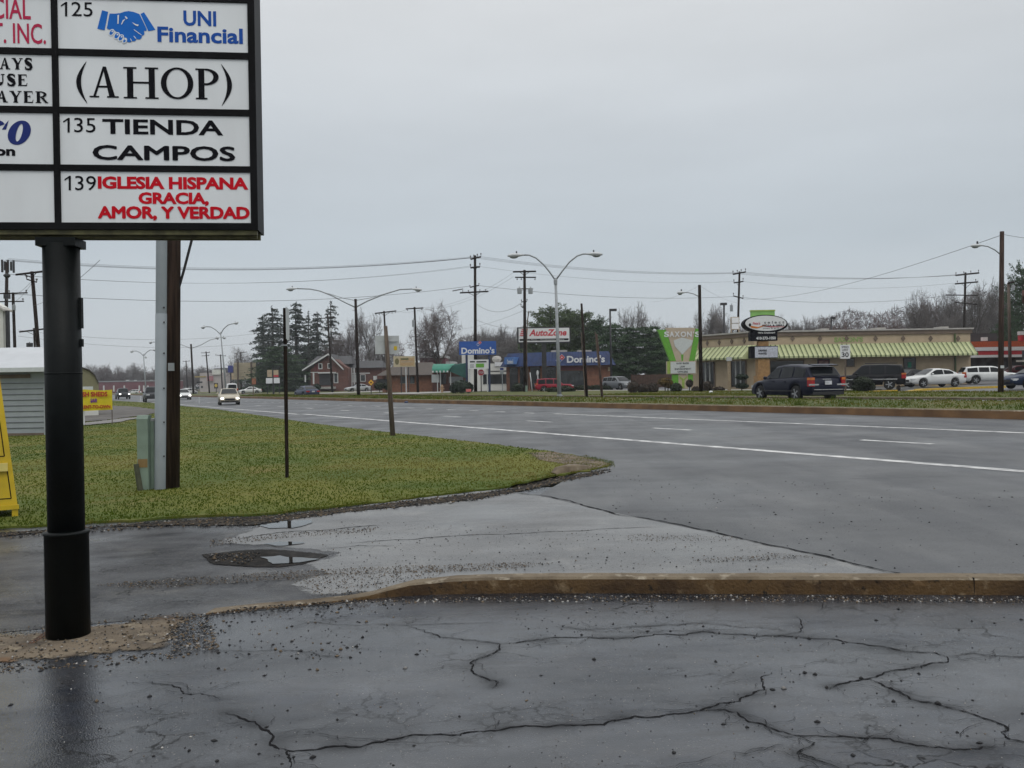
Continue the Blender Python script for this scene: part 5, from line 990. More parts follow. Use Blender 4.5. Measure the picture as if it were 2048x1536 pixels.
for px, m in ((802, M_dkmetal), (811.5, M_lampw), (816.5, M_dkmetal)): post(t, f, px, 734, 1.8, 118, m)
t, f = sign('warning_sign', 'yellow diamond warning sign on a short post on the far verge', 742, 116); poly(t, f, [(742, 759), (747.5, 765), (742, 771), (736.5, 765)], mat('warning_yellow', (.72, .38, .02), .5), -.03, .015, 'sign_plate'); poly(t, f, el(742, 765, 1.6, 2, 8), M_ink, -.04, .01, 'symbol'); post(t, f, 742, 765, 1.6, 116, M_dkmetal, dy=-.012)
t, f = sign('estate_sign', 'cluster of four tan and white property signs on a black post', 546, 160)
for x0, y0, x1, y1, m in ((535, 740, 544, 754, M_tan), (547.5, 740, 557, 750, M_tan), (547.5, 750.3, 557, 754, M_redp), (532.5, 756, 545, 767, M_swhite), (548, 755.5, 559.5, 766.5, M_swhite)): face(t, f, x0, y0, x1, y1, m, 'panel', .1, -.15)
post(t, f, 546, 737, 3, 160, M_dkmetal, dy=0); post(t, f, 534, 741, 1.5, 160, M_dkmetal, dy=0); post(t, f, 558, 741, 1.5, 160, M_dkmetal, dy=0)
t, f = sign('billboard', 'tan slatted billboard seen from behind on two grey posts', 488, 200)
face(t, f, 468, 725, 511, 759, mat('billboard_back', (.40, .34, .24), .8, col2=(.27, .24, .17), scale=1.2, stretch=(.2, .2, 3)), 'board', .3, 0); face(t, f, 463, 746, 468, 759, M_tan, 'side_board', .3, .05)
for y in (732, 738, 744.5, 751): face(t, f, 468, y, 511, y + .7, M_trim, 'batten', .05, -.05)
for px in (476, 503): post(t, f, px, 724, 2.6, 200, M_woodg, dy=-.4)
t, f = sign('street_sign', 'blue square sign on a thin post in front of the distant grey building', 461, 205); face(t, f, 456, 731, 465.5, 745, mat('sign_violet', (.03, .04, .22), .5), 'panel', .1, 0); post(t, f, 461, 745, 2, 205, M_dkmetal)
t, f = sign('street_sign', 'round yellow sign with dark backing beside the distant grey building', 432, 225); face(t, f, 428, 766, 436, 777, M_dkmetal, 'backing', .05, .02); poly(t, f, el(432, 771, 3, 3.4, 12), mat('warning_pale', (.62, .45, .08), .5), -.02, .03, 'disc'); post(t, f, 432, 770, 1.3, 225, M_dkmetal)
t, f = sign('street_sign', 'small orange sign on a pale post under the slatted billboard', 506, 120); face(t, f, 504, 757, 512, 768.5, mat('sign_orange', (.32, .13, .07), .6), 'panel', .05, -.06); post(t, f, 505.5, 768, 1.6, 120, M_woodg)
t, f = sign('yard_sign', 'small red and white yard sign pushed in beside the dark green hedge', 937, 96); face(t, f, 932, 778, 942, 783.5, mat('yard_red', (.6, .16, .15), .6), 'panel', .03, 0); post(t, f, 937, 778, .8, 96, M_dkmetal, dy=.03)
t, f = sign('roof_sign', 'white double panel sign standing behind the diner roof', 1470, 92); face(t, f, 1464, 635, 1477.5, 646, M_swhite, 'panel', .2, 0); face(t, f, 1464, 647.2, 1477.5, 658, M_swhite, 'panel', .2, 0); face(t, f, 1462.5, 633.5, 1479.5, 659.5, M_tan, 'frame', .1, .21)
for px in (1463.5, 1479): post(t, f, px, 660, 2, 92, M_tan, dy=.2)
# banner on the lawn
t, f = sign('banner', 'yellow banner with red lettering tied between white posts beyond the lawn', 193, 40.9)
a, c = f(140, 822), f(224, 779); p = MB(); n = 14
for i in range(n + 1):
    u = i / n; x = a.x + (c.x - a.x) * u; w_ = .03 * math.sin(u * 9) ; p.v += [(x, w_, a.z + .06 * (u - .5)), (x, w_ * .6, c.z + .03 * math.sin(u * 6))]
p.f = [(2 * i, 2 * i + 2, 2 * i + 3, 2 * i + 1) for i in range(n)]; p.m = [0] * n; bn_ = p.build('banner_cloth', mat('banner_yellow', (.68, .55, .01), .6, var=.08, scale=2), t, recalc=False)
M_bred = mat('banner_red', (.45, .045, .01), .6); ftext(t, f, 'AMISH SHEDS', 146, 783, 216, 794, M_bred, -.06, bn_, .05); ftext(t, f, '$68', 182, 796.5, 195, 806, mat('ink_violet', (.16, .04, .25), .5), -.06, bn_, .05); ftext(t, f, 'RENT-TO-OWN', 164, 809.5, 222, 817.5, M_bred, -.06, bn_, .05)
post(t, f, 163, 774, 4.6, 40.9, M_swhite, dy=.05, name='post'); post(t, f, 222, 779, 1.2, 40.9, M_woodg, dy=.05, name='stake')
# ================================================================== BUILDINGS
M_stucco = mat('beige_stucco', (.44, .345, .235), .85, var=.08, scale=1.2, bump=.2, bscale=20); M_cornice = mat('brown_cornice', (.15, .11, .08), .7, var=.12, scale=2); M_coping = mat('coping', (.40, .38, .35), .6, var=.1, scale=3)
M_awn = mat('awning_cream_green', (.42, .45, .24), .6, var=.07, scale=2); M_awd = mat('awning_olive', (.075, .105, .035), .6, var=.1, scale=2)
M_win = mat('window_dark', (.012, .014, .016), .12, var=.3, scale=1.5); M_wing = mat('window_grey', (.06, .07, .075), .15, var=.4, scale=1.2); M_wfr = mat('white_frame', (.55, .56, .55), .5, var=.06)
M_brick = mat('red_brick', (.135, .060, .046), .85, col2=(.085, .040, .032), scale=3, bump=.3, bscale=25); M_brick2 = mat('orange_brick', (.23, .105, .062), .85, col2=(.155, .07, .045), scale=3, bump=.3, bscale=25)
M_shing = mat('brown_shingle', (.085, .070, .058), .9, col2=(.055, .046, .04), scale=4, bump=.4, bscale=20); M_shing2 = mat('grey_shingle', (.07, .07, .072), .9, col2=(.045, .045, .048), scale=4, bump=.4, bscale=20); M_roofd = mat('roof_dark', (.03, .032, .035), .8)
M_teal = mat('teal_canvas', (.03, .21, .14), .7, var=.12, scale=1.5); M_teald = mat('teal_dark', (.012, .085, .07), .7, var=.12, scale=1.5); M_sid = mat('grey_siding', (.30, .33, .34), .6, var=.06, scale=2); M_metal_r = mat('white_metal_roof', (.46, .48, .50), .5, var=.05, scale=1.5)
M_greyb = mat('grey_block', (.26, .27, .28), .8, var=.08, scale=.5); M_offw = mat('off_white_wall', (.60, .60, .56), .8, var=.07, scale=.8); M_pinkw = mat('pale_pink_wall', (.42, .38, .37), .8, var=.1, scale=.4); M_mar = mat('maroon', (.16, .05, .06), .8, var=.15, scale=.3)
def building(name, label, cat, px, Y): b = BASE(px, Y); return (thing(name, label, cat, b), pix_local(b, Y))
def block(t, name, plan, z0, z1, m): return MB().prism([(x, y, z0) for x, y in plan], (0, 0, z1 - z0)).build(name, m, t)
# --- diner with striped awning
t, f = building('diner', 'long flat roofed beige diner with a green and cream striped awning', 'building', 1700, 80)
zt, zc2, za, zb = f(1720, 659).z, f(1720, 670).z, f(1720, 687).z, f(1720, 711).z
C = f(1508, 700).x; Rr = f(1941, 700).x; Ld = Vector((-.47, .883)); Ls = 8.8; Lp = Vector((C, 0)) + Ld * Ls
plan = [(C, 0), (Rr, 0), (Rr + 2, 15), (Lp.x + 7, Lp.y + 6), (Lp.x, Lp.y)]
block(t, 'wall', plan, -1.0, zc2, M_stucco)
def off(o_, d):      # plan pushed outward by d (front and left faces)
    nl = Vector((-.883, -.47)); 
    return [(o_[0][0] - d * .55, o_[0][1] - d), (o_[1][0] + d, o_[1][1] - d), (o_[2][0] + d, o_[2][1] + d), (o_[3][0] - d, o_[3][1] + d), (o_[4][0] + nl.x * d, o_[4][1] + nl.y * d)]
block(t, 'cornice', off(plan, .12), zc2 + .004, zt - .13, M_cornice); block(t, 'coping', off(plan, .22), zt - .126, zt, M_coping)
def awning(t, p0, p1, nrm, za, zb, proj, pitch, name='awning', val=.16, end=True):
    """sloping striped awning from wall point p0 to p1, falling outward along nrm"""
    d = (p1 - p0); L = d.length; d = d.normalized(); n = int(L / pitch); m = MB()
    P = lambda s, k, z: (p0.x + d.x * s + nrm.x * k, p0.y + d.y * s + nrm.y * k, z)
    for i in range(n):
        s0 = L * i / n; s1 = s0 + L / n; sm = s0 + (s1 - s0) * .64
        for a, c, mi, e in ((s0, sm, 0, 0), (sm, s1, 1, .0)):
            m.mi = mi; m.quad(P(a, .02, za), P(c, .02, za), P(c, proj, zb), P(a, proj, zb)); m.quad(P(a, proj, zb), P(c, proj, zb), P(c, proj, zb - val), P(a, proj, zb - val))
        m.mi = 0; m.tube([P(sm, .03, za + .02), P(sm, proj + .01, zb + .02)], .03, 4)
    m.mi = 0
    if end:
        for s in (0, L): m.add([P(s, 0, za), P(s, proj, zb), P(s, proj, zb - val), P(s, 0, zb - val)], [(0, 1, 2, 3)])
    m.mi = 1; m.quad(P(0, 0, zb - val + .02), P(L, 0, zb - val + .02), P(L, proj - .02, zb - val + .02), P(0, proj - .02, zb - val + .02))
    return m.build(name, [M_awn, M_awd], t, recalc=False)
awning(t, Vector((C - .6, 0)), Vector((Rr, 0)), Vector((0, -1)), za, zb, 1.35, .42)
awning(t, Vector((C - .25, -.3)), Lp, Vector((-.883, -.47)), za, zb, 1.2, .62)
for px in (1585, 1640, 1693, 1751, 1806, 1861, 1916): c = f(px, 677); MB().plate([(c.x - .2, c.z), (c.x, c.z - .27), (c.x + .2, c.z), (c.x, c.z + .27)], -.06, -.005).build('medallion', M_cornice, t)
def lface(px):   # where a photo column meets the left face
    X = (px - 1024) / FPX; w0 = t.location; s = (X * (w0.y + 0) - (w0.x + C)) / (Ld.x - X * Ld.y); return Vector((C, 0)) + Ld * s
for px in (1416, 1440, 1465, 1490):
    q = lface(px); z = f(1720, 677).z; k = Ld * .2; MB().prism([(q.x + k.x * u, q.y + k.y * u, z + v) for u, v in ((-1, 0), (0, -.27), (1, 0), (0, .27))], (-.883 * .06, -.47 * .06, 0)).build('medallion', M_cornice, t)
def wface(name, x0, y0, x1, y1, m, fr=None, fm=None, dep=.05):
    a, c = f(x0, y1), f(x1, y0); o = MB().box2((a.x, -dep, a.z), (c.x, -.004, c.z)).build(name, m, t)
    if fm:
        e = .09; mm = MB()
        for (xa, za_, xb, zb_) in ((a.x - e, a.z - e, c.x + e, a.z), (a.x - e, c.z, c.x + e, c.z + e), (a.x - e, a.z, a.x, c.z), (c.x, a.z, c.x + e, c.z)): mm.box2((xa, -dep - .03, za_), (xb, -.002, zb_))
        mm.build('frame', fm, o)
    return o
wface('window', 1541, 722, 1606, 746, M_win, fm=M_cornice); wface('door', 1637, 720, 1657, 768, M_mar, fm=M_dkmetal); wface('window', 1693, 718, 1707, 732, M_win, fm=M_cornice); o = wface('door', 1809, 717, 1829, 766, M_win, fm=M_dkmetal); a, c = f(1815, 735), f(1822, 724); MB().box2((a.x, -.07, a.z), (c.x, -.052, c.z)).build('notice', M_teal, o)
a, c = f(1638, 742), f(1655, 722); MB().box2((a.x, -.08, a.z), (c.x, -.055, c.z)).build('poster', mat('poster_rose', (.30, .18, .16), .6, var=.3, scale=3), t)
lettering("SAXON'S", (f(1668, 683).x, f(1720, 684).z, f(1726, 683).x, f(1720, 673.5).z), -.03, mat('faded_green', (.27, .36, .12), .7), t, .05)
for x0, x1, y0, y1 in ((1404, 1430, 725, 770), (1463, 1493, 722, 771)):
    p, q = lface(x0), lface(x1); z0, z1 = f(1720, 770).z, f(1720, 718).z; nn = Vector((-.883, -.47)); o = MB().prism([(p.x, p.y, z0), (q.x, q.y, z0), (q.x, q.y, z1), (p.x, p.y, z1)], (nn.x * .05, nn.y * .05, 0)).build('window', M_win, t)
    for u in (0, .33, .66, 1): r_ = p.lerp(q, u) + nn * .06; MB().box((r_.x, r_.y, (z0 + z1) / 2), (.12, .12, z1 - z0 + .1)).build('frame_bar', M_wfr if u in (.33, .66) else M_cornice, o)
for px in (1909,): c = f(px, 690); MB().box2((c.x - .06, -.17, -.5), (c.x + .06, -.05, zc2)).build('downpipe', M_awd, t)
for x0, x1 in ((1665, 1682), (1780, 1800), (1915, 1930)): a, c = f(x0, 660), f(x1, 656); MB().box2((a.x, 3, zt - .05), (c.x, 4.5, zt + .3)).build('roof_vent', M_coping, t)
g_, f2 = building('roof_sign', 'bright green rectangular sign panel on the diner roof above the oval sign', 'sign', 1526, 84); a, c = f2(1503, 650), f2(1549.5, 622); MB().box2((a.x, 0, a.z), (c.x, .4, c.z)).build('panel', mat('roof_green', (.20, .42, .10), .6, var=.1, scale=1), g_); MB().box2((a.x - .05, -.05, c.z), (c.x + .05, .45, c.z + .12)).build('top_trim', MATS['lime'], g_)
for u in (.15, .85): x = a.x + (c.x - a.x) * u; MB().box2((x - .08, .1, a.z - 1.0), (x + .08, .3, a.z)).build('leg', M_dkmetal, g_)
# --- blue roofed pizza shop
t, f = building('pizza_shop', 'small brick shop under a wide blue mansard roof with white lettering', 'building', 1150, 105)
C = f(1086, 720).x; Rr = f(1221, 720).x; zt, zb = f(1150, 703.5).z, f(1150, 731).z; Lp = Vector((C, 0)) + Vector((-.80, .60)) * 5.4
plan = [(C, 0), (Rr, 0), (Rr + 1, 9), (Lp.x + 4, Lp.y + 8), (Lp.x, Lp.y)]
block(t, 'wall', plan, -1, zb + .2, M_brick2)
m = MB(); nl = Vector((-.6, -.8)); o_ = .75
low = [(C - .35, -o_), (Rr + .5, -o_), (Rr + 1.6, 9.5), (Lp.x + 4, Lp.y + 8.5), (Lp.x + nl.x * o_ - .3, Lp.y + nl.y * o_ + .2)]; top = [(C, -.05), (Rr - .25, -.05), (Rr + .4, 9), (Lp.x + 4.2, Lp.y + 7.5), (Lp.x + .25, Lp.y - .05)]
vs = [(x, y, zb) for x, y in low] + [(x, y, zt) for x, y in top]; m.add(vs, [(i, (i + 1) % 5, 5 + (i + 1) % 5, 5 + i) for i in range(5)] + [tuple(range(4, -1, -1)), (5, 6, 7, 8, 9)]); m.build('mansard_roof', M_domr, t)
sm = MB(); k = 26
for i in range(k + 1):
    u = i / k; a = Vector(vs[0]).lerp(Vector(vs[1]), u); b = Vector(vs[5]).lerp(Vector(vs[6]), u); sm.tube([a, b], .03, 4)
for i in range(1, 10): u = i / 10; sm.tube([Vector(vs[4]).lerp(Vector(vs[0]), u), Vector(vs[9]).lerp(Vector(vs[5]), u)], .03, 4)
sm.build('roof_seam', M_domr, t)
a, c = f(1133, 726), f(1208, 710.5); lettering("Domino's", (a.x, a.z, c.x, c.z), -.85, M_swhite, t, .03); domino(t, f, 1120, 718, 8.2, -.82, t)
def wf(name, x0, y0, x1, y1, m, dep=.06, dy=0): a, c = f(x0, y1), f(x1, y0); return MB().box2((a.x, dy - dep, a.z), (c.x, dy - .004, c.z)).build(name, m, t)
wf('window', 1092, 734, 1112, 775, M_win); wf('window', 1120, 741, 1168, 772, M_wing); wf('window_header', 1120, 733, 1168, 740, M_mar); wf('wall_lamp', 1216, 734, 1222, 742, M_tan, .1)
for px in (1098, 1105, 1133, 1150): wf('mullion', px - .6, 741, px + .6, 772, M_dkmetal, .09)
q = lambda u: Vector((C, 0)).lerp(Lp, u)
for u0, u1 in ((.08, .34), (.4, .62), (.68, .9)):
    a, b = q(u0), q(u1); MB().prism([(a.x, a.y, f(1070, 778).z), (b.x, b.y, f(1070, 778).z), (b.x, b.y, zb - .1), (a.x, a.y, zb - .1)], (nl.x * .06, nl.y * .06, 0)).build('window', M_win, t)
a, b = q(.62), q(.88); pbx = MB().prism([(a.x, a.y, f(1036, 728).z), (b.x, b.y, f(1036, 728).z), (b.x, b.y, f(1036, 713.5).z), (a.x, a.y, f(1036, 713.5).z)], (nl.x * 1.2, nl.y * 1.2, 0)).build('side_sign', mat('pale_blue_sign', (.10, .22, .52), .5), t)
lettering("Domino's", (f(1030, 0).x, f(1036, 727).z, f(1045, 0).x, f(1036, 718).z), 0, M_swhite, t, .03, frame=lambda v: Vector((q(.80).x + nl.x * 1.22 + (v.x - f(1030, 0).x) * .8, q(.80).y + nl.y * 1.22 - (v.x - f(1030, 0).x) * .6, v.z)))
for x0, x1 in ((1105, 1137), (1159, 1187)): a, c = f(x0, 706), f(x1, 699.5); MB().box2((a.x, 2.5, zt - .1), (c.x, 4.5, c.z + .05)).build('roof_unit', M_coping, t)
# --- white drive-in
t, f = building('drive_in', 'small white flat roofed drive-in with one wide dark window', 'building', 985, 114)
z1 = f(985, 727).z; a = f(936, 770).x; c = f(1031, 770).x; block(t, 'wall', [(a, 0), (c, 0), (c, 7), (a, 7)], -1, z1, M_offw); block(t, 'parapet', [(f(978, 0).x, -.15), (c + .2, -.15), (c + .2, 7.2), (f(978, 0).x, 7.2)], z1 - .35, z1 + .15, M_swhite)
wf('window', 968, 748, 1013, 768, M_win, .08); wf('band', 978, 741, 1028, 743.5, M_dkmetal, .05)
for px in (967, 1004, 1013): wf('mullion', px - .7, 747.5, px + .7, 768.5, M_wing, .12)
c = f(993, 719); MB().lathe((c.x, 2, z1 + .05), [(.2, 0), (.45, .2), (.62, .55), (.5, .85), (.15, .95)], 12).build('roof_fan', M_coping, t)
g_, f2 = building('hanging_sign', 'round green hanging sign at the corner of the white drive-in', 'sign', 1034, 111); c = f2(1034, 741); MB().ell(tuple(c), (.28, .12, .38), 12, 8).build('sign_face', mat('bright_green', (.03, .33, .14), .5), g_, smooth=True); MB().tube([(c.x, 0, -.4), (c.x, 0, c.z)], .05, 6).build('post', M_dkmetal, g_)
# --- shop with green canopies
t, f = building('canopy_shop', 'low shop with an arched green canopy beside a sloping green awning', 'building', 895, 118)
a = f(857, 760).x; c = f(938, 760).x; block(t, 'wall', [(a + .5, 0), (c, 0), (c, 8), (a + .5, 8)], -1, f(890, 738).z, M_brick)
x0, x1 = f(856, 0).x, f(888, 0).x; ztop, zbot = f(870, 728).z, f(870, 742).z; m = MB(); n = 8; dpt = 3.0
for i in range(n + 1):
    u = i / n * math.pi / 2; y = -dpt * math.sin(u); z = zbot + (ztop - zbot) * math.cos(u); m.v += [(x0, y, z), (x1 + 1.0 * (1 - i / n), y, z)]
for i in range(n): m.f.append((2 * i, 2 * i + 1, 2 * i + 3, 2 * i + 2)); m.m.append(0)
for e in (0, 1):
    m.v.append((x0 if e == 0 else x1, 0, zbot)); k = len(m.v) - 1
    for i in range(n): m.f.append((k, 2 * i + e, 2 * i + 2 + e)); m.m.append(1)
m.build('arched_canopy', [M_teal, M_teald], t, recalc=False); a_, c_ = f(857, 745), f(887, 742); 
for i in range(9): xx = x0 + (x1 - x0) * (i + .5) / 9; MB().box2((xx - (x1 - x0) / 21, -dpt - .02, zbot - .22), (xx + (x1 - x0) / 21, -dpt, zbot)).build('valance_tab', M_teal if i % 2 else M_pale, t)
p = [f(888, 746), f(924, 727), f(934, 727), f(934, 757), f(893, 757)]; m = MB(); m.add([(p[0].x, -2.2, p[0].z), (p[1].x, -.6, p[1].z), (p[2].x, -.4, p[2].z), (p[2].x, -2.0, f(0, 741).z), (p[0].x + .3, -2.4, f(0, 748).z)], [(0, 1, 2, 3, 4)]); m.mi = 1; m.add([(p[0].x + .3, -2.38, f(0, 748).z), (p[2].x, -1.98, f(0, 741).z), (p[3].x, -1.98, p[3].z), (p[4].x, -2.38, f(0, 753).z)], [(0, 1, 2, 3)]); m.build('sloped_awning', [mat('teal_pale', (.14, .33, .28), .7), M_teald], t, recalc=False)
wf('door_panel', 864, 749, 879, 765, M_pale, .1, -.4); wf('window', 880, 748, 892, 768, M_win); wf('window', 898, 753, 926, 766, M_trans, .1); 
for px in (865, 871, 891): MB().tube([(f(px, 0).x, -1.9, -.3), (f(px, 0).x, -1.9, zbot)], .06, 6).build('canopy_post', M_wfr, t)
# --- brown hip roofed brick building
t, f = building('brick_shop', 'long low brick building with a broad brown hipped roof', 'building', 805, 126)
a, c = f(752, 0).x, f(868, 0).x; ze, zr = f(805, 749).z, f(805, 724).z; block(t, 'wall', [(a, 0), (c, 0), (c, 12), (a, 12)], -1, ze, M_brick2)
m = MB(); ov = .8; m.add([(f(741, 0).x, -ov, ze - .1), (c + ov, -ov, ze - .1), (c + ov, 12.5, ze - .1), (f(741, 0).x, 12.5, ze - .1), (f(777, 0).x, 5.5, zr), (c - 1.5, 5.5, zr)], [(0, 1, 5, 4), (1, 2, 5), (2, 3, 4, 5), (3, 0, 4), (3, 2, 1, 0)]); m.build('roof', M_shing, t)
wf('window', 747, 752, 754, 760, M_wfr, .1); 
for x0, x1 in ((768, 779), (801, 812), (820, 829)): wf('window', x0, 753, x1, 767, M_wing if x0 > 790 else M_brick, .05)
wf('dark_bay', 753, 758, 776, 776, M_roofd, .2); wf('step_rail', 800, 767, 830, 768, M_tan, .08)
t, f = building('red_block', 'reddish flat topped building with white coping behind the brown hipped roof', 'building', 855, 150); a, c = f(828, 0).x, f(879, 0).x; zr = f(850, 716).z; block(t, 'wall', [(a, 0), (c, 0), (c, 8), (a, 8)], -1, zr, M_mar); block(t, 'coping', [(a - .2, -.2), (c + .2, -.2), (c + .2, 8.2), (a - .2, 8.2)], zr + .002, zr + .35, M_wfr); x = f(860, 0).x; MB().box2((x - .3, -.1, zr), (x + .3, .5, zr + 1.0)).build('vent', M_trans, t)
block(t, 'annex', [(c + .01, 1), (f(897, 0).x, 1), (f(897, 0).x, 8), (c + .01, 8)], -1, f(880, 723).z, M_pale)
t, f = building('low_shed', 'pale low roofed annex between the green canopies and the white drive-in', 'building', 925, 128); a, c = f(912, 0).x, f(936, 0).x; block(t, 'wall', [(a, 0), (c, 0), (c, 6), (a, 6)], -1, f(0, 721).z, M_offw); block(t, 'coping', [(a - .1, -.1), (c + .1, -.1), (c + .1, 6.1), (a - .1, 6.1)], f(0, 721).z + .002, f(0, 719).z, M_wfr)
# --- brick house
t, f = building('brick_house', 'brick house with a white trimmed front gable and a porch', 'house', 646, 172)
P = lambda px, py: (f(px, py).x, f(px, py).z); a, c = f(609, 0).x, f(684, 0).x; ze = f(640, 742).z; zp = f(646, 711).z; xm = f(646, 0).x
m = MB(); m.plate([(a, -1), (c, -1), (c, P(684, 737)[1]), (xm, zp), (a, P(609, 738)[1])], 0, 8); m.build('wall', M_brick, t)
m = MB()
for sx, px_, py_ in ((-1, 606, 740), (1, 688, 738)):
    e = P(px_, py_); th = .22; m.prism([(xm, -.7, zp + .35), (e[0], -.7, e[1] + .05), (e[0], -.7, e[1] + .05 - th), (xm, -.7, zp + .35 - th)], (0, 9, 0))
m.build('gable_roof', M_shing2, t)
m = MB()
for px_, py_ in ((606, 740), (688, 738)): e = P(px_, py_); m.prism([(xm, -.78, zp + .38), (e[0], -.78, e[1] + .08), (e[0], -.78, e[1] - .22), (xm, -.78, zp + .06)], (0, .07, 0))
m.build('verge_board', M_wfr, t)
x0, x1 = f(596, 0).x, f(676, 0).x; m = MB(); m.add([(x0, 3, P(0, 738)[1]), (x1 + 1, 3, P(0, 738)[1]), (x1, 8, zp + .1), (x0 + .8, 8, zp + .1), (x0, 13, P(0, 738)[1]), (x1 + 1, 13, P(0, 738)[1])], [(0, 1, 2, 3), (3, 2, 5, 4), (0, 3, 4), (1, 5, 2)]); m.build('main_roof', M_shing2, t); block(t, 'side_wing', [(x0 + .4, 4), (a, 4), (a, 12), (x0 + .4, 12)], -1, P(0, 738)[1] - .02, M_brick)
def hw_(name, x0, y0, x1, y1, m, dep=.08, fr=True, dy=0):
    a, c = f(x0, y1), f(x1, y0); o = MB().box2((a.x, dy - dep, a.z), (c.x, dy - .005, c.z)).build(name, m, t)
    if fr: e = .12; mm = MB(); [mm.box2((xa, dy - dep - .05, za_), (xb, dy - .004, zb_)) for (xa, za_, xb, zb_) in ((a.x - e, a.z - e, c.x + e, a.z), (a.x - e, c.z, c.x + e, c.z + e), (a.x - e, a.z, a.x, c.z), (c.x, a.z, c.x + e, c.z))]; mm.build('frame', M_wfr, o)
    return o
hw_('window', 638.5, 728, 643.5, 737, M_win); hw_('window', 656.5, 728, 660, 736, M_win); hw_('porch_opening', 639, 747, 666, 771, M_roofd, .06, False); hw_('porch_beam', 637, 744, 672, 747, M_wfr, .5, False); hw_('window', 609.5, 750, 612, 764, M_wfr, .08, False); hw_('window', 626, 745, 628.5, 768, M_wfr, .08, False); hw_('window', 669, 747, 675, 765, M_wing); hw_('trim_line', 621, 744, 637, 745.5, M_wfr, .05, False)
for px in (630, 635): hw_('red_pilaster', px - 1, 726, px + 1.5, 742, MATS['maroon'], .06, False)
hw_('porch_step', 634, 773, 672, 778, M_conc, 1.4, False); c = f(640, 710); MB().box2((c.x - .3, 7, zp - 1), (c.x + .3, 7.7, zp + .5)).build('chimney', M_brick, t)
t, f = building('long_house', 'low brick wing with dark roof and white fascia right of the gabled house', 'house', 712, 176); a, c = f(686, 0).x, f(752, 0).x; ze = f(0, 746).z; block(t, 'wall', [(a, 0), (c, 0), (c, 8), (a, 8)], -1, ze, M_brick)
m = MB(); m.add([(a - .3, -.8, ze - .1), (c + .3, -.8, ze - .1), (c - .5, 4, f(0, 732).z), (a, 4, f(0, 732).z), (c + .3, 8.5, ze - .1), (a - .3, 8.5, ze - .1)], [(0, 1, 2, 3), (3, 2, 4, 5), (1, 4, 2), (0, 3, 5)]); m.build('roof', M_shing2, t); hw_('fascia', 682, 745.5, 741, 748, M_wfr, .08, False, -.78)
for x0, x1 in ((698, 703), (704, 708), (709, 713)): hw_('window', x0, 750, x1, 761, M_pale, .1)
hw_('window', 722, 750, 730, 762, M_wing); hw_('door', 683, 750, 690, 772, M_roofd, .06, False); hw_('window_sill', 696, 761.5, 716, 765, M_wfr, .12, False)
for px in (692, 697): x = f(px, 0).x; MB().box2((x - .12, -.75, -1), (x + .12, -.55, ze - .1)).build('porch_post', M_wfr, t)
# --- distant left
t, f = building('grey_warehouse', 'distant pale grey warehouse with a dark line under its light roof', 'building', 455, 300); a, c = f(428, 0).x, f(500, 0).x; block(t, 'wall', [(a, 0), (c, 0), (c, 20), (a, 20)], -2, f(0, 743).z, M_greyb); m = MB(); m.add([(f(412, 0).x, -1, f(0, 743).z), (c, -1, f(0, 743).z), (c, 14, f(0, 726).z), (f(412, 0).x + 6, 14, f(0, 726).z)], [(0, 1, 2, 3)]); m.build('roof', mat('roof_pale', (.36, .38, .41), .5), t, recalc=False); wf('eave_band', 422, 743, 500, 746, M_dkmetal, .5, -.3)
for x0, x1 in ((434, 439), (455, 459)): wf('window', x0, 757, x1, 762, M_win, .1)
t, f = building('white_shops', 'distant row of pale pinkish shops with red and yellow signs', 'building', 408, 290); a, c = f(386, 0).x, f(432, 0).x; block(t, 'wall', [(a, 0), (c, 0), (c, 15), (a, 15)], -2, f(0, 752).z, M_pinkw); block(t, 'raised_front', [(f(412, 0).x, -.5), (f(428, 0).x, -.5), (f(428, 0).x, 5), (f(412, 0).x, 5)], f(0, 756).z, f(0, 746).z, M_offw)
wf('shop_sign', 416, 752, 428, 762, mat('rose_sign', (.36, .16, .18), .6), .3, -.55); wf('window', 393, 763, 405, 766, M_win, .1); wf('shop_sign', 390, 752, 412, 755, mat('mustard_strip', (.35, .27, .1), .6), .2); wf('window', 392, 773, 399, 778, M_wing, .1); wf('window', 402, 772, 406, 776, M_wing, .1)
t, f = building('red_row', 'very long distant maroon building with white bays and rooftop boxes', 'building', 235, 380); a, c = f(120, 0).x, f(318, 0).x; block(t, 'wall', [(a, 0), (c, 0), (c, 20), (a, 20)], -3, f(0, 767.5).z, M_mar); block(t, 'coping', [(a, -.3), (c, -.3), (c, 20), (a, 20)], f(0, 767.5).z + .01, f(0, 765.5).z, M_greyb)
for px in (208, 228, 249, 279, 288, 296): wf('white_bay', px - 1.2, 771, px + 1.2, 783, M_wfr, .3)
for px in (249, 265, 297): wf('rooftop_box', px - 3, 760, px + 3, 766, M_wfr, .1, 3)
# --- sheds at the left edge
t, f = building('roadside_shop', 'grey sided roadside shop with a low white metal roof behind the tenant sign pole', 'building', 20, 33)
a, c = f(-190, 0).x, f(96, 0).x; ze = f(60, 744).z; block(t, 'wall', [(a, 0), (c, 0), (c - .9, 2), (a, 2)], -.6, ze, M_sid)
z = ze - .42; k = 0
while z > -.2:
    MB().box2((a, -.022, z), (c, -.003, z + .022)).build('siding_board', mat('siding_gap', (.11, .12, .125), .7), t); z -= .205; k += 1
zr_ = f(60, 694).z + .08; m = MB(); m.add([(a, -.5, f(60, 736).z), (c + .15, -.5, f(60, 736).z), (c - .75, 2.1, zr_), (a, 2.1, zr_), (c - .8, 2.15, ze), (a, 2.15, ze)], [(0, 1, 2, 3), (3, 2, 4, 5)]); m.build('roof', M_metal_r, t, recalc=False); MB().box2((a, -.52, ze - .0), (c + .16, -.44, f(60, 736).z + .01)).build('gutter', M_pale, t)
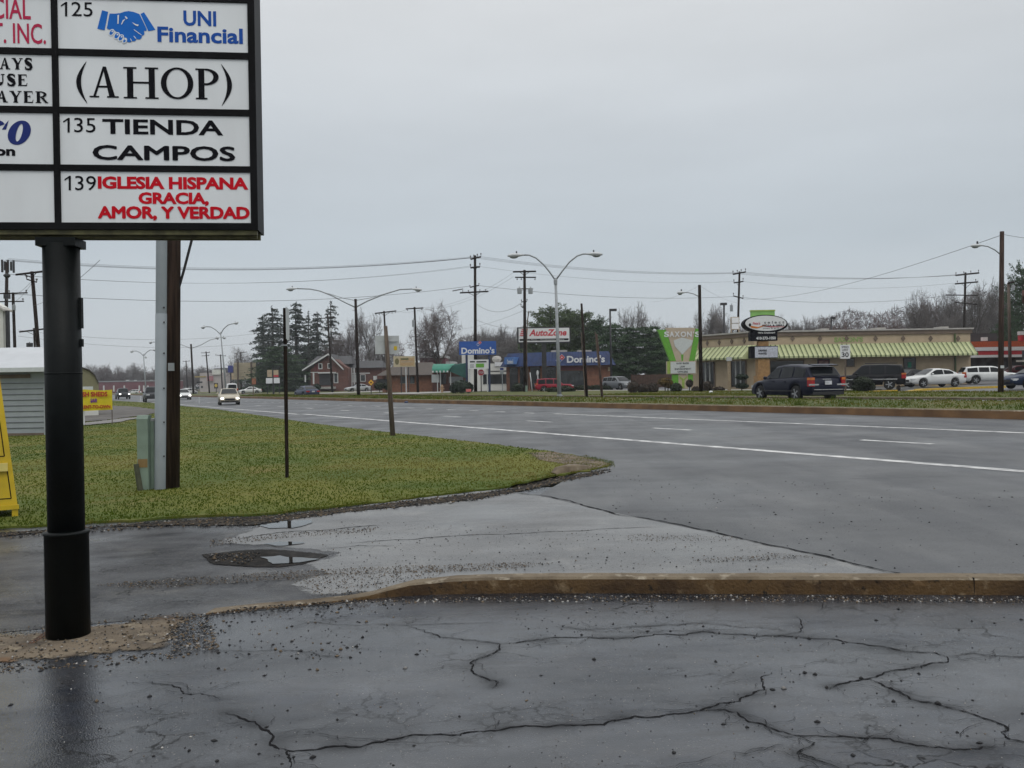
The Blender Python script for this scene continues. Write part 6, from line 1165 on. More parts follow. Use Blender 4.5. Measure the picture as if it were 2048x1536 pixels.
MB().add([(c, 0, ze), (c - .9, 2.0, ze), (c - .9, 2.0, zr_ - .04)], [(0, 1, 2)]).build('gable_end', M_sid, t)
x = f(75, 0).x; MB().box2((x - .03, -.06, 0), (x + .03, -.024, ze - .5)).build('downpipe', M_sid, t); a_, c_ = f(0, 750), f(61, 742); MB().box2((a_.x, -.05, ze - .22), (c_.x, -.023, ze - .08)).build('sign_strip', M_cornice, t); MB().box2((a, -.03, -.3), (c, .0, f(60, 866).z)).build('skirting', M_cornice, t)
t, f = building('white_gable', 'white gable end with a dark corner post peeking in at the left edge', 'building', -30, 46); m = MB(); m.plate([P(-90, 575), P(-90, 760), P(3, 760), P(3, 628), P(13, 628), P(13, 620)] if False else [(f(-90, 0).x, f(0, 560).z), (f(-90, 0).x, -.5), (f(-6, 0).x, -.5), (f(-6, 0).x, f(0, 614).z)], 0, .5); m.build('wall', M_offw, t); x = f(3, 0).x; MB().box2((x - .06, -.1, -.5), (x + .06, .1, f(0, 622).z)).build('corner_post', M_dkmetal, t); p, q = f(-92, 558), f(12, 623); MB().prism([(p.x, -.2, p.z), (q.x, -.2, q.z), (q.x, -.2, q.z + .1), (p.x, -.2, p.z + .1)], (0, .8, 0)).build('roof', M_coping, t)
t, f = building('garden_shed', 'olive garden shed with a gambrel roof behind the yellow banner', 'shed', 165, 56); t.rotation_euler = (0, 0, R(26)); L_ = [(133, 836), (133, 768), (140, 752), (149, 742), (163, 736.5), (177, 742), (187, 752), (194.5, 768), (194.5, 836)]
MB().plate([(f(*p).x, f(*p).z) for p in L_], 0, 4).build('wall', mat('shed_olive', (.20, .19, .11), .8, var=.06), t)
m = MB(); Q = [f(*p) for p in L_[1:8]]
for p, q in zip(Q, Q[1:]): m.prism([(p.x, -.12, p.z + .03), (q.x, -.12, q.z + .03), (q.x, -.12, q.z + .10), (p.x, -.12, p.z + .10)], (0, 4.3, 0))
m.build('roof', M_shing, t); wf('door', 158, 773, 184, 812, M_pale, .05); wf('skirt_board', 134, 815, 194, 832, M_offw, .08)
# --- right edge
t, f = building('striped_store', 'store with red, white and orange stripes along its front behind the wagon', 'building', 1985, 98); a, c = f(1915, 0).x, f(2034, 0).x; block(t, 'wall', [(a, 0), (c, 0), (c, 12), (a, 12)], -1, f(1985, 735).z, M_brick); M_or = mat('stripe_orange', (.42, .075, .02), .5); M_rd = mat('stripe_red', (.45, .02, .03), .5)
block(t, 'window_band', [(a, -.2), (c, -.2), (c, 12), (a, 12)], f(1985, 735).z + .003, f(1985, 715).z, M_wing)
for y0, y1, m_, d in ((715, 710, M_swhite, .66), (709.6, 702, M_rd, .6), (701.6, 694.5, M_swhite, .66), (694, 683, M_or, .6)): block(t, 'stripe', [(a, -d), (c, -d), (c, 12), (a, 12)], f(1985, y0).z, f(1985, y1).z, m_)
block(t, 'roof_screen', [(a + 1, 3), (c - 1, 3), (c - 1, 11), (a + 1, 11)], f(1985, 683).z + .003, f(1985, 664).z, M_roofd); c_ = f(1968, 680); MB().box2((c_.x - .25, -.3, c_.z - .1), (c_.x + .25, .2, c_.z + .3)).build('roof_lamp', M_wfr, t)
x = f(2030, 0).x; MB().box2((x - .2, -.68, f(0, 715).z), (x + .1, -.1, f(1985, 672).z)).build('corner_pylon', M_rd, t); MB().box2((x - .25, -.7, f(1985, 671).z), (x + .15, -.1, f(1985, 664).z)).build('pylon_cap', M_wfr, t)
t, f = building('brick_store', 'tall red brick building cut off by the right edge of the photo', 'building', 2060, 84); a, c = f(2041, 0).x, f(2200, 0).x; block(t, 'wall', [(a, 0), (c, 0), (c + 5, 9), (a + 5.2, 9)], -1, f(2050, 593).z, M_brick2); block(t, 'eave', [(a - .4, -.4), (c, -.4), (c + 5, 9), (a + 4.9, 9)], f(2050, 592.5).z, f(2050, 581).z, M_brick); wf('canopy', 2032, 719, 2120, 724, M_coping, 1.2); wf('dark_bay', 2044, 700, 2100, 718, M_roofd, .1)
# --- timber fence
t, f = building('timber_fence', 'reddish brown timber fence in front of the dark evergreens', 'fence', 1295, 112)
for i in range(26):
    u = i / 26; x0, x1 = f(1252, 0).x, f(1338, 0).x; xa = x0 + (x1 - x0) * u; xb = x0 + (x1 - x0) * (u + 1 / 26) - .02; MB().box2((xa, 0, -.3), (xb, .03, f(1295, 749).z + random.uniform(-.03, .03))).build('board', mat('fence_brown', (.085, .048, .034), .9, var=.2, scale=3), t)
for u in (0, .33, .66, 1): x = f(1252, 0).x + (f(1338, 0).x - f(1252, 0).x) * u; MB().box2((x - .07, .035, -.3), (x + .07, .17, f(1295, 748).z)).build('post', MATS['fence_brown'], t)
# ================================================================== VEHICLES
M_tyre = mat('tyre', (.012, .012, .012), .85); M_rim = mat('alloy', (.38, .39, .40), .35, metal=.6, var=.1); M_gl = mat('car_glass', (.008, .010, .012), .08, var=0, spec=.16); M_plast = mat('car_plastic', (.015, .015, .016), .6); M_tl = mat('tail_red', (.35, .008, .012), .25, var=.1); M_am = mat('lamp_amber', (.6, .18, .02), .3); M_hl = mat('lamp_clear', (.55, .57, .58), .15, var=.1); M_hle = mat('headlamp_lit', (.9, .9, .85), .3, emit=(1, .97, .9), estr=5.0); M_plate = mat('licence_plate', (.55, .56, .58), .5); M_chrome = mat('chrome', (.55, .55, .56), .2, metal=.9, var=.05)
def paint(n, c, rough=.35, metal=0): return mat(n, c, rough, var=.04, scale=1.5, metal=metal, coat=.06, spec=.15)
def lerp_t(T, x):
    for (x0, z0), (x1, z1) in zip(T, T[1:]):
        if x <= x1: return z0 + (z1 - z0) * max(0, min(1, (x - x0) / (x1 - x0))) if x >= x0 else z0
    return T[-1][1]
KINDS = {   # x from rear (-) to front (+); belt: lower body top; roof: glasshouse profile rear->front; pillars: side window spans
 'sedan': dict(L=4.6, W=1.78, wr=.32, ax=(-1.30, 1.38), zb=.24, belt=[(-2.3, .86), (-2.2, .96), (-1.5, 1.0), (0, .95), (.9, .93), (1.7, .84), (2.15, .72), (2.3, .58)], roof=[(-1.75, .99), (-.95, 1.36), (-.3, 1.43), (.25, 1.41), (1.15, .93)], win=[(-1.2, -.42), (-.34, .72)]),
 'suv': dict(L=5.05, W=2.0, wr=.37, ax=(-1.42, 1.55), zb=.28, belt=[(-2.52, .70), (-2.48, 1.0), (-2.3, 1.12), (0, 1.05), (1.0, 1.02), (1.9, .95), (2.35, .82), (2.52, .62)], roof=[(-2.42, 1.10), (-2.0, 1.58), (-1.2, 1.69), (-.2, 1.71), (.4, 1.64), (1.35, 1.03)], win=[(-2.0, -1.18), (-1.08, -.12), (-.02, .95)]),
 'bigsuv': dict(L=5.1, W=1.95, wr=.39, ax=(-1.45, 1.5), zb=.36, belt=[(-2.55, .9), (-2.5, 1.12), (0, 1.12), (1.1, 1.1), (2.2, 1.05), (2.45, .95), (2.55, .7)], roof=[(-2.50, 1.12), (-2.32, 1.80), (-1.2, 1.87), (.2, 1.85), (.45, 1.78), (1.15, 1.1)], win=[(-2.2, -1.25), (-1.12, -.2), (-.08, .85)]),
 'wagon': dict(L=4.75, W=1.80, wr=.33, ax=(-1.35, 1.45), zb=.24, belt=[(-2.37, .80), (-2.3, .98), (0, .97), (1.0, .94), (1.8, .86), (2.25, .74), (2.37, .58)], roof=[(-2.30, .97), (-2.0, 1.42), (-1.0, 1.49), (.1, 1.48), (.35, 1.43), (1.15, .94)], win=[(-1.98, -1.18), (-1.08, -.28), (-.18, .8)]),
 'pickup': dict(L=5.4, W=1.95, wr=.39, ax=(-1.6, 1.75), zb=.40, belt=[(-2.7, 1.0), (-2.66, 1.12), (0, 1.12), (1.1, 1.12), (2.3, 1.08), (2.6, .98), (2.7, .7)], roof=[(-.75, 1.12), (-.62, 1.78), (0, 1.84), (.5, 1.80), (1.15, 1.12)], win=[(-.5, .1), (.2, .85)]),
 'van': dict(L=5.5, W=2.0, wr=.36, ax=(-1.7, 1.75), zb=.36, belt=[(-2.75, 1.0), (-2.7, 1.2), (0, 1.2), (1.6, 1.18), (2.4, 1.05), (2.7, .9), (2.75, .7)], roof=[(-2.72, 1.2), (-2.62, 2.0), (-1, 2.1), (1.0, 2.08), (1.3, 2.0), (2.0, 1.2)], win=[(.4, 1.35)]),
}
def make_car(label, kind, cat, loc, head, pm, lit=False, group=None, front=True, detail=True, sc=1.0):
    K = KINDS[kind]; L, W, wr, zb = K['L'], K['W'], K['wr'], K['zb']; h = L / 2; t = thing('parked_car' if not lit else 'car', label, cat, loc, head, group); t.scale = (sc,) * 3
    ra = wr * 1.2; ax = K['ax']
    xs = sorted(set([round(-h + i * L / 44, 3) for i in range(45)] + [round(a + ra * math.sin(R(q)), 3) for a in ax for q in range(-90, 91, 15)]))
    hw = lambda x: W / 2 * (1 - .13 * abs(x / h) ** 5 - .04 * abs(x / h) ** 2)
    b = MB(); ns = 9
    for x in xs:
        zt = lerp_t(K['belt'], x); w_ = hw(x); z0 = zb + .10 * max(0, abs(x / h) - .86) / .14
        for a in ax:
            if abs(x - a) < ra: z0 = max(z0, min(wr + math.sqrt(ra * ra - (x - a) ** 2), zt - .12))
        zm = max(z0 + .04, min(zt - .2, .60)); pts = [(0, z0), (w_ * .86, z0), (w_ * .97, z0 + .03), (w_, zm), (w_ * .995, (zm + zt) / 2), (w_ * .965, zt - .05), (w_ * .91, zt), (w_ * .5, zt + .025), (0, zt + .03)]
        for y, z in pts: b.v.append((x, y, z))
        for y, z in pts: b.v.append((x, -y, z))
    k = 2 * ns
    for i in range(len(xs) - 1):
        for o in (0, ns):
            for j in range(ns - 1): b.f.append((i * k + o + j, i * k + o + j + 1, (i + 1) * k + o + j + 1, (i + 1) * k + o + j)); b.m.append(0)
    for i in (0, len(xs) - 1): 
        o = i * k; b.f.append(tuple([o + j for j in range(ns)] + [o + ns + j for j in range(ns - 2, 0, -1)])); b.m.append(0)
    # glasshouse shell
    rf = K['roof']; zmax = max(z for x, z in rf); gx = []
    for (xa, _), (xb, _) in zip(rf, rf[1:]): gx += [xa + (xb - xa) * u / 5 for u in range(5)]
    gx.append(rf[-1][0]); wt = W / 2 * .70
    def side(x, z): zb_ = lerp_t(K['belt'], x); wb = hw(x) * .925; u = max(0, min(1, (z - zb_) / (zmax - zb_))); return wb + (wt - wb) * u ** .85
    g0 = len(b.v); m_ = 6
    for x in gx:
        zb_, zr = lerp_t(K['belt'], x) - .02, lerp_t(rf, x)
        zr = max(zr, zb_ + .015); pts = [(side(x, zb_), zb_), (side(x, (zb_ + zr) / 2), (zb_ + zr) / 2), (side(x, zr - .06), max(zb_ + .004, zr - .06)), (side(x, zr) * .93, zr - .012), (side(x, zr) * .5, zr + .015), (0, zr + .02)]
        for y, z in pts: b.v.append((x, y, z))
        for y, z in pts: b.v.append((x, -y, z))
    for i in range(len(gx) - 1):
        for o in (0, m_):
            for j in range(m_ - 1): b.f.append((g0 + i * 12 + o + j, g0 + i * 12 + o + j + 1, g0 + (i + 1) * 12 + o + j + 1, g0 + (i + 1) * 12 + o + j)); b.m.append(0)
    b.build('body', pm, t, smooth=True)
    # side windows
    for s in (1, -1):
        for xa, xb in K['win']:
            w_ = MB(); n = 6
            for i in range(n + 1):
                x = xa + (xb - xa) * i / n; z0 = lerp_t(K['belt'], x) + .03; z1 = max(z0 + .01, lerp_t(rf, x) - .09); 
                for z in (z0, z1): w_.v.append((x, s * (side(x, z) + .012), z))
            w_.f = [(2 * i, 2 * i + 2, 2 * i + 3, 2 * i + 1) for i in range(n)]; w_.m = [0] * n; w_.build('window', M_gl, t)
    def screen(name, p, q):    # between profile points p,q
        (xa, za), (xb, zb_) = p, q; w_ = MB(); n = 4; d = Vector((xb - xa, 0, zb_ - za)).normalized(); nn = Vector((-d.z, 0, d.x)); nn = nn if nn.z > 0 else -nn
        for i in range(n + 1):
            u = .10 + .82 * i / n; x = xa + (xb - xa) * u; z = za + (zb_ - za) * u; y = side(x, z) * .93 - .05
            for v in (-1, -.5, 0, .5, 1): w_.v.append((x + nn.x * .035 + (0), v * y, z + nn.z * .035 + .012 * (1 - v * v)))
        w_.f = [(i * 5 + j, i * 5 + j + 1, (i + 1) * 5 + j + 1, (i + 1) * 5 + j) for i in range(n) for j in range(4)]; w_.m = [0] * len(w_.f); w_.build(name, M_gl, t, smooth=True)
    screen('windscreen', rf[-2] if kind in ('sedan', 'suv', 'wagon', 'bigsuv', 'pickup', 'van') else rf[-2], rf[-1]); screen('rear_window', rf[0], rf[1])
    # wheels
    for x in ax:
        for s in (1, -1):
            y = s * (W / 2 - .13); wm = MB(); wm.lathe((x, y, wr), [(wr * .62, -.10), (wr * .93, -.105), (wr, -.07), (wr, .07), (wr * .93, .105), (wr * .62, .10)], 20, 'Y'); wh = wm.build('wheel', M_tyre, t, smooth=False)
            rm = MB(); yo = y + s * .104; rm.lathe((x, yo - s * .02, wr), [(wr * .62, -.004), (wr * .62, .004)], 16, 'Y'); 
            for q in range(5): a = q * 2 * math.pi / 5; rm.box((x + wr * .34 * math.cos(a), yo, wr + wr * .34 * math.sin(a)), (wr * .58, .02, wr * .17), ry=-a)
            rm.build('rim', M_rim, wh)
    # lamps, plates, trim
    zf, zr = lerp_t(K['belt'], h - .12) - .10, lerp_t(K['belt'], -h + .05) - .12
    hm = M_hle if lit else M_hl
    for s in (1, -1):
        y = s * (W / 2 * .70); 
        if lit: MB().ell((h - .06, y, zf), (.10, .15, .085), 10, 6).build('headlight', hm, t)
        else: MB().box((h - .16, s * (W / 2 * .68), zf + .02), (.30, .34, .14), rz=s * -.18).build('headlight', hm, t)
        if kind in ('suv', 'bigsuv', 'wagon', 'van'):
            o = MB().box((-h + .13, s * (hw(-h + .1) * .93), zr + .02), (.30, .17, .40), rz=s * .12).build('tail_light', M_tl, t); MB().box((-h + .125, s * (hw(-h + .1) * .935), zr + .16), (.305, .175, .10), rz=s * .12).build('turn_lens', M_am, o)
        else: MB().box((-h + .10, s * W / 2 * .66, zr), (.24, .42, .16), rz=s * .14).build('tail_light', M_tl, t)
        xm = K['win'][-1][1] - .05; zmr = lerp_t(K['belt'], xm) + .08; MB().ell((xm, s * (W / 2 + .06), zmr), (.07, .11, .08), 8, 6).build('mirror', pm if kind != 'van' else M_plast, t, smooth=True)
    MB().box((h - .0, 0, .52 if kind != 'pickup' else .78), (.05, W * .46, .16)).build('grille', M_plast, t); MB().box((h - .05, 0, zb + .10), (.10, W * .80, .13)).build('front_bumper', M_plast, t); MB().box((-h + .06, 0, zb + .12), (.14, W * .80, .14)).build('rear_bumper', M_plast, t)
    MB().box((-h - .0 - .015, 0, zr - .02 if kind != 'sedan' else zr - .02), (.03, .34, .17)).build('licence_plate', M_plate, t)
    return t, K, pm
navy = paint('paint_navy', (.004, .006, .018)); white = paint('paint_white', (.62, .63, .62), metal=0); blackp = paint('paint_black', (.007, .007, .009)); gold = paint('paint_gold', (.42, .38, .30)); silver = paint('paint_silver', (.40, .41, .42)); blueg = paint('paint_bluegrey', (.05, .06, .10)); redp = paint('paint_red', (.22, .012, .026)); dkgrey = paint('paint_darkgrey', (.03, .032, .037)); dkblue = paint('paint_darkblue', (.012, .022, .05))
HD = math.atan2(RD.y, RD.x)     # along the road, away to the left
def cpos(px, py, dz=0.0): v = GP(px, py); v.z += dz; return v
ctr = BASE(1591, 47.2)
t, K, _ = make_car('navy blue people carrier driving away on the far lanes behind the grassy median', 'suv', 'car', ctr, R(90 + 16), navy, sc=1.11); t.name = 'car'
h = K['L'] / 2
for s in (1, -1): MB().box((-h + .02, s * .72, .78), (.07, .5, .07), rz=s * .10).build('bumper_chrome', M_chrome, t); MB().box((0, s * (K['W'] / 2 + .004), .50), (2.7, .02, .05)).build('side_moulding', M_chrome if s < 0 else M_plast, t); 
MB().box((-h - .02, 0, .56), (.04, 1.5, .035)).build('bumper_strip', M_chrome, t); MB().box((-h + .12, 0, 1.02), (.06, .44, .035)).build('tailgate_handle', M_chrome, t); MB().box((-2.18, 0, 1.665), (.40, 1.28, .04), ry=-.12).build('spoiler', navy, t); MB().tube([(-2.33, -.1, 1.18), (-2.24, .42, 1.24)], .012, 4).build('rear_wiper', M_plast, t)
for s in (1, -1):
    for x in (-.62, .32): MB().box((x, s * (K['W'] / 2 + .0), .92), (.2, .03, .035)).build('door_handle', navy, t)
make_car('white sedan parked side on at the right end of the striped diner', 'sedan', 'car', BASE(1866, 69.5), R(180 + 10), white, group='cars parked at the diner')
make_car('black car half hidden behind the parked white sedan', 'sedan', 'car', BASE(1816, 76), R(180 + 34), blackp, group='cars parked at the diner')
t, K, _ = make_car('big black boxy off-roader parked by the diner, right of the speed limit sign', 'bigsuv', 'car', BASE(1737, 67), R(180 - 24), blackp, group='cars parked at the diner')
for s in (1, -1): MB().tube([(-2.0, s * .62, 1.95), (.2, s * .62, 1.95)], .025, 5).build('roof_rail', M_plast, t); MB().box((0, s * .985, .78), (4.0, .02, .08)).build('side_stripe', M_chrome, t)
make_car('white station wagon parked with its tailgate toward the diner', 'wagon', 'car', BASE(1979, 76), R(-8), white, group='cars parked at the diner')
make_car('dark blue sedan cut off by the right edge of the photo', 'sedan', 'car', BASE(2078, 57), R(180 + 8), dkblue)
make_car('red off-roader parked in front of the blue roofed shop', 'bigsuv', 'car', BASE(1108, 96), R(4), redp, sc=.79)
make_car('silver hatchback with dark lower trim parked at the right end of the blue roofed shop', 'wagon', 'car', BASE(1238, 98), R(-62), paint('paint_pewter', (.16, .17, .18)))
make_car('bluish grey sedan driving away past the brick house', 'sedan', 'car', BASE(613, 106), HD + R(4), blueg)
make_car('gold sedan with lit headlights, nearest of the oncoming cars', 'sedan', 'car', BASE(457, 79.5), R(-90 + 20), gold, lit=True, group='oncoming cars with lit headlights')
make_car('white sedan with lit headlights, just right of the cable guard', 'sedan', 'car', BASE(366, 122), R(-90 + 26), white, lit=True, group='oncoming cars with lit headlights')
t, K, _ = make_car('dark pickup truck partly hidden behind the cable guard', 'pickup', 'truck', BASE(304, 110), R(-90 + 26), dkgrey, lit=False)
t, K, _ = make_car('far dark pickup truck with lit headlights left of the cable guard', 'pickup', 'truck', BASE(245, 150), R(-90 + 30), dkgrey, lit=True, group='oncoming cars with lit headlights')
make_car('white van parked behind the gold oncoming sedan', 'van', 'van', BASE(463, 150), R(90 + 20), white)
make_car('small white car in front of the far warehouse behind the white oncoming sedan', 'wagon', 'car', BASE(378, 200), R(80), white)
make_car('white car parked on the grass below the slatted billboard', 'sedan', 'car', BASE(500, 185), R(200), white)
make_car('silver car parked before the low brick wing of the house', 'sedan', 'car', BASE(716, 160), R(-150), silver)
make_car('white car far away before the long maroon building', 'wagon', 'car', BASE(266, 280), R(180), white)
make_car('dark red car just visible before the striped store at the right', 'sedan', 'car', BASE(2032, 92), R(180), paint('paint_maroon', (.10, .012, .016)))
# ================================================================== TREES AND SHRUBS
M_bark = mat('bark_grey', (.075, .062, .052), .95, var=.25, scale=4, bump=.4); M_twig = mat('twig_mauve', (.125, .100, .096), .95, var=.15, scale=1.5); M_twigr = mat('twig_red', (.130, .078, .068), .95, var=.15, scale=1.5); M_twigg = mat('twig_grey', (.125, .112, .106), .95, var=.15, scale=1.5)
M_spr = mat('spruce_needle', (.055, .070, .056), .9, col2=(.030, .042, .034), scale=.6, spec=.2); M_pine = mat('pine_needle', (.065, .105, .052), .9, col2=(.036, .062, .032), scale=.5, spec=.2); M_pinel = mat('pine_light', (.095, .130, .056), .9, col2=(.055, .082, .034), scale=.5, spec=.2)
M_hedge = mat('hedge_green', (.014, .030, .014), .85, col2=(.007, .015, .007), scale=3); M_shrb = mat('shrub_brown', (.05, .035, .025), .9, col2=(.025, .02, .014), scale=3); M_shrg = mat('shrub_dkgreen', (.022, .032, .014), .9, col2=(.012, .018, .009), scale=3); M_shgold = mat('shrub_gold', (.14, .09, .02), .9, col2=(.06, .04, .012), scale=3)
class Bare:
    """leafless tree: limbs and twigs grown by forking"""
    def __init__(s, seed, fan=.75, up=.35, levels=5, first=.28, spread=1.0, trunks=1, kids=(5, 5, 5, 4, 4), shape='round'):
        s.r = random.Random(seed); s.tr = MB(); s.tw = MB(); s.up = up; s.fan = fan; s.levels = levels; s.kids = kids; s.first = first; s.spread = spread
        for k in range(trunks):
            a = s.r.uniform(0, 6.28); d = Vector((math.cos(a) * .16 * (trunks > 1), math.sin(a) * .16 * (trunks > 1), 1)).normalized()
            s.grow(Vector((0, 0, -.02)), d, .46 if trunks == 1 else .5, .020 / trunks ** .5, 0)
    def grow(s, p, d, L, rad, lv):
        r = s.r; n = 4 if lv < 2 else 3 if lv < 4 else 2; pts = [p]; q = p.copy(); dd = d.copy()
        for i in range(n):
            j = .10 + .05 * lv; dd = (dd + Vector((r.gauss(0, j), r.gauss(0, j), r.gauss(0, j) + s.up * .12))).normalized(); q = q + dd * (L / n); pts.append(q.copy())
        rads = [rad * (1 - .5 * i / n) for i in range(n + 1)]
        if lv <= 2: s.tr.tube(pts, rads, 6 if lv == 0 else 4 if lv == 1 else 3, cap=False)
        else: s.tw.tube(pts, [max(x, .0011) for x in rads], 3, cap=False)
        if lv >= s.levels: return
        kn = s.kids[lv]
        for k in range(kn):
            u = s.first + (1 - s.first) * (k + r.uniform(.2, .9)) / kn if lv == 0 else .25 + .75 * (k + r.uniform(.2, .9)) / kn
            u = min(u, 1); i = min(int(u * n), n - 1); b = pts[i].lerp(pts[i + 1], u * n - i); ax = (pts[i + 1] - pts[i]).normalized()
            a = r.uniform(0, 6.28) if lv else 2.4 * k + r.uniform(-.4, .4); pr = ax.cross(Vector((math.cos(a), math.sin(a), .01))); pr = pr.normalized() if pr.length > .05 else Vector((1, 0, 0))
            ang = s.fan * r.uniform(.65, 1.2) * (1.1 - .35 * u); nd = (ax * math.cos(ang) + pr * math.sin(ang)); nd.x *= s.spread; nd.y *= s.spread; nd.normalize()
            s.grow(b, nd, L * r.uniform(.52, .74) * (1.05 - .3 * u if lv == 0 else 1), rads[i] * r.uniform(.5, .65), lv + 1)
    def meshes(s, name, mt, mw):
        zs = [v[2] for v in s.tw.v]; k = 1 / max(zs); xs = [abs(v[0]) for v in s.tw.v]
        for b in (s.tr, s.tw): b.v = [(x * k, y * k, z * k) for x, y, z in b.v]
        s.hw = sorted(abs(v[0]) for v in s.tw.v)[int(len(s.tw.v) * .97)]
        return s.tr.mesh(name + '_trunk', mt), s.tw.mesh(name + '_crown', mw), s.hw
BV = {}
for nm, kw, mw in (('round', dict(seed=11, fan=.95, up=.22, first=.30, kids=(7, 6, 5, 4, 4), spread=1.15), M_twig), ('tall', dict(seed=5, fan=.55, up=.6, first=.22, kids=(7, 5, 4, 4, 4)), M_twigg), ('multi', dict(seed=23, fan=.6, up=.5, trunks=3, first=.3, kids=(5, 5, 4, 4, 3)), M_twig), ('wide', dict(seed=31, fan=.85, up=.25, first=.2, kids=(8, 5, 5, 4, 3)), M_twigg), ('red', dict(seed=41, fan=.8, up=.4, trunks=2, first=.15, kids=(6, 5, 5, 4, 3)), M_twigr), ('thick', dict(seed=57, fan=.75, up=.4, trunks=2, first=.12, kids=(7, 6, 5, 4, 3)), M_twigg)):
    B_ = Bare(**kw); BV[nm] = B_.meshes(nm, M_bark, mw)
def bare(kind, px, top, wpx, Y, label, group=None, base=None, rot=None):
    b = BASE(px, Y); H_ = PX(px, top, Y).z - b.z; tr, cr, hw = BV[kind]; t = thing('tree', label, 'tree', b, random.uniform(0, 6.28) if rot is None else rot, group)
    sx = px_m(wpx, Y) / 2 / hw; t.scale = (sx, sx, H_); part('trunk', tr, t); part('crown', cr, t); return t
def leafball(c, r, n, size, rnd, m, squash=1.0, shell=.35):
    for i in range(n):
        v = Vector((rnd.gauss(0, 1), rnd.gauss(0, 1), rnd.gauss(0, 1))).normalized(); k = rnd.uniform(shell, 1) ** .5; p = Vector(c) + Vector((v.x * r[0], v.y * r[1], v.z * r[2])) * k
        leaf(p, size * rnd.uniform(.6, 1.3), rnd, m, v)
def leaf(p, s, rnd, m, d=None, thin=.45):
    a = Vector((rnd.gauss(0, 1), rnd.gauss(0, 1), rnd.gauss(0, 1))) + (d * 1.2 if d else Vector()); a.normalize(); b = a.cross(Vector((rnd.gauss(0, 1), rnd.gauss(0, 1), rnd.gauss(0, 1)))).normalized(); a *= s; b *= s * thin
    m.add([p - a * .5, p + b * .5, p + a * .6, p - b * .5], [(0, 1, 2, 3)])
def conifer(name, seed, sparse, mt, droop=-.25, base=.08, wid=.26, whorls=22, leaves=26, spike=False, taper=.9):
    """conifer with unit height: trunk and whorled branches clothed with needle sprays"""
    r = random.Random(seed); tr = MB(); cr = MB(); tr.tube([(0, 0, -.02), (0, 0, .5), (0, 0, .97)], [.017, .010, .003], 6, cap=False)
    for w_ in range(whorls):
        u = (w_ + r.uniform(-.3, .3)) / whorls; z = base + (1 - base) * u; L = wid * (1 - u) ** taper * (.75 + .5 * r.random()) + .02; nb = r.randint(4, 6) if sparse else r.randint(6, 8)
        for k in range(nb):
            if sparse and r.random() < .16: continue
            a = r.uniform(0, 6.28); l = L * r.uniform(.6, 1.15); e = Vector((math.cos(a), math.sin(a), 0)); tipz = l * (droop if not spike else r.uniform(.2, .9)) + r.uniform(-.012, .012)
            p0 = Vector((0, 0, z)); p1 = p0 + e * l * .6 + Vector((0, 0, tipz * (.3 if not spike else .5))); p2 = p0 + e * l + Vector((0, 0, tipz)); tr.tube([p0, p1, p2], [.004, .0028, .001], 3, cap=False)
            n = max(6, int(leaves * (1.9 if sparse else 2.3) * l / wid))
            for i in range(n):
                v = r.uniform(.12, 1) ** .8; p = (p0.lerp(p1, v / .6) if v < .6 else p1.lerp(p2, (v - .6) / .4)); wv = l * .16 * (1.15 - v) + .006
                leaf(p + Vector((r.gauss(0, wv), r.gauss(0, wv), r.gauss(-.006, .008))), r.uniform(.013, .028) * (1 if sparse else 1.0), r, cr, e * .6 + Vector((0, 0, -.5 if not spike else .5)), .45)
    for i in range(14): leaf(Vector((r.gauss(0, .004), r.gauss(0, .004), r.uniform(.93, 1.0))), .03, r, cr, Vector((0, 0, 1)), .3)
    return tr.mesh(name + '_trunk', M_bark), cr.mesh(name + '_crown', mt), wid
CV = {'spruce': conifer('spruce', 3, True, M_spr, -.30, .05, .22, 30, 46, taper=.7), 'spruce2': conifer('spruce2', 8, True, M_spr, -.38, .10, .17, 26, 42, taper=.7), 'snag': conifer('snag', 14, True, M_spr, -.3, .35, .12, 15, 22), 'pine': conifer('pine', 21, False, M_pinel, .3, .05, .32, 24, 60, True, .4), 'pine2': conifer('pine2', 27, False, M_pine, .25, .04, .34, 24, 64, True, .42), 'dense': conifer('dense', 33, False, M_pine, -.1, .02, .33, 30, 80, False, .45)}
def con(kind, px, top, wpx, Y, label, group=None):
    b = BASE(px, Y); H_ = PX(px, top, Y).z - b.z; tr, cr, wd = CV[kind]; t = thing('conifer', label, 'tree', b, random.uniform(0, 6.28), group); s = px_m(wpx, Y) / 2 / wd * (1.75 if kind in ('spruce', 'spruce2', 'snag') else 1.5); t.scale = (s, s, H_); part('trunk', tr, t); part('crown', cr, t); return t
# evergreens behind the brick house
g_ = 'tall dark spruces behind the brick house'
con('spruce', 547, 612, 74, 205, 'tallest broad dark spruce right of the slatted billboard', g_); con('spruce2', 528, 632, 48, 212, 'shorter spruce at the left end of the spruce group', g_); con('spruce2', 594, 604, 62, 206, 'tall spruce with sparse top just right of the edge-on sign', g_); con('snag', 619, 622, 24, 200, 'thin scraggly spruce between two fuller spruces', g_); con('spruce2', 637, 624, 44, 210, 'medium dark spruce left of the pole before the gable', g_); con('snag', 664, 602, 34, 204, 'slim open topped spruce above the right slope of the gable', g_); con('dense', 560, 690, 90, 196, 'low dense dark evergreen at the foot of the tallest spruce', g_); con('dense', 617, 690, 70, 215, 'low dense evergreen mass behind the house chimney', g_)
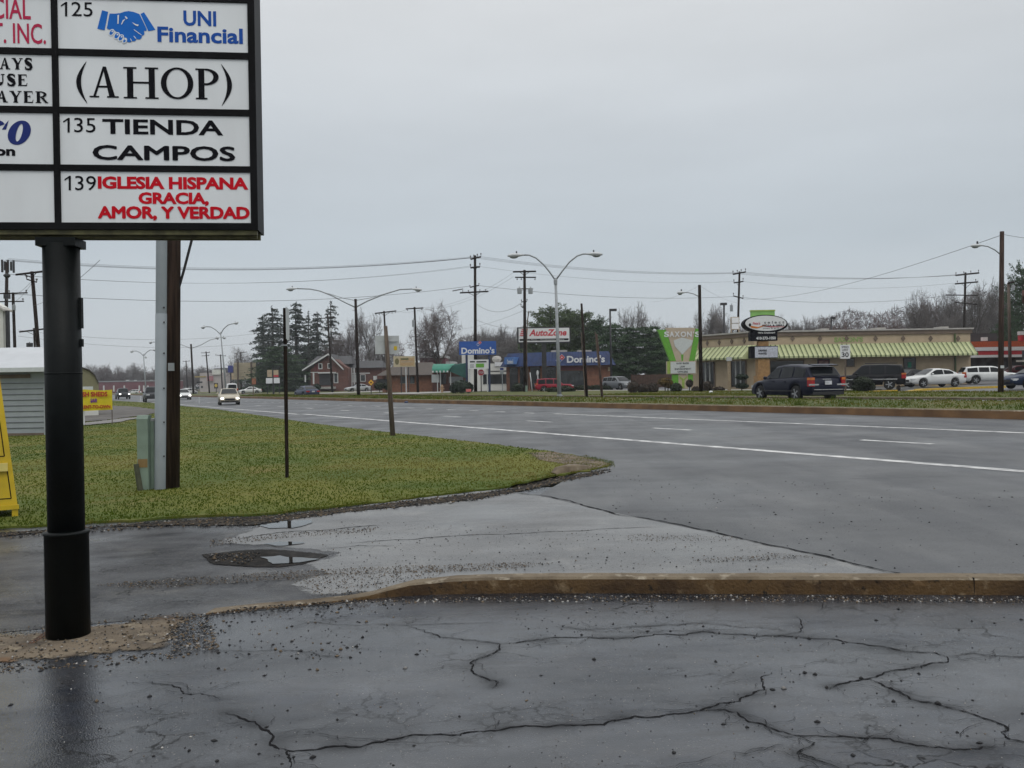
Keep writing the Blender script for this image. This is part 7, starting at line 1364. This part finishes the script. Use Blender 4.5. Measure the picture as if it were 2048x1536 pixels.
# bare trees along the middle
bare('round', 886, 601, 124, 150, 'large round leafless tree above the green canopies', rot=.6); bare('tall', 744, 611, 58, 190, 'tall leafless tree directly behind the grey sign backs'); bare('multi', 706, 634, 64, 186, 'bushy leafless tree left of the truss arm light pole'); bare('wide', 768, 668, 70, 200, 'low leafless tree behind the brown hipped roof'); bare('multi', 680, 660, 60, 192, 'leafless tree behind the right end of the house ridge')
bare('wide', 482, 690, 66, 245, 'leafless tree above the slatted billboard'); bare('tall', 1262, 599, 62, 190, 'leafless tree rising above the dark evergreens'); bare('wide', 1310, 628, 70, 200, 'leafless tree just right of the evergreens'); bare('wide', 1345, 640, 70, 205, 'low leafless tree left of the diner sign top'); con('spruce2', 853, 672, 36, 160, 'small dark evergreen behind the reddish flat topped building')
g_ = 'bare wood behind the blue pylon'
for i, (px, top, wd, Y, k) in enumerate(((912, 690, 60, 230, 'thick'), (940, 668, 56, 240, 'tall'), (962, 650, 52, 236, 'thick'), (985, 646, 56, 232, 'tall'), (1006, 650, 52, 240, 'thick'), (1030, 652, 56, 236, 'tall'), (1050, 656, 50, 228, 'thick'), (925, 680, 50, 250, 'thick'), (975, 665, 60, 222, 'thick'), (1018, 668, 60, 222, 'thick'), (1046, 672, 54, 220, 'thick'))): bare(k, px, top, wd, Y, 'slender grey leafless tree in the bare wood behind the blue pylon', g_)
# evergreen bank behind the blue roofed shop
g_ = 'evergreens behind the blue roofed shop'
con('pine', 1072, 646, 60, 136, 'leftmost light green pine with upswept branches, behind the auto parts sign', g_); con('pine', 1103, 614, 84, 138, 'tallest light green pine, behind the steel street light', g_); con('pine', 1140, 620, 80, 140, 'light green pine left of the tall dark median post', g_); con('pine', 1172, 626, 70, 138, 'light green pine just right of the tall dark median post', g_); con('pine2', 1200, 640, 70, 136, 'darker pine behind the right end of the blue roof', g_)
con('dense', 1232, 646, 86, 128, 'dark dense evergreen right of the box head lamp', g_); con('dense', 1268, 652, 84, 126, 'dark dense evergreen in the middle of the fence', g_); con('dense', 1303, 650, 84, 127, 'dark dense evergreen left of the bulb of the diner sign', g_); con('pine2', 1322, 664, 60, 130, 'dark evergreen directly behind the diner sign wing', g_); con('dense', 1085, 690, 90, 142, 'low dense evergreen under the auto parts sign', g_); con('dense', 1150, 680, 90, 144, 'low dense evergreen behind the middle of the blue roof', g_)
# behind the diner
for i, (px, top, wd, Y, k, lab) in enumerate(((1408, 606, 56, 185, 'tall', 'leafless tree just right of the brown lamp pole'), (1434, 604, 54, 190, 'multi', 'leafless tree left of the box head lamp by the roof sign'), (1462, 620, 60, 180, 'tall', 'leafless tree behind the white double roof sign'), (1498, 640, 50, 186, 'wide', 'low leafless tree left of the green roof sign'), (1556, 626, 60, 200, 'wide', 'leafless tree right of the green roof sign'))): bare(k, px, top, wd, Y, lab)
g_ = 'low leafless trees along the skyline behind the diner'
for i, (px, top, wd, k) in enumerate(((1585, 634, 50, 'wide'), (1608, 628, 56, 'thick'), (1632, 628, 52, 'wide'), (1655, 632, 50, 'thick'), (1597, 646, 60, 'thick'), (1640, 646, 60, 'thick'), (1575, 650, 50, 'thick'), (1536, 650, 60, 'thick'), (1380, 655, 60, 'thick'), (1340, 662, 60, 'thick'))): bare(k, px, top, wd, 215 + 5 * (i % 3), 'low grey leafless tree on the skyline behind the diner', g_)
g_ = 'reddish leafless trees behind the diner'
for i, (px, top, wd) in enumerate(((1664, 638, 50), (1688, 628, 54), (1712, 628, 50), (1700, 642, 60), (1736, 640, 46), (1760, 612, 56), (1788, 616, 50), (1775, 640, 60), (1812, 640, 56), (1805, 628, 40))): bare('red', px, top, wd, 178 + 4 * (i % 3), 'reddish leafless tree behind the right half of the diner', g_)
g_ = 'tall grey leafless trees at the right'
for i, (px, top, wd, k) in enumerate(((1838, 576, 60, 'wide'), (1866, 572, 64, 'round'), (1892, 566, 60, 'wide'), (1915, 580, 70, 'thick'), (1945, 560, 60, 'tall'), (1968, 552, 56, 'tall'), (1990, 556, 50, 'tall'), (1860, 610, 80, 'thick'), (1900, 618, 80, 'thick'), (1940, 612, 80, 'thick'), (1980, 600, 70, 'thick'), (2012, 570, 50, 'tall'))): bare(k, px, top, wd, 150 + 6 * (i % 4), 'tall grey leafless tree behind the right end of the diner', g_)
con('pine2', 2046, 536, 66, 112, 'dark green pine at the right edge behind the brick building'); con('dense', 2022, 620, 60, 118, 'dense dark evergreen between the grey pole and the brick building')
# far treeline on the left: separate trees, then the mass behind them
g_ = 'leafless trees on the far left skyline'
for i in range(34):
    px = 150 + i * 11.5 + random.uniform(-4, 4); top = 736 + random.uniform(-10, 8) - 6 * math.exp(-((px - 250) / 40) ** 2)
    bare(('wide', 'round', 'thick', 'tall')[i % 4], px, top, random.uniform(34, 52), 390 + random.uniform(0, 50), 'distant leafless tree on the hazy far left skyline', g_)
wb = MB(); wt_, wc_, whw = BV['thick']
me = bpy.data.meshes.new('wood'); cv = np.array([v.co[:] for v in wc_.vertices]); cf = np.array([p.vertices[:] for p in wc_.polygons]); VV, FF = [], []; n0 = 0
for i in range(46):
    px = random.uniform(-250, 1500); Y = random.uniform(440, 520); b = BASE(px, Y); hgt = random.uniform(8, 10.5) * (1 if px < 560 else 1.2); a = random.uniform(0, 6.28); k = random.uniform(6, 8) / whw * .8
    x = (cv[:, 0] * math.cos(a) - cv[:, 1] * math.sin(a)) * k + b.x; y = (cv[:, 0] * math.sin(a) + cv[:, 1] * math.cos(a)) * k + b.y; VV.append(np.stack([x, y, cv[:, 2] * hgt + b.z - .5], 1)); FF.append(cf + n0); n0 += len(cv)
V = np.concatenate(VV); F = np.concatenate(FF); me.vertices.add(len(V)); me.vertices.foreach_set('co', V.reshape(-1)); me.loops.add(F.size); me.loops.foreach_set('vertex_index', F.reshape(-1).astype(np.int32)); me.polygons.add(len(F)); me.polygons.foreach_set('loop_start', np.arange(len(F), dtype=np.int32) * F.shape[1]); me.materials.append(M_twig); me.update(calc_edges=True); me.validate()
o = bpy.data.objects.new('wood', me); COL.objects.link(o); o['kind'] = 'stuff'
# understorey: brushy ground cover that closes the foot of the woods
r9 = random.Random(99); ub = MB()
for px0, px1, Y, h0, n in ((140, 520, 430, 10.5, 4600), (895, 1062, 246, 17, 4200), (1330, 1700, 226, 17, 6000), (1640, 1850, 190, 17, 5000), (1820, 2040, 172, 18, 5000), (650, 810, 206, 12, 2600)):
    for i in range(int(n * 1.5)):
        px = r9.uniform(px0, px1); b = BASE(px, Y + r9.uniform(-6, 6)); z = b.z + h0 * r9.random() ** .9 * (.75 + .25 * noise.noise(Vector((px * .012, Y, 0)))); leaf(Vector((b.x, b.y, z)), r9.uniform(.9, 2.2) * min(Y, 300) / 220, r9, ub, Vector((0, 0, .9)), .07)
o = ub.build('brushwood', M_twig, recalc=False); o['kind'] = 'stuff'
# shrubs
def shrub(name, label, cat, px, Y, blobs, m, n=900, size=.16, group=None, stem=True):
    """blobs: (px centre, py centre, px half width, px half height) on the plane at Y"""
    b = BASE(px, Y); t = thing(name, label, cat, b, 0, group); f = pix_local(b, Y); r = random.Random(int(px)); mb = MB()
    for (cx, cy, rx, ry) in blobs:
        c = f(cx, cy); k = Y / FPX; rr = (rx * k, min(rx, ry * 1.6) * k, ry * k); leafball(c, rr, int(n * (.4 + .6 * rx / max(q[2] for q in blobs))), size, r, mb)
        mb.ell(c, tuple(q * .86 for q in rr), 12, 8, .25, px)
    mb.build('foliage', m, t, recalc=False)
    if stem:
        st = MB()
        for (cx, cy, rx, ry) in blobs: c = f(cx, cy); st.tube([(c.x * .7, 0, -.1), (c.x, 0, c.z)], .04 + .01 * ry * Y / 900, 5)
        st.build('stem', M_bark, t)
    return t
shrub('hedge', 'big rounded dark green hedge left of the tallest utility pole', 'hedge', 924, 98, [(922, 773, 21, 13), (908, 777, 9, 9), (938, 775, 9, 10)], M_hedge, 1500, .2)
shrub('shrub', 'olive shrub in front of the white drive-in corner', 'shrub', 1034, 100, [(1036, 776, 14, 10), (1028, 780, 8, 6)], M_shrg, 900, .2)
shrub('shrub', 'low dark shrub under the red off-roader beside the steel street light', 'shrub', 1120, 90, [(1108, 780, 18, 6), (1130, 778, 16, 7), (1143, 781, 8, 4)], M_shrg, 900, .18)
shrub('hedge', 'low clipped hedge along the brick wall of the blue roofed shop', 'hedge', 1185, 98, [(1165, 775, 20, 5), (1195, 775, 20, 5), (1215, 776, 12, 4)], M_shrg, 900, .18)
for i, (px, top, rx, m, lab) in enumerate(((1266, 774, 12, M_shrb, 'leftmost low brown shrub before the timber fence'), (1286, 777, 13, M_shrb, 'low brown shrub in the middle of the timber fence'), (1306, 776, 12, M_shrb, 'low brown shrub near the right end of the timber fence'), (1352, 776, 12, M_shrg, 'dark green shrub at the left foot of the diner sign'), (1392, 780, 9, M_shrb, 'small brown shrub left of the brown lamp pole base'), (1414, 774, 13, M_shrb, 'brownish shrub under the diner window, right of the brown lamp pole'), (1438, 780, 12, M_shrb, 'low brown shrub below the corner window of the diner'), (1520, 782, 10, M_shrb, 'small brown shrub left of the navy people carrier'))):
    shrub('shrub', lab, 'shrub', px, 75 if px > 1380 else 74, [(px, top, rx, 787 - top - (0 if px > 1340 else 0))], m, 700, .15, 'shrubs around the diner')
shrub('shrub', 'round golden shrub at the left foot of the diner sign', 'shrub', 1331, 77, [(1330, 764, 14, 9), (1337, 768, 10, 8)], M_shgold, 1100, .16); shrub('shrub', 'small round clipped dark shrub at the right foot of the diner sign', 'shrub', 1379, 76, [(1379, 767, 7.5, 8)], M_shrb, 800, .12)
shrub('topiary', 'two tiered dark green topiary in front of the diner door window', 'shrub', 1481, 71, [(1484, 754, 13, 6), (1484, 772, 14, 5.5)], M_hedge, 900, .13)
shrub('topiary', 'spreading dark clipped shrub between the speed limit sign and the black off-roader', 'shrub', 1727, 62, [(1726, 763, 19, 11), (1716, 775, 14, 7), (1735, 774, 12, 9)], M_shrg, 1100, .13); shrub('shrub', 'small square clipped shrub right of the spreading shrub', 'shrub', 1747, 61.5, [(1746, 773, 5, 8)], M_shrg, 500, .1)
for px, py, lab in ((1797, 776, 'dark round planter shrub in front of the parked white sedan'), (1777, 783, 'tiny dark shrub left of the round planter shrub'), (2030, 783, 'dark shrub at the right edge by the blue sedan')): shrub('shrub', lab, 'shrub', px, 62, [(px, py, 4, 6)], M_shrb, 350, .09)
shrub('hedge', 'low dark hedge in front of the brick house porch', 'hedge', 600, 168, [(590, 776, 16, 6), (612, 777, 14, 5), (634, 774, 8, 6)], M_hedge, 800, .3); shrub('hedge', 'dark bushes under the left end of the brown hipped roof', 'hedge', 765, 122, [(758, 772, 10, 8), (775, 772, 9, 8)], M_shrg, 700, .22)
# weed tufts standing up along the median
r8 = random.Random(5); tf = MB()
for i in range(46):
    s = r8.uniform(4, 75); p = r8.choice((r8.uniform(25.4, 26.5), r8.uniform(28, 31))); c = RP(p, s, .30)
    for k in range(26): a = r8.uniform(0, 6.28); l = r8.uniform(.12, .34); q = c + Vector((r8.gauss(0, .12), r8.gauss(0, .12), -.08)); d = Vector((math.cos(a) * .4, math.sin(a) * .4, 1)) * l; w_ = Vector((-math.sin(a), math.cos(a), 0)) * .018; tf.add([q - w_, q + w_, q + d], [(0, 1, 2)])
o = tf.build('weeds', B_d, recalc=False); o['kind'] = 'stuff'
# litter
for px, py, m, lab in ((1422, 789, M_swhite, 'small white scrap of litter on the verge by the brown lamp pole'), (813, 806, M_navyp, 'dark scrap lying against the median kerb')): v = GP(px, py); tag(MB().ell((0, 0, .06), (.16, .12, .09), 8, 5, .5, px).build('litter', m), lab, 'litter').location = (v.x, v.y, G(v.x) + (.12 if m is M_swhite else .0))

# ------------------------------------------------------------------ the damp air
bmz = MB(); bmz.box2((-930, -70, -16), (930, 1010, 45)); mh = bpy.data.materials.new('damp_air'); mh.use_nodes = True; th = mh.node_tree; th.nodes.remove(th.nodes['Principled BSDF'])
pv = N(th, 'ShaderNodeVolumePrincipled'); pv.inputs['Color'].default_value = (.86, .90, .95, 1); pv.inputs['Density'].default_value = .00032; pv.inputs['Anisotropy'].default_value = .2
th.links.new(pv.outputs[0], th.nodes['Material Output'].inputs['Volume']); o = bmz.build('haze', mh); o['kind'] = 'stuff'
